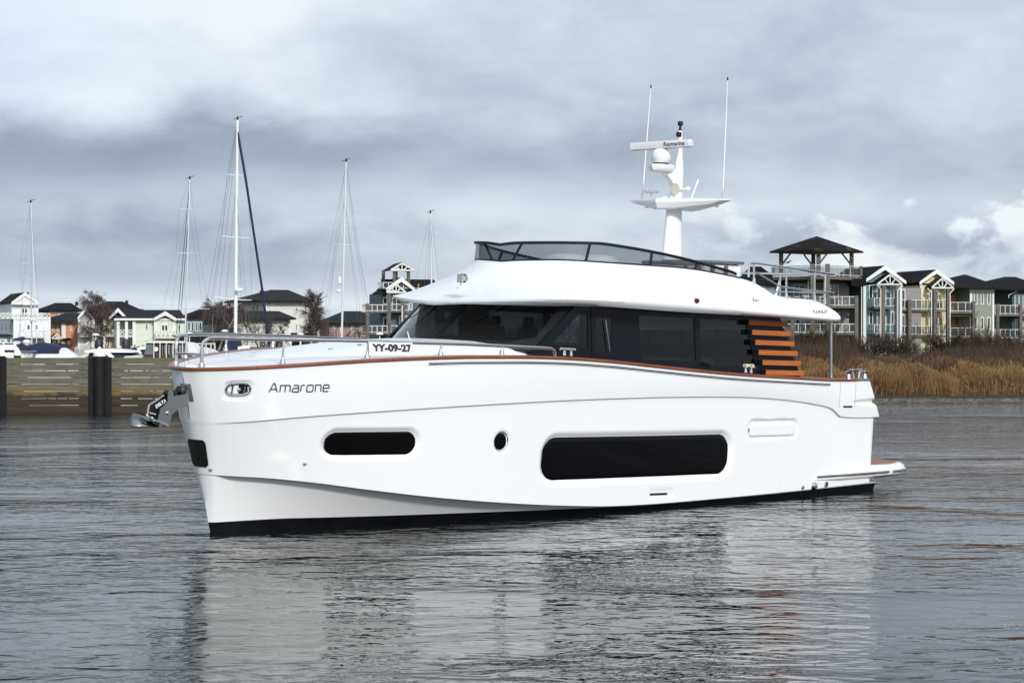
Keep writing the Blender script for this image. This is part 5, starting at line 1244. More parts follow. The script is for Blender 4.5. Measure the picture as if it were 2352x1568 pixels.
h.block(611, 709.5, 692, S_CREAM, 10); h.hip(588, 722, 692.5, 622, 662, 665.4, RFGM, 13.2, front=1.1)
for a in ((678.8, 684, 703, 718), (678, 683.3, 742.5, 759.5)): h.win(*a)
for k in (3.2, 4.6):
    b = MB(); u = h.u(611); b.hexa([h.w(u-.05, -k-.6, h.z(600, 712)), h.w(u-.05, -k, h.z(600, 712)), h.w(u+.02, -k, h.z(600, 712)), h.w(u+.02, -k-.6, h.z(600, 712)), h.w(u-.05, -k-.6, h.z(600, 700)), h.w(u-.05, -k, h.z(600, 700)), h.w(u+.02, -k, h.z(600, 700)), h.w(u+.02, -k-.6, h.z(600, 700))]); h.put(b, 'side_window', PANEC)
b = MB()
for i in range(13): u = h.u(611)+(h.u(709)-h.u(611))*i/12; h.hexu(b, u-.05, u+.05, 0, .5, h.z(660, 697), h.z(660, 692.8))
h.put(b, 'eave_bracket_row', SOFF); h.pipe(709, 694, None, .1, .5); h.chimney(602, 667, 678, -4., .22); h.corner(611, 693)
h = House('cream_wing', 'lower cream wing with a slate hipped roof in front of the tall cream house', 'house', 560, 250, 12, GL)
h.block(545, 665, 733, S_CREAM, 8); h.hip(535, 681, 733.5, 548, 641, 714, RFG, 10., front=1.)
for a in ((645.5, 650.5, 741, 757), (553, 558, 741, 757), (590, 595, 741, 757)): h.win(*a)
h.corner(664.5, 734); h.hip(622, 668, 778, 630, 654, 769.5, RFG, 4., front=3., name='porch_roof')
for px in (630, 642, 655): h.post(px, 778, None, 2.6, TRIM, .12)
h = House('veranda', 'low slate veranda roof at the foot of the tall cream house', 'veranda', 665, 252, 10, GL)
h.block(672, 742, 779, S_TEAL, 3, off=-2.); h.hip(664, 742, 779, 670, 712, 764, RFG, 6.)
for px in (668, 690, 715, 738): h.post(px, 779, None, .3, TRIM, .1)
h = House('pink_house', 'dusty pink house with a dark hipped roof right of the bare trees', 'house', 756, 262, 12, GL)
h.block(756, 843, 741, S_PINK, 9); h.hip(750, 876, 743, 789, 829, 714.5, RFG, 12., front=.9)
for px in (764, 781, 806, 826): h.win(px, px+5.5, 748, 763)
h = House('far_house', 'flat dark roofed block between the pink house and the blue tower', 'house', 800, 300, 5, GL)
h.block(800, 880, 738, S_PINK, 8); h.hip(790, 890, 738, 800, 868, 727, RF, 9.)
# blue house with the lookout
h = House('lookout_house', 'slim teal house with a gabled lookout on posts, left of the yacht windscreen', 'house', 880, 225, 12, GL)
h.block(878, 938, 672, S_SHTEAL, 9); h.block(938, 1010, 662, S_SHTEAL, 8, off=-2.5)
h.gable(887, 953, 922, 665.5, 641, RF, front=.5, back=6, infill=S_SHTEAL)
b = MB(); u0, u1 = h.u(953, -1), h.u(1030, -1); za, zb_ = h.z(960, 664, -1), h.z(960, 641.5, -4.5)
b.add([h.w(u0-3.2, -1.5, za), h.w(u1, -1.5, za), h.w(u1-1, -4.5, zb_), h.w(u0-3, -4.5, zb_)], [(0, 1, 2, 3)]); h.put(b, 'main_roof', RF)
b = MB(); q = [h.w(h.u(855, .8), .8, h.z(855, 674, .8)), h.w(h.u(893, .8), .8, h.z(893, 673, .8)), h.w(h.u(893, -3), -3., h.z(893, 660, -3)), h.w(h.u(874, -3), -3., h.z(874, 661, -3))]; b.add(q+[(p[0], p[1], p[2]-.15) for p in q], [(0, 1, 2, 3), (4, 7, 6, 5), (0, 4, 5, 1), (1, 5, 6, 2), (2, 6, 7, 3), (3, 7, 4, 0)]); h.put(b, 'side_roof', RF)
h.porch(888, 931.5, 909.6, 672, 656, 1.5, RF, 2.4)
h.gable(897.5, 950.6, 923, 621, 606.5, RFM, front=.6, back=4.6, trim=False, name='lookout_roof'); h.porch(897.5, 950.6, 923, 621.5, 607.5, .65, RFM, .3)
for px, o_ in ((880.5, -3.6), (906, .3), (909.5, -3.6), (938, .3)): h.post(px, 620, 662, o_, WOOD, .15, 'lookout_post')
b = MB(); h.rect(b, 881, 938, 662, 664.5, -3.7, .4); h.put(b, 'lookout_floor', WOOD); h.balcony(881, 938, 648, 661.5, 663, .35, 3.9, 5)
h.balcony(842.5, 891, 699, 714, 718.5, 1.6, 3.2, 4); h.balcony(898, 938, 698, 713, 717.5, 1.4, 1.4, 3); h.balcony(842.5, 890, 747.5, 763.5, 768, 1.6, 3.2, 4); h.balcony(898, 938, 747, 763, 767.5, 1.4, 1.4, 3)
for px, yt, o_ in ((844, 697, 1.5), (893.8, 673, 1.5), (926, 672, 1.45)): h.post(px, yt, None, o_, WOOD, .16)
h.pipe(923.5, 701, None, 1.7); h.pipe(889.5, 676, None, 1.3)
for a in ((879.5, 890, 682, 698), (916.5, 935, 725, 764), (900, 912, 683, 713), (880, 890, 728, 763), (940, 947, 690, 712)): h.win(*a)
b = MB(); h.rect(b, 862, 872, 754, 756, 0, 1.); 
for px in (863, 867, 871): h.rect(b, px, px+.5, 756, 763, .1, .2)
h.loose(b, 'terrace_table', BLK, 'black table on the lower balcony of the lookout house', 'table')
# ================================================================== houses on the right shore
BR = 'terraced houses on the right shore'
h = House('pavilion_house', 'grey house with a roof deck under a dark pyramid pavilion roof', 'house', 1870, 232, 0, GR)
h.block(1740, 1808, 655, S_TEAL, 8, off=-1.5, name='teal_wall'); h.block(1806, 1950, 645, S_GREIGE, 8, off=-2.5)
h.hip(1700, 1800, 655, 1722, 1748, 612, RF, 9., front=-1.); b = MB(); h.rect(b, 1955, 1990, 640, 656, -8, 0.); h.put(b, 'parapet', RF)
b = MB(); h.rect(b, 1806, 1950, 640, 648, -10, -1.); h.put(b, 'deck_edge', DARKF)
def octo(g): return [h.w(h.u(px, o_), o_, 0)[:2] for px, o_ in ((1776-g, -1.), (1866-g*.3, 3.6), (1901+g*.3, 3.6), (1978+g, -1.4), (1978+g, -6), (1776-g, -6))]
P = octo(0); zd = h.z(1880, 634, 3.); zr = zd+.18
b = MB(); b.prism(P, lambda p: (p[0], p[1], zd-.32), lambda p: (p[0], p[1], zd)); h.put(b, 'roof_deck', WOOD)
ztr = h.z(1883, 609, 3.6); 
for i in range(5):
    a, c = P[i], P[i+1]; L_ = math.dist(a, c); nb_ = max(1, round(L_/1.9)); b = MB(); k = .04
    for zz in (zr-.04, ztr): b.tube([(a[0], a[1], zz), (c[0], c[1], zz)], .04, 4)
    for j in range(nb_+1): t = j/nb_; x_, y_ = a[0]+(c[0]-a[0])*t, a[1]+(c[1]-a[1])*t; b.tube([(x_, y_, zd-.1), (x_, y_, ztr)], .035, 4)
    r = h.put(b, 'deck_railing', RAILM); b = MB(); b.add([(a[0], a[1], zr), (c[0], c[1], zr), (c[0], c[1], ztr-.05), (a[0], a[1], ztr-.05)], [(0, 1, 2, 3)]); h.put(b, 'glass_panel', RAILGL, r)
for px in (1866, 1901): h.post(px, 606, None, 3.7, WOOD, .2)
h.post(1977.5, 611, 634, -1.3, WOOD, .15); h.post(1776, 614, 630, -.9, WOOD, .15)
# pyramid roof set cornerwise, on four posts with knee braces
ap = h.w(h.u(1875.6, -1.5), -1.5, h.z(1875.6, 542.2, -1.5)); zl = h.z(1767, 577.6, -1.5)
cn = [(h.u(1767, -1.5), -1.5), (h.u(1886, 3.4), 3.4), (h.u(1983.5, -1.5), -1.5), (h.u(1868, -6.2), -6.2)]
b = MB(); V = [h.w(u, o_, zl) for u, o_ in cn]; b.add(V+[(x, y, z-.16) for x, y, z in V]+[ap], [(0, 1, 8), (1, 2, 8), (2, 3, 8), (3, 0, 8), (0, 4, 5, 1), (1, 5, 6, 2), (2, 6, 7, 3), (3, 7, 4, 0)]); h.put(b, 'pavilion_roof', RFM)
b = MB(); b.add([(x, y, z-.15) for x, y, z in V], [(0, 1, 2, 3)]); h.put(b, 'pavilion_soffit', mat('timber soffit', (.20, .165, .13), .85), )
for px, o_, cu in ((1794, -1.5, 1), (1880, 1.9, 1), (1956, -1.5, -1), (1868, -4.6, -1)):
    h.post(px, 579, 634, o_, WOOD, .2, 'pavilion_post'); u = h.u(px, o_); zt = zl-.15; b = MB()
    b.tube([h.w(u, o_, zt-1.35), h.w(u+cu*1.0, o_, zt-.05)], .09, 4); b.tube([h.w(u, o_, zt-1.35), h.w(u-cu*.8*0, o_+(-1 if o_ > -1 else 1)*.9, zt-.05)], .09, 4); h.put(b, 'knee_brace', WOOD)
h.win(1822, 1850, 653, 700, off=-2.5, bars=1, name='french_door', m=PANEC); h.win(1904.5, 1926.5, 654, 700, off=-2.5, bars=1, name='french_door', m=PANEC); h.win(1747, 1757, 651, 668, off=-1.5)
for x0, x1 in ((1850, 1863), (1886.5, 1899)):
    b = MB(); uc = (h.u(x0, .6)+h.u(x1, .6))/2; zb0, zt0 = h.z(1875, 706, .6), h.z(1875, 640, .6); b.tube([h.w(uc, .6, zb0), h.w(uc, .6, zt0)], .07, 6)
    for k in range(13):
        a = k*.5+(0 if x0 < 1870 else 2.); z = zb0+(zt0-zb0)*k/12.5; b.hexa([h.w(uc, .6, z), h.w(uc+.75*math.cos(a), .6+.75*math.sin(a), z), h.w(uc+.75*math.cos(a+.45), .6+.75*math.sin(a+.45), z), h.w(uc+.05, .65, z), h.w(uc, .6, z+.07), h.w(uc+.75*math.cos(a), .6+.75*math.sin(a), z+.07), h.w(uc+.75*math.cos(a+.45), .6+.75*math.sin(a+.45), z+.07), h.w(uc+.05, .65, z+.07)])
    h.put(b, 'spiral_stair', TRIM)
for yr0, yr1, ys in ((680.5, 701, 707.5), (743, 763, 769.5)): h.balcony(1800, 1968, yr0, yr1, ys, 1.6, 4.1, 10)
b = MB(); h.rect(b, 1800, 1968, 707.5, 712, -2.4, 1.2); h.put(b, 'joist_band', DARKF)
for px in (1820, 1967): h.post(px, 679, None, 1.5, WOOD, .18)
h.win(1826, 1850, 716, 764, off=-2.5, bars=1, name='french_door'); h.win(1905, 1930, 716, 764, off=-2.5, bars=1, name='french_door')
b = MB(); h.rect(b, 1934, 1950, 696, 698, -.5, .5); h.rect(b, 1935, 1936, 698, 703, -.3, .3); h.rect(b, 1948, 1949, 698, 703, -.3, .3); h.loose(b, 'terrace_table', mat('yellow pine', (.40, .24, .05), .7), 'pine table on the upper balcony under the roof deck', 'table'); b = MB(); h.rect(b, 1908, 1924, 686, 702, -.6, -.1); h.loose(b, 'garden_chair', BLK, 'dark high backed chair beside the pine table', 'chair')
def trow(h, rows, wins):
    for (y0, y1) in rows:
        for x0, x1, bars in wins: h.win(x0, x1, y0, y1, bars=bars, name='window' if x1-x0 < 14 else 'french_door')
h = House('blue_house', 'blue clapboard house with a white gable and a small truss gable on posts', 'house', 1984, 236, 16, GR, BR)
h.block(1984, 2070, 655, S_TEAL, 9); h.gable(1983, 2081, 2033, 648.5, 614, RF, front=.7, back=9, infill=S_TEAL)
h.corner(1985.5, 650, .03, .3); h.corner(2069, 655, .03, .22); h.porch(2015.5, 2071.5, 2044, 653.5, 633, 1.7, RF, 3.2)
trow(h, ((655, 686), (715, 746), (776, 805)), ((1995.5, 2004.5, 0), (2045, 2054, 0))); 
for y0, y1 in ((656.5, 700), (716, 760), (777, 820)): h.win(2013, 2035, y0, y1, bars=1, name='french_door')
for yr0, yr1, ys in ((684, 703, 709), (744.5, 765, 770.5)): h.balcony(2009, 2057, yr0, yr1, ys, 1.5, 1.5, 4)
for px in (2028, 2059): h.post(px, 655, None, 1.6, WOOD, .17)
h.pipe(2023, 653, None, 1.85, -.5); h.pipe(2061.5, 656, None, 1.85, .6); h.pipe(1979, 649, None, .1, -.6)
h.block(2066, 2116, 661, S_GREIGE, 5, off=-6.5, name='link_wall'); h.win(2070, 2079, 664, 706, off=-6.5); h.win(2070, 2079, 722, 764, off=-6.5)
h = House('yellow_house', 'yellow clapboard house with a white gable right of the blue one', 'house', 2114, 246, 16, GR, BR)
h.block(2114.5, 2172, 655, S_YELLOW, 9); h.gable(2112, 2191, 2151, 650.5, 623, RFM, front=.7, back=9, infill=S_YELLOW); h.porch(2140, 2189.5, 2164, 661.5, 641.5, 1.7, RFM, 3.2)
h.corner(2115.5, 652, .03, .3); h.corner(2171, 655, .03, .2); h.hip(2066, 2130, 660, 2072, 2110, 640, RF, 10., front=-4.5, name='link_roof')
for y0, y1 in ((668, 708), (728, 768), (786, 822)): h.win(2134, 2155, y0, y1, bars=1, name='french_door')
for yr0, yr1, ys in ((688.5, 710, 715.5), (748.5, 768, 774)): h.balcony(2150, 2175, yr0, yr1, ys, 1.4, 1.4, 3); h.balcony(2065, 2143, yr0-.5, yr1-.5, ys-.5, 1.3, 4.5, 6)
h.balcony(2090, 2150, 806, 822, 824, 1.3, .4, 5, False)
for px in (2088.5, 2146.5, 2177): h.post(px, 688 if px < 2100 else 661, None, 1.55, WOOD, .18)
h.pipe(2139.5, 662, None, 1.8, -.5); h.pipe(2182, 663, None, 1.8, .5)
b = MB(); h.rect(b, 2092, 2120, 694, 709, -1.2, -.4); h.loose(b, 'rattan_sofa', mat('brown rattan', (.17, .11, .075), .9), 'brown rattan sofa on the upper balcony of the yellow house', 'sofa')
b = MB(); h.rect(b, 2094, 2118, 757, 767, -1.2, -.5); h.rect(b, 2094, 2099, 752, 757, -1.2, -.9); h.loose(b, 'garden_sofa', BLK, 'black sofa on the lower balcony of the yellow house', 'sofa')
b = MB(); uu = h.u(2158.5, .7); z0, z1 = h.z(2158, 710, .7), h.z(2158, 690, .7); b.lathe(h.w(uu, .7, z0), [(.03, 0), (.03, .15), (.30, .2), (.24, (z1-z0)*.6), (.05, z1-z0)], 8); h.loose(b, 'folded_parasol', mat('dark green cloth', (.012, .04, .025), .9), 'folded dark green parasol on the yellow house porch balcony', 'parasol')
h = House('sage_house', 'sage green house with a dark hipped roof and rows of three white windows', 'house', 2229, 258, 18, GR, BR)
h.block(2229, 2281.5, 661, S_SAGE, 10); h.hip(2184, 2310, 663.5, 2213, 2219, 630.5, RF, 12.5, front=1.1)
b = MB(); h.rect(b, 2229, 2282, 661, 672, 0, .1); h.put(b, 'frieze', SOFF); h.corner(2230, 662, .03, .3); h.corner(2281, 662, .03, .22)
for y0, y1 in ((670.5, 699.5), (728, 757)):
    for x0 in (2237, 2252, 2267): h.win(x0, x0+7.5, y0, y1, m=PANEC if y0 < 700 else PANE)
h.win(2244, 2263.5, 784, 800, bars=1, m=mat('blue window pane', (.03, .06, .16), .2)); h.block(2181, 2230, 662, S_SAGE, 6, off=-3.2, name='recess_wall')  # ground window has an evenly blue pane
for y0, y1 in ((678, 706), (722, 766)): b = MB(); h.rect(b, 2183.5, 2195, y0, y1, -3.2, -3.1); h.put(b, 'orange_panel', S_ORANGE)
for yr0, yr1, ys in ((693.5, 714.5, 720), (752, 772.5, 778)): h.balcony(2184, 2235, yr0, yr1, ys, .7, 3.9, 3)
for px in (2235,): h.post(px, 692, None, .6, WOOD, .18)
b = MB(); h.rect(b, 2200, 2222, 704, 712, -1.4, -.6); h.loose(b, 'terrace_table', BLK, 'black table on the upper balcony of the sage green house', 'table')
b = MB(); h.rect(b, 2190, 2206, 758, 771, -1.6, -.8); h.rect(b, 2210, 2226, 764, 771, -1.4, -.7); h.loose(b, 'garden_sofa', BLK, 'black furniture set on the lower balcony of the sage green house', 'sofa')
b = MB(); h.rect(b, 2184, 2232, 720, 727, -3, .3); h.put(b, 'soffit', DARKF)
h = House('teal_house', 'dark teal house with a hipped roof cut by the right edge of the photo', 'house', 2325, 272, 18, GR, BR)
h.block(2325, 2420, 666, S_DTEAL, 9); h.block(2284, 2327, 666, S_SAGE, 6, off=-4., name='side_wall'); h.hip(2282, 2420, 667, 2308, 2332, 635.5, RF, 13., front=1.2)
for yr0, yr1, ys in ((700.5, 720.5, 726), (756, 775.5, 781)): h.balcony(2286, 2344, yr0, yr1, ys, 1.2, 5., 5); h.balcony(2344, 2420, yr0+3, yr1+3, ys+3, 1.0, 1., 6)
for px in (2290, 2343.5): h.post(px, 698, None, 1.1, WOOD, .2)
h.win(2287, 2294, 680, 718, off=-4.); h.win(2330, 2350, 676, 715, bars=1, m=PANEC); h.win(2330, 2350, 732, 772, bars=1); h.win(2296, 2312, 788, 808, off=-4., bars=1, m=mat('blue window pane', (.03, .06, .16), .2)); h.pipe(2317, 668, 684, .3, 1.2)
b = MB(); h.rect(b, 2284, 2345, 781, 786, -4, .8); h.put(b, 'fascia', TRIM)
h = House('far_house', 'dark roofed house behind the link between the blue and yellow houses', 'house', 2075, 290, 10, GR)
h.block(2070, 2130, 668, S_GREIGE, 6); h.hip(2062, 2135, 664, 2085, 2100, 645, RF, 9.)
# ================================================================== marina behind the breakwater
SPAR = mat('white spar', (.72, .72, .70), .35); SPARG = mat('silver spar', (.60, .60, .59), .4); WIRE = mat('rigging wire', (.10, .10, .105), .5); NAVY = mat('navy canvas', (.010, .014, .045), .85, bump=.02, bscale=3); BOATW = mat('boat gelcoat', (.76, .77, .78), .25, spec=.5); DKGL = mat('boat window', (.01, .013, .02), .06); MAHOG = mat('maroon mahogany', (.055, .014, .010), .3); CREAMB = mat('cream boat paint', (.62, .60, .48), .4)
def hull_boat(b, L, B, zd, X, Y, ang=0., z0=-.2, bow=1.):
    """simple planked hull: bow at +x in boat axes"""
    ca, sa = math.cos(ang), math.sin(ang); T = lambda x, y, z: (X+x*ca-y*sa, Y+x*sa+y*ca, z); rings = []
    for z, k in ((z0, .80), (zd*.5, .94), (zd, 1.)):
        r = []
        for i in range(13):
            t = i/12; x = -L/2+L*t*(1+.05*(k-1)); w = B/2*k*min(1, (1-t)**.55*1.25)*(1 if t > .1 else .9+t); r.append((x, w, z+(.25*t*t if z > 0 else 0)))
        rings.append([T(x, y, z) for x, y, z in r]+[T(x, -y, z) for x, y, z in reversed(r[:-1])])
    b.loft(rings, True, True, True); return T
def sailboat(mx, ytop, Y, label, spar, rm, spreads, stay=None, boom=None, foot=860, tilt=0., L=11., hullz=1.2, group='sailing yachts moored in the marina', ang=.1):
    X0 = wx(mx[0], Y); o = (X0, Y, 0.); e = empty('sailing_yacht', o, (0, 0, 0), label, 'sailboat', group)
    b = MB(); T = hull_boat(b, L, 3.2, hullz, X0, Y, ang); b.build('hull', BOATW, e, True, origin=o, angle=40)
    b = MB(); q = [T(x, y, z) for x, y, z in ((-1.6, -.9, hullz), (1.8, -.75, hullz+.1), (1.8, .75, hullz+.1), (-1.6, .9, hullz), (-1.4, -.75, hullz+.45), (1.3, -.6, hullz+.35), (1.3, .6, hullz+.35), (-1.4, .75, hullz+.45))]; b.hexa(q); b.build('coachroof', BOATW, e, origin=o)
    top = np.array([wx(mx[1], Y), Y, wz(ytop, Y)]); bot = np.array([X0, Y, hullz+.3]); at = lambda py: bot+(top-bot)*((wz(py, Y)-bot[2])/(top[2]-bot[2]))
    m_ = MB().tube([tuple(bot), tuple(bot*.4+top*.6), tuple(top)], [rm, rm*.95, rm*.72], 10).build('mast', spar, e, True, origin=o)
    b = MB(); b.tube([tuple(top+(-.25, 0, .05)), tuple(top+(0, 0, .12)), tuple(top+(.28, -.1, .22))], .018, 5); b.lathe(tuple(top), [(.05, 0), (.06, .1), (.03, .22)], 8); b.build('wind_vane', BLK, m_, origin=o)
    for py, l, r, dz in spreads:
        c = at(py); b = MB(); pl_ = c+(-l, .15, dz); pr_ = c+(r, -.15, -dz*.2); b.tube([tuple(pl_), tuple(c), tuple(pr_)], [.022, .04, .022], 5); b.build('spreader', spar, m_, origin=o)
    tips = [(at(s_[0]), s_) for s_ in spreads]
    w = .0055
    def wire(pts, r=w, m=WIRE, nm='shroud'): return MB().tube([tuple(p) for p in pts], r, 4).build(nm, m, m_, origin=o)
    if tips:
        for sgn in (-1, 1):
            ch = [top]+[c+((-s_[1] if sgn < 0 else s_[2]), .15*-sgn, s_[3] if sgn < 0 else -s_[3]*.2) for c, s_ in tips]; last = ch[-1]; ch.append(np.array([bot[0]+sgn*max(1.2, (tips[-1][1][1])*1.15), Y, hullz])); wire(ch)
            wire([tips[-1][0]+(0, 0, .1), np.array([bot[0]+sgn*1.3, Y-.4, hullz])], w*.8)
    return e, o, at, top, bot, wire
e, o, at, top, bot, wire = sailboat((73, 70.5), 466, 145, 'sailing yacht with the leftmost bare mast, before the white house', SPARG, .055, ((605, .75, .3, 0), (700, .6, .5, 0)), L=9)
wire([top, np.array([wx(20, 145), 147, 1.3])]); wire([top, np.array([wx(102, 145), 143, 1.3])], .03, SPARG, 'backstay')
MB().lathe((wx(77.5, 145), 144.8, wz(735, 145)), [(.16, -.09), (.22, -.02), (.22, .06), (.12, .12)], 12).build('radar_dome', PLASTW, e, True, origin=o)
b = MB(); b.hexa([(wx(33, 145), 144.6, wz(783, 145)), (wx(56, 145), 144.6, wz(783, 145)), (wx(56, 145), 145.4, wz(783, 145)), (wx(33, 145), 145.4, wz(783, 145)), (wx(34, 145), 144.8, wz(777, 145)), (wx(55, 145), 144.8, wz(773, 145)), (wx(55, 145), 145.2, wz(773, 145)), (wx(34, 145), 145.2, wz(777, 145))]); b.build('boom_cover', BLACKR, e, origin=o)
e, o, at, top, bot, wire = sailboat((423, 436), 412, 140, 'sailing yacht with a slim silver mast leaning right, second from the left', SPARG, .055, ((481, .65, .3, .03), (582, .75, .75, .04), (709, 1.5, 1.5, .05)))
for px in (395, 402): wire([top if px < 400 else at(490), np.array([wx(px-3, 140), 141, 1.3])], .018, mat('dark furled genoa', (.02, .022, .03), .8), 'forestay')
wire([at(470), np.array([wx(490, 140), 139, 1.3])]); wire([at(440), np.array([wx(375, 140), 139, 1.3])])
e, o, at, top, bot, wire = sailboat((540, 545.5), 276, 130, 'tallest sailing yacht, thick white mast and a furled navy headsail', SPAR, .105, ((403, .6, .6, .08), (546, .85, .85, .12), (688, 1.3, .95, .18)), L=13)
wire([at(300), np.array([wx(567, 130), 129.7, wz(420, 130)]), np.array([wx(607, 130), 129.4, wz(680, 130)]), np.array([wx(626, 130), 129, wz(815, 130)])], .07, NAVY, 'furled_sail')
for px, y in ((440, 280), (455, 285), (478, 300), (497, 400)): wire([at(y), np.array([wx(px, 130), 131, 1.3])], .008, mat('red brown halyard', (.16, .07, .07), .8) if px < 450 else WIRE)
for px, y in ((590, 470), (600, 570), (566, 420)): wire([at(y), np.array([wx(px, 130), 129, 1.3])])
b = MB(); b.lathe((wx(551, 130), 129.7, wz(668, 130)), [(.10, -.06), (.23, -.02), (.25, .07), (.18, .15), (.02, .17)], 14); b.build('radar_dome', PLASTW, e, True, origin=o)
b = MB(); b.tube([(wx(535, 130), 130, wz(764, 130)), (wx(535, 130), 130, wz(830, 130))], .22, 10); b.build('mast_cover', NAVY, e, True, origin=o)
b = MB(); b.loft([[(wx(px, 130), 130+dy, wz(py, 130)) for dy in (-.5, .5)]+[(wx(px, 130), 130.6, wz(840, 130)), (wx(px, 130), 129.4, wz(840, 130))] for px, py in ((490, 815), (505, 806), (520, 790), (534, 768), (548, 768), (556, 800))], True, True, True); b.build('boom_cover', NAVY, e, True, origin=o, angle=25)
e, o, at, top, bot, wire = sailboat((783, 795), 372, 140, 'sailing yacht with a grey mast just left of the lookout house', SPARG, .07, ((563, .6, .8, .09), (713, .8, 1.7, .08)))
for px, y in ((700, 380), (716, 440), (726, 450)): wire([at(y), np.array([wx(px, 140), 141, 1.3])])
for px, y in ((872, 380), (850, 470), (838, 460), (862, 400)): wire([at(y), np.array([wx(px, 140), 139, 1.3])])
b = MB(); b.lathe((wx(779, 140), 139.8, wz(668, 140)), [(.12, -.1), (.16, -.03), (.15, .06), (.05, .1)], 12); b.build('radar_dome', PLASTW, e, True, origin=o)
b = MB(); b.lathe((wx(780.5, 140), 139.8, wz(648, 140)), [(.04, -.12), (.10, -.08), (.10, .28), (.05, .34)], 12); b.build('radar_reflector', PLASTW, e, True, origin=o)
e, o, at, top, bot, wire = sailboat((994, 988.5), 490, 150, 'sailing yacht with a short mast rising right of the lookout house', SPARG, .06, ((662, 1.2, .6, 0),), L=9)
for px, y in ((955, 495), (975, 500)): wire([at(y), np.array([wx(px, 150), 151, 1.3])])
wire([at(500), np.array([wx(1017, 150), 149, 1.3])], .03, SPARG, 'backstay')
MB().tube([(wx(960.5, 150), 150.2, wz(663, 150)), (wx(961, 150), 150.2, wz(651, 150))], .04, 5).build('flag_halyard_block', mat('yellow tape', (.45, .30, .03), .7), e, origin=o)
# motor boats: cabin shapes measured at their own distance and given their real beam
def lump(b, pts, Y, depth, zbot=None, k=.75):
    """cabin top: outline pts (photo units, left to right) swept across the beam with rounded shoulders"""
    rings = []
    for px, py in pts:
        x, z = wx(px, Y), wz(py, Y); zb = zbot if zbot is not None else 0.; dz = z-zb
        rings.append([(x, Y-depth/2, zb), (x, Y-depth/2*.97, zb+dz*.62), (x, Y-depth/2*.8, zb+dz*.92), (x, Y-depth*.2, z), (x, Y+depth*.2, z), (x, Y+depth/2*.8, zb+dz*.92), (x, Y+depth/2*.97, zb+dz*.62), (x, Y+depth/2, zb)])
    return b.loft(rings, True, True, True)
def motorboat(name, label, x0, x1, Y, L=9., group='motor boats moored in the marina'):
    X = wx((x0+x1)/2, Y); o = (X, Y, 0.); e = empty(name, o, (0, 0, 0), label, 'motor boat', group); b = MB(); hull_boat(b, max(L, wx(x1, Y)-wx(x0, Y)), 3., 1.3, X, Y, 0.); b.build('hull', BOATW, e, True, origin=o, angle=40); return e, o
e, o = motorboat('motor_boat', 'white motor boat with a dark windowed wheelhouse at the left edge', -40, 62, 128)
b = MB(); lump(b, [(-30, 789), (-20, 786), (40, 786), (48, 788), (50, 794)], 128, 2.6, 2.85); b.build('roof', BOATW, e, True, origin=o, angle=40); b = MB(); lump(b, [(-40, 812), (-10, 806), (30, 804), (60, 806), (64, 816)], 128, 2.9, 1.2); b.build('deck', BOATW, e, True, origin=o, angle=40)
b = MB(); b.box(wx(-28, 128), wx(44, 128), 126.8, 129.2, wz(806, 128), wz(788, 128)); b.build('cabin_window', DKGL, e, origin=o)
b = MB()
for px in (5, 20, 45): b.tube([(wx(px, 128), 126.75, wz(806, 128)), (wx(px-1, 128), 126.75, wz(788, 128))], .05, 4)
b.build('window_pillar', BOATW, e, origin=o)
e, o = motorboat('motor_boat', 'white cabin cruiser under a peaked navy canopy, left of the white capped pile', 45, 182, 122)
b = MB(); lump(b, [(86, 822), (94, 797), (110, 795.5), (132, 796), (148, 798.5), (160, 806), (172, 814), (181, 822)], 122, 3., 1.2); b.build('foredeck', BOATW, e, True, origin=o, angle=50)
b = MB(); lump(b, [(50, 792), (54, 787), (60, 790), (75, 792), (85, 790), (97, 786), (115, 789), (146, 794), (147, 798)], 122, 2.8, 2.7); b.build('canopy', NAVY, e, True, origin=o, angle=50)
b = MB(); b.hexa([(wx(60, 122), 120.5, wz(805, 122)), (wx(84, 122), 120.5, wz(802, 122)), (wx(84, 122), 121, wz(802, 122)), (wx(60, 122), 121, wz(805, 122)), (wx(48, 122), 120.7, wz(790, 122)), (wx(60, 122), 120.7, wz(790, 122)), (wx(60, 122), 121, wz(790, 122)), (wx(48, 122), 121, wz(790, 122))]); b.build('canopy_side', NAVY, e, origin=o)
b = MB()
for px in (56, 64, 72, 80, 95): b.tube([(wx(px, 122), 120.4, wz(816, 122)), (wx(px+2, 122), 120.4, wz(806, 122))], .02, 4)
for py in (806, 812): b.tube([(wx(54, 122), 120.4, wz(py, 122)), (wx(98, 122), 120.4, wz(py, 122))], .02, 4)
b.build('deck_rail', STEEL, e, origin=o)
b = MB(); b.lathe((wx(70.5, 122), 121, wz(787, 122)), [(.06, -.2), (.2, -.05), (.24, .05), (.15, .15), (.02, .18)], 12); b.build('satellite_dome', PLASTW, e, True, origin=o)
e, o = motorboat('motor_boat', 'low white coupe cruiser with raked black windows right of the white capped pile', 205, 335, 124)
b = MB(); lump(b, [(205, 803), (222, 800.5), (250, 800), (285, 800.5), (305, 804), (318, 809)], 124, 2.8, 2.72); b.build('hardtop', BOATW, e, True, origin=o, angle=40); b = MB(); lump(b, [(212, 810), (230, 805), (290, 804.5), (312, 809), (330, 818)], 124, 2.6, 2.2); b.build('cabin_window', DKGL, e, True, origin=o, angle=40)
b = MB(); b.tube([(wx(236, 124), 122.6, wz(804, 124)), (wx(256, 124), 122.6, wz(810, 124)), (wx(270, 124), 122.6, wz(822, 124))], .12, 6); b.build('window_frame', BOATW, e, True, origin=o)
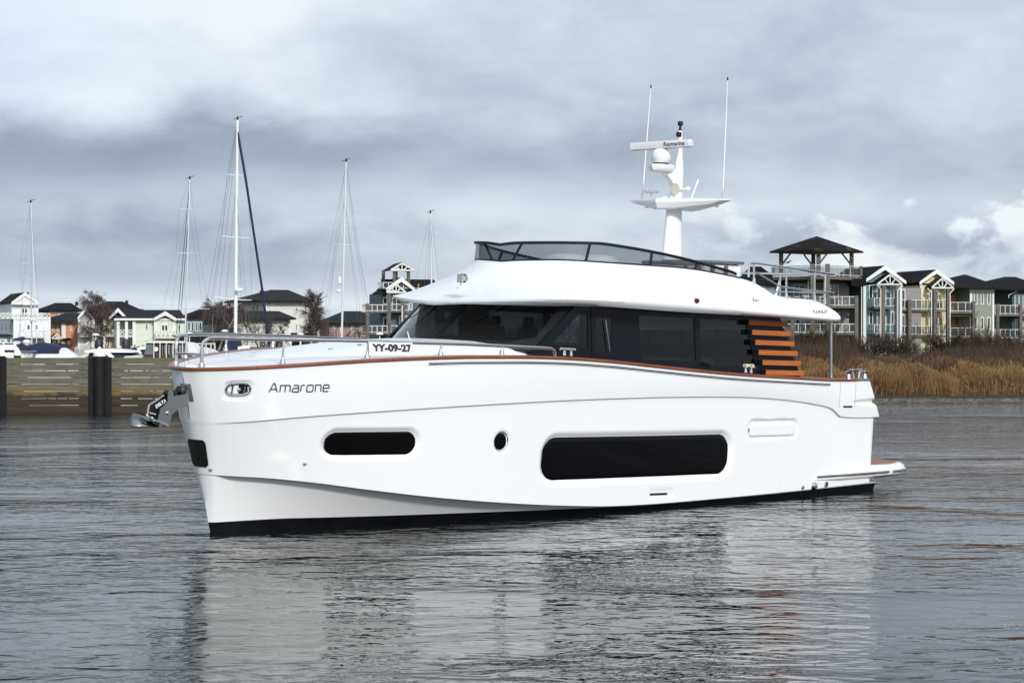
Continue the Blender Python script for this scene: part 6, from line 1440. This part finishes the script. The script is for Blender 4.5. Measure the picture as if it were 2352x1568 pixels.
for px, nm in ((222, 'black figure covered outboard'), (273, '')):
    b = MB(); b.lathe((wx(219 if px == 222 else 282, 124)*1., 125., wz(800, 124)), [(.05, -.3), (.22, -.1), (.25, .25), (.16, .5), (.02, .55)], 10); b.build('covered_instrument', BLACKR, e, True, origin=o)
e, o = motorboat('motor_boat', 'motor boat with a navy cover and white windscreen frame behind the wooden cabin boat', 290, 350, 132, 7)
b = MB(); lump(b, [(290, 805), (310, 798), (345, 797), (365, 800)], 132, 2.4, 2.3); b.build('cover', NAVY, e, True, origin=o, angle=40); b = MB(); b.tube([(wx(333, 132), 130.7, wz(822, 132)), (wx(326, 132), 130.7, wz(801, 132)), (wx(345, 132), 130.7, wz(798.5, 132))], .12, 6); b.build('windscreen_frame', BOATW, e, True, origin=o)
# wooden saloon boat
Y = 115; e, o = motorboat('wooden_motor_boat', 'classic boat with a maroon wooden cabin and oval topped windows by the bow', 290, 440, Y, 10)
b = MB(); lump(b, [(286, 823), (292, 817), (320, 815.5), (360, 815.5), (363, 823)], Y, 2.9, 1.0); b.build('foredeck', CREAMB, e, True, origin=o, angle=40)
b = MB(); zc0, zc1 = wz(824, Y), wz(786.5, Y); b.hexa([(wx(336, Y), Y-1.2, zc0), (wx(436, Y), Y-1.2, zc0), (wx(436, Y), Y+1.2, zc0), (wx(336, Y), Y+1.2, zc0), (wx(346, Y), Y-1.1, zc1), (wx(434, Y), Y-1.1, zc1), (wx(434, Y), Y+1.1, zc1), (wx(346, Y), Y+1.1, zc1)]); cb = b.build('cabin', MAHOG, e, origin=o)
b = MB(); lump(b, [(341, 786.5), (346, 783.2), (362, 782.4), (420, 783), (436, 786), (437, 787.3)], Y, 2.6, wz(787.4, Y)); b.build('cabin_roof', CREAMB, e, True, origin=o, angle=40)
b = MB(); b.hexa([(wx(340, Y), Y-1.24, wz(813, Y)), (wx(361, Y), Y-1.24, wz(814, Y)), (wx(361, Y), Y-1.18, wz(814, Y)), (wx(340, Y), Y-1.18, wz(813, Y)), (wx(347, Y), Y-1.18, wz(790, Y)), (wx(359, Y), Y-1.18, wz(790, Y)), (wx(359, Y), Y-1.1, wz(790, Y)), (wx(347, Y), Y-1.1, wz(790, Y))]); b.build('front_window', PANEC, cb, origin=o)
for px in (384, 392, 400, 408, 417.5, 425):
    P_ = [(wx(px+3.0*math.cos(a), Y), wz(803+math.copysign(9.5, math.sin(a))+3.4*math.sin(a), Y)) for a in np.linspace(0, 2*math.pi, 16, endpoint=False)]; b = MB(); b.prism(P_, lambda p: (p[0], Y-1.1, p[1]), lambda p: (p[0], Y-1.215, p[1])); ww = b.build('cabin_window', DKGL, cb, origin=o)
    MB().tube([(p[0], Y-1.22, p[1]) for p in P_], .022, 4, closed=True).build('window_rim', STEEL, ww, origin=o)
for px in (363, 377, 391.5, 407, 428): MB().tube([(wx(px, Y), Y-1.4, wz(822, Y)), (wx(px, Y), Y-1.35, wz(787, Y))], .03, 5).build('awning_post', CREAMB, e, origin=o)
MB().lathe((wx(367, Y), Y-1.2, wz(801.5, Y)), [(.12, 0), (.12, .04)], 10, axis=(0, -1, 0)).build('round_plate', PLASTW, cb, origin=o)
b = MB(); b.loft([[(wx(x, Y), Y-1.0, wz(y, Y)), (wx(x, Y), Y+1., wz(y, Y)), (wx(x, Y), Y+1., wz(y2, Y)), (wx(x, Y), Y-1., wz(y2, Y))] for x, y, y2 in ((437, 786, 815), (446, 788, 812), (455, 797, 812), (462, 810, 815))], True, True, True); b.build('stern_awning', VINYL, e, True, origin=o, angle=30)
e, o = motorboat('motor_boat', 'white sports boat with upright guard rails behind the bow rail', 440, 505, 124, 8)
b = MB(); lump(b, [(440, 810), (452, 800), (470, 797), (492, 803), (502, 809)], 124, 2.4, 1.3); b.build('deck', BOATW, e, True, origin=o, angle=40)
b = MB()
for px in (459, 470, 481, 492, 501): b.tube([(wx(px, 124), 122.6, wz(820, 124)), (wx(px, 124), 122.6, wz(789, 124))], .04, 4)
b.tube([(wx(457, 124), 122.6, wz(789.5, 124)), (wx(502, 124), 122.6, wz(789.5, 124))], .04, 4); b.build('guard_rail', CREAMB, e, origin=o)
e, o = motorboat('motor_boat', 'motor boat with a white framed windscreen under a navy hood right of the thick mast', 555, 645, 126, 9)
b = MB(); lump(b, [(556, 801), (562, 797.5), (600, 797), (630, 799.5), (646, 808)], 126, 2.6, 1.4); b.build('hood', NAVY, e, True, origin=o, angle=40); b = MB(); b.tube([(wx(558, 126), 124.6, wz(822, 126)), (wx(556.5, 126), 124.6, wz(799, 126)), (wx(580, 126), 124.6, wz(797, 126))], .12, 6); b.build('windscreen_frame', BOATW, e, True, origin=o)
b = MB(); b.box(wx(562, 126), wx(620, 126), 124.62, 124.7, wz(815, 126), wz(802, 126)); b.build('windscreen', DKGL, e, origin=o)
e, o = motorboat('motor_boat', 'small boat under a pale peaked cover right of the navy hooded boat', 645, 672, 126, 6)
b = MB(); lump(b, [(646, 809), (653, 801), (660, 797), (666, 799), (672, 807)], 126, 2., 1.4); b.build('cover', VINYL, e, True, origin=o, angle=40)
# lamps and cars on the quay
def lamp(px, py, Y, label, dark=False):
    X = wx(px, Y); z = wz(py, Y); e = empty('street_lamp', (X, Y, GL), (0, 0, 0), label, 'street lamp', 'quay lamps with white hoods'); o = (X, Y, GL)
    MB().tube([(X, Y, GL), (X, Y, z-.2)], [.06, .045], 8).build('pole', BLACKR if dark else TRIM, e, True, origin=o); MB().lathe((X, Y, z-.1), [(.10, -.18), (.08, -.10), (.36, -.10), (.34, -.04), (.20, .06), (.02, .10)], 14).build('hood', TRIM, e, True, origin=o)
lamp(220, 765, 200, 'white hooded lamp just left of the birch trunk behind the pile'); lamp(435, 762, 200, 'white hooded lamp behind the bow rail, right of the slim mast'); lamp(516, 756.5, 205, 'black lamp post with a white hood left of the thick mast', True); lamp(690, 763.5, 205, 'white hooded lamp below the tall cream house'); lamp(872, 763, 200, 'white hooded lamp under the lookout house balconies')
def car(px, Y, L, col, label, van=False):
    X = wx(px, Y); e = empty('parked_car', (X, Y, GL), (0, 0, 0), label, 'car', 'cars parked on the quay'); hgt = 1.9 if van else 1.48
    P_ = [(-L/2, .35), (-L/2, .8), (-L*.46, .92), (-L*.40, hgt*.98), (-L*.1, hgt), (L*.12, hgt*.97), (L*.28, .98), (L*.46, .85), (L/2, .7), (L/2, .35)]
    b = MB(); b.loft([[(x*k2, y, z*k) for x, z in P_] for y, k, k2 in ((-.84, .93, .97), (-.78, 1., 1.), (.78, 1., 1.), (.84, .93, .97))], True, True, True); b.build('body', mat('car paint %s' % label[:9], col, .2, coat=.4), e, True, angle=30)
    b = MB(); g_ = [(-L*.37, .98), (-L*.345, hgt*.93), (L*.09, hgt*.93), (L*.235, .98)]; b.prism(g_, lambda p: (p[0], -.855, p[1]), lambda p: (p[0], -.80, p[1])); b.build('side_window', DKGL, e)
    for x in (-L*.31, L*.31): w_ = MB().lathe((x, -.70, .33), [(.33, 0), (.33, .2), (.22, .21)], 14, axis=(0, -1, 0)).build('wheel', BLACKR, e, True); MB().lathe((x, -.905, .33), [(.2, 0), (.19, .02), (.02, .03)], 12, axis=(0, -1, 0)).build('rim', STEELB, w_, True)
    for y in (-.6, .6): b = MB(); b.rbox(L/2-.1, L/2+.01, y-.15, y+.15, .68, .8, .02); b.build('headlight', PLASTW, e)
car(727, 190, 4.2, (.02, .05, .26), 'bright blue car parked behind the foredeck below the cream house'); car(779, 190, 4.2, (.05, .05, .055), 'dark car parked left of the grey mast behind the foredeck'); car(812, 192, 4.4, (.42, .44, .46), 'silver car parked right of the grey mast behind the foredeck'); car(855, 196, 4.2, (.10, .14, .19), 'blue grey car parked beside the registration banner')
# crows
for px, py, Y, lb in ((1811, 605.5, 229, 'black crow perched on the roof deck rail'), (1922.5, 678.5, 229.5, 'black crow perched on the balcony rail under the roof deck')):
    X, z = wx(px, Y), wz(py, Y); b = MB(); b.loft([[(X+x, Y+.0+r*math.cos(a)*.8, z+zz+r*math.sin(a)) for a in np.linspace(0, 2*math.pi, 10, endpoint=False)] for x, zz, r in ((-.40, .05, .02), (-.22, .10, .05), (-.05, .14, .10), (.08, .19, .10), (.16, .27, .065), (.22, .31, .06), (.27, .31, .03), (.36, .29, .008))], True, True, True)
    b.tube([(X+.03, Y, z+.08), (X+.03, Y, z-.02)], .012, 4); c = b.build('crow', BLACKR, smooth=True); tag(c, lb, 'crow')
# garden fence strip and hedge below the row houses
b = MB(); rng = random.Random(5)
for k in range(46): x = wx(150, 235)+k*.22; hh = rng.uniform(1.1, 1.5); b.box(x, x+.16, 235, 235.05, GL, GL+hh)
tag(b.build('picket_fence', mat('red brown fence stain', (.22, .085, .045), .8)), 'brown picket fence in front of the low orange house', 'fence')
# ================================================================== vegetation
TWIG = mat('purple brown twigs', (.070, .047, .042), .9); TWIGD = mat('dark twigs', (.030, .020, .016), .9); BIRCH = mat('birch bark', (.34, .30, .26), .8, var=.35, vscale=2.)
def tree(px, ptop, Y, name, label, seed, spread, g=GL, weep=.6, levels=3, n1=26, n2=9, n3=7, trunk_r=.13, bark=BIRCH, twig=TWIG, group='bare trees on the left shore', fork=1, rt=.016):
    rng = random.Random(seed); X = wx(px, Y); Ht = wz(ptop, Y)-g; e = empty(name, (X, Y, g), (0, 0, 0), label, 'tree', group); tb, cb = MB(), MB()
    def rv(s=1.): return Vector((rng.gauss(0, s), rng.gauss(0, s), rng.gauss(0, s)))
    def limb(b, p, d, L, r0, r1, bend, n=5, droop=0.):
        P = [p.copy()]; d = d.normalized(); 
        for i in range(n): d = (d+rv(bend)+Vector((0, 0, -droop*(i/n)))).normalized(); p = p+d*L/n; P.append(p.copy())
        b.tube(P, [r0+(r1-r0)*i/n for i in range(n+1)], 5 if r0 > .03 else 3, caps=False); return P, d
    stems = []
    for f in range(fork):
        d = Vector((rng.uniform(-.12, .12)+(f-(fork-1)/2)*.35, rng.uniform(-.1, .1), 1)); stems.append(limb(tb, Vector((0, 0, -.1)), d, Ht*rng.uniform(.84, .93), trunk_r, .022, .05, 10)[0])
    for i in range(n1):
        st = stems[i % fork]; t = .22+.76*((i+.5)/n1)**.85; k = min(len(st)-2, int(t*(len(st)-1))); fr = t*(len(st)-1)-k; p = st[k].lerp(st[k+1], fr); az_ = rng.uniform(0, 6.283); up = rng.uniform(.35, 1.0)
        d = Vector((math.cos(az_), math.sin(az_), up)); L1 = spread*rng.uniform(.65, 1.1)*(1-.55*max(0, t-.45)/.55)*(.55+.45*min(1, t/.4))
        P1, d1 = limb(tb if L1 > spread*.8 else cb, p, d, L1, .045*(1-t*.5), .014, .16, 5, .05)
        for j in range(n2):
            q = P1[1+int(rng.random()*4.99)]; dd = (d1+rv(.55)+Vector((0, 0, .15))); P2, d2 = limb(cb, q, dd, L1*rng.uniform(.3, .6), .017, rt*.6, .16, 4, weep*.35)
            for k2 in range(n3):
                q2 = P2[1+int(rng.random()*3.99)]; limb(cb, q2, d2+rv(.5)+Vector((0, 0, -weep*.5)), L1*rng.uniform(.2, .42), rt*.75, rt*.4, .14, 3, weep)
    tb.build('trunk', bark, e); cb.build('crown', twig, e); return e
tree(226, 655, 238, 'bare_birch', 'tall bare weeping birch in front of the grey row house', 3, 2.4, weep=1.1, n1=44, n2=13, n3=11, rt=.012)
tree(496, 664, 236, 'bare_tree', 'bare pale stemmed tree left of the thick white mast', 8, 1.8, weep=.2, n1=44, n2=12, n3=10, fork=2, rt=.012); tree(518, 676, 246, 'bare_tree', 'dark purple bare tree behind the pale stemmed one beside the thick mast', 9, 1.8, weep=.3, n1=46, n2=13, n3=10, bark=TWIG, rt=.012)
tree(568, 700, 232, 'bare_tree', 'slim pale bare tree just right of the thick white mast', 12, 1.7, weep=.1, n1=20, n2=6, n3=4); tree(604, 704, 215, 'bare_tree', 'round dark bare tree crossed by the furled navy sail', 14, 1.6, weep=-.1, n1=26, n2=9, n3=7, bark=TWIGD, twig=mat('olive twigs', (.045, .036, .022), .9), fork=3, trunk_r=.09)
tree(736, 655, 236, 'bare_birch', 'tall bare birch between the cream house and the pink house', 21, 1.75, weep=.35, n1=54, n2=14, n3=11, rt=.012)
tree(768, 745, 225, 'bare_shrub', 'thin bare shrub in front of the pink house', 23, 1.2, weep=0, n1=16, n2=6, n3=4, bark=TWIG, fork=3, trunk_r=.05, group='bare shrubs by the pink house'); tree(828, 742, 226, 'bare_shrub', 'bare shrub right of the grey mast before the pink house', 25, 1.4, weep=0, n1=18, n2=6, n3=4, bark=TWIG, fork=3, trunk_r=.05, group='bare shrubs by the pink house'); tree(645, 752, 222, 'bare_shrub', 'bare shrub at the corner of the cream wing', 27, 1.1, weep=0, n1=14, n2=6, n3=4, bark=TWIG, fork=2, trunk_r=.05, group='bare shrubs by the pink house')
tree(210, 700, 300, 'bare_tree', 'distant bare tree left of the birch behind the roofs', 31, 2.4, weep=.2, n1=20, n2=8, n3=6, bark=TWIG); tree(335, 706, 315, 'bare_tree', 'faint bare tree behind the slate ridge of the row house', 33, 2., weep=.2, n1=18, n2=7, n3=5, bark=TWIG)
# fan palm
def palm(px, ptop, Y):
    X = wx(px, Y); e = empty('fan_palm', (X, Y, GL), (0, 0, 0), 'dark fan palm in front of the low orange house', 'palm'); zt = wz(ptop, Y)-GL; rng = random.Random(4); MB().tube([(0, 0, 0), (.03, 0, zt*.45), (0, 0, zt*.72)], [.16, .14, .12], 8).build('trunk', TWIGD, e, True); b = MB()
    for k in range(34):
        az_ = rng.uniform(0, 6.28); el_ = rng.uniform(-.5, 1.1); c = Vector((0, 0, zt*.72)); d = Vector((math.cos(az_)*math.cos(el_), math.sin(az_)*math.cos(el_), math.sin(el_))); c2 = c+d*zt*.22
        b.tube([c, c2], .02, 3)
        s_ = d.cross(Vector((0, 0, 1))).normalized(); u_ = s_.cross(d)
        for j in range(9): a = (j-4)*.3; q = (d*math.cos(a)+s_*math.sin(a)); tip = c2+q*zt*.22+Vector((0, 0, -.12)); sd2 = q.cross(u_)*.04; b.add([c2+sd2*.3, c2-sd2*.3, tip-sd2*.1, c2+q*zt*.12-sd2, c2+q*zt*.12+sd2], [(0, 1, 3, 4), (4, 3, 2)])
    b.build('crown', mat('dark palm green', (.016, .026, .012), .7), e)
palm(151, 776, 225)
# hedge line hiding the feet of the houses
def twig_mass(b, rng, x0, x1, y0, y1, topf, n, g, lmin=.5, lmax=1.1, r=.012, lean=.5, hf=1.):
    for i in range(n):
        x = rng.uniform(x0, x1); y = rng.uniform(y0, y1); tp = topf(x, y); h0 = g(x, y)+max(0, tp-g(x, y)-.3)*(rng.random()**hf); L = rng.uniform(lmin, lmax); d = Vector((rng.gauss(0, lean), rng.gauss(0, lean), 1)).normalized()
        p = Vector((x, y, h0)); q = p+d*L; q.z = min(q.z, tp+rng.random()*.25); m_ = (p+q)/2+Vector((rng.gauss(0, .06), rng.gauss(0, .06), 0)); rr_ = r*rng.uniform(.6, 1.3); s_ = Vector((rr_, 0, 0)) if rng.random() < .5 else Vector((rr_*.7, rr_*.7, 0))
        b.add([p-s_, p+s_, m_+s_*.8, q, m_-s_*.8], [(0, 1, 2, 4), (4, 2, 3)])
rng = random.Random(77)
def brush(name, label, cat, x0, x1, Y0, Y1, prof, n, m, seed, group=None, kind=None, r=.014, lmin=.5, lmax=1.2):
    rng = random.Random(seed); X0, X1 = wx(x0, Y0), wx(x1, Y1); Ym = (Y0+Y1)/2; f = spl([wx(p[0], Ym) for p in prof], [wz(p[1], Ym) for p in prof]); b = MB()
    tf = lambda x, y: f(x*Ym/y)+.45*math.sin(x*1.3+y*.5)*math.sin(x*.6+1)+.3*math.sin(x*2.9+y)
    twig_mass(b, rng, min(X0, wx(x0, Y1)), X1, Y0, Y1, tf, n, lambda x, y: ground_h(x, y)-.05, lmin, lmax, r, .45, .8)
    o = b.build(name, m); 
    if kind: o['kind'] = kind
    if label: tag(o, label, cat, group)
    return o
def colvar(name, cols, scale=1.6, rough=.9):
    m = bpy.data.materials.new(name); m.use_nodes = True; n = NT(m.node_tree); b = n.n['Principled BSDF']; g = n.add('ShaderNodeNewGeometry').outputs['Position']; x, y, z = n.sep(g)
    f = n.noise(n.comb(n.m('MULTIPLY', x, scale), n.m('MULTIPLY', y, scale), n.m('MULTIPLY', z, scale*.4)), 1., 4, .7)
    n.l.new(n.ramp(f, [(.25+.5*i/(len(cols)-1), c) for i, c in enumerate(cols)]), b.inputs['Base Color']); b.inputs['Roughness'].default_value = rough; return m
BRUSHM = colvar('red brown brush', [(.012, .009, .006), (.040, .025, .014), (.088, .053, .028)]); BRUSHG = colvar('brown olive brush', [(.018, .014, .008), (.05, .034, .016), (.10, .066, .03)])
brush('brush', 'dense red brown thicket on the right bank', 'thicket', 1380, 2420, 140, 165, [(1370, 804), (1690, 800), (1850, 800), (1900, 794), (1955, 800), (1990, 822), (2060, 828), (2125, 822), (2170, 808), (2250, 802), (2330, 800), (2420, 798)], 33000, BRUSHM, 1, kind='stuff')
brush('brush', 'low tangled undergrowth between the thicket and the reeds', 'undergrowth', 1380, 2420, 131, 142, [(1370, 843), (1690, 845), (1850, 842), (2000, 836), (2100, 838), (2200, 828), (2420, 826)], 22000, BRUSHG, 2, kind='stuff', lmin=.4, lmax=.9)
for a in ((1880, 776, 168, 'bushy bare shrub right of the wooden slats, tallest of the right bank', 41, 2.6), (1935, 783, 166, 'bare shrub left of the blue house corner', 42, 2.), (2003, 779, 172, 'twiggy bare shrub before the blue house windows', 43, 1.7), (2062, 786, 170, 'twiggy bare shrub between the blue and yellow houses', 44, 1.9), (2178, 794, 160, 'bare shrub below the yellow house porch', 45, 2.4), (2262, 792, 158, 'bare shrub below the sage green house', 46, 2.6), (2338, 790, 158, 'bare shrub at the right edge of the photo', 47, 2.4)):
    tree(a[0], a[1], a[2], 'bare_shrub', a[3], a[4], a[5], g=GR, weep=-.1, n1=30, n2=10, n3=7, trunk_r=.05, bark=TWIGD, twig=BRUSHM, group='bare shrubs on the right bank', fork=4, rt=.014)
REEDM = colvar('dry reed', [(.06, .032, .013), (.16, .086, .030), (.29, .175, .072)], .9); REEDB = colvar('rusty reed', [(.05, .024, .010), (.12, .058, .02), (.20, .105, .04)], .8)
def reeds(x0, x1, Y0, Y1, n, hmin, hmax, m, seed, clump=None):
    rng = random.Random(seed); b = MB(); k = 0
    while k < n:
        Y = rng.uniform(Y0, Y1); X = wx(rng.uniform(x0, x1), Y); den = .55+.45*math.sin(X*.9+1.2*math.sin(Y*.8))*math.sin(Y*1.1+X*.23)
        if rng.random() > den+.25: continue
        k += 1; hh = rng.uniform(hmin, hmax)*(.72+.28*math.sin(X*.55+.4)*math.sin(X*1.7)); g = ground_h(X, Y)-.03; lx, ly = rng.gauss(.04, .12)*hh, rng.gauss(0, .1)*hh; w_ = rng.uniform(.007, .016); a = rng.random()*3.1; sx_, sy_ = w_*math.cos(a), w_*math.sin(a)
        b.add([(X-sx_, Y-sy_, g), (X+sx_, Y+sy_, g), (X+lx*.4+sx_, Y+ly*.4+sy_, g+hh*.55), (X+lx*.4-sx_, Y+ly*.4-sy_, g+hh*.55), (X+lx, Y+ly, g+hh)], [(0, 1, 2, 3), (3, 2, 4)])
        if rng.random() < .5: q = .5+.3*rng.random(); b.add([(X+lx*q, Y+ly*q, g+hh*q), (X+lx*q+rng.gauss(0, .16), Y+ly*q+rng.gauss(0, .1), g+hh*q+.16), (X+lx*q+.012, Y+ly*q, g+hh*q-.03)], [(0, 1, 2)])
        if rng.random() < .3: b.add([(X+lx-.02, Y+ly, g+hh-.02), (X+lx+.03, Y+ly, g+hh+.10), (X+lx+.05, Y+ly, g+hh-.08)], [(0, 1, 2)])
    return b.build('reeds', m)
for o_, lb in ((reeds(1500, 2420, 121.8, 125, 1500, .35, 1.0, REEDM, 53), 'sparse short reeds on the mud at the water edge'), (reeds(1380, 2420, 124.5, 131, 20000, 1.0, 1.75, REEDM, 51), 'golden dry reeds along the right bank'), (reeds(1380, 2420, 130, 140, 16000, .8, 1.7, REEDB, 52), 'rusty reeds behind the golden ones')): tag(o_, lb, 'reeds', kind='stuff')
rng = random.Random(60)
for px, Y, n_ in ((2068, 123.2, 260), (2170, 122.6, 420), (2152, 123, 200)):
    b = MB(); X = wx(px, Y)
    for k in range(n_): x, y = X+rng.gauss(0, .3), Y+rng.gauss(0, .25); g = ground_h(x, y)-.05; hh = rng.uniform(.8, 1.5); lx = rng.gauss(0, .25); b.add([(x-.014, y, g), (x+.014, y, g), (x+lx, y+rng.gauss(0, .2), g+hh)], [(0, 1, 2)])
    tag(b.build('reed_clump', REEDM), {2068: 'reed clump at the water edge, left of the big one', 2170: 'biggest reed clump at the water edge below the yellow house', 2152: 'small reed clump touching the biggest one'}[px], 'reeds', 'reed clumps at the water edge')
# far tree line and hedges closing the horizon
b = MB(); rng = random.Random(70)
for k in range(12000):
    Y = rng.uniform(330, 345); X = rng.uniform(-120, 120); hh = GL+rng.random()**.6*(3.2+1.6*math.sin(X*.11)+1.2*math.sin(X*.37)); p = Vector((X, Y, hh)); d = Vector((rng.gauss(0, .5), 0, 1)).normalized()*rng.uniform(.8, 1.6); s_ = Vector((.05, 0, 0)); b.add([p-s_, p+s_, p+d], [(0, 1, 2)])
o_ = b.build('treeline', TWIGD); o_['kind'] = 'stuff'
b = MB(); rng = random.Random(71)
for k in range(9000):
    Y = rng.uniform(205, 212); X = wx(rng.uniform(-40, 1100), Y); hh = GL+rng.random()*(.9+.35*math.sin(X*.8)*math.sin(X*.23)); p = Vector((X, Y, hh)); d = Vector((rng.gauss(0, .6), rng.gauss(0, .6), rng.random())).normalized()*.25; s_ = Vector((.05, 0, .03)); b.add([p-s_, p+s_, p+d], [(0, 1, 2)])
o_ = b.build('hedge', mat('dark evergreen hedge', (.012, .016, .007), .9)); tag(o_, 'low dark hedge along the quay below the houses', 'hedge')
# white picket gangway by the pile, pontoon behind the breakwater
b = MB(); Y = 150.; 
for k in range(14): x = wx(172+k*2.5, Y); z = wz(814-k*1.1, Y); b.tube([(x, Y, z-.35), (x, Y, z+.45)], .018, 4)
for dz in (-.3, .42): b.tube([(wx(172, Y), Y, wz(814, Y)+dz), (wx(206, Y), Y, wz(799, Y)+dz)], .03, 4)
b.tube([(wx(172, Y), Y, wz(814, Y)-.45), (wx(206, Y), Y, wz(799, Y)-.45)], .08, 4)
tag(b.build('gangway', TRIM), 'white gangway ramp sloping down behind the white capped pile', 'gangway')
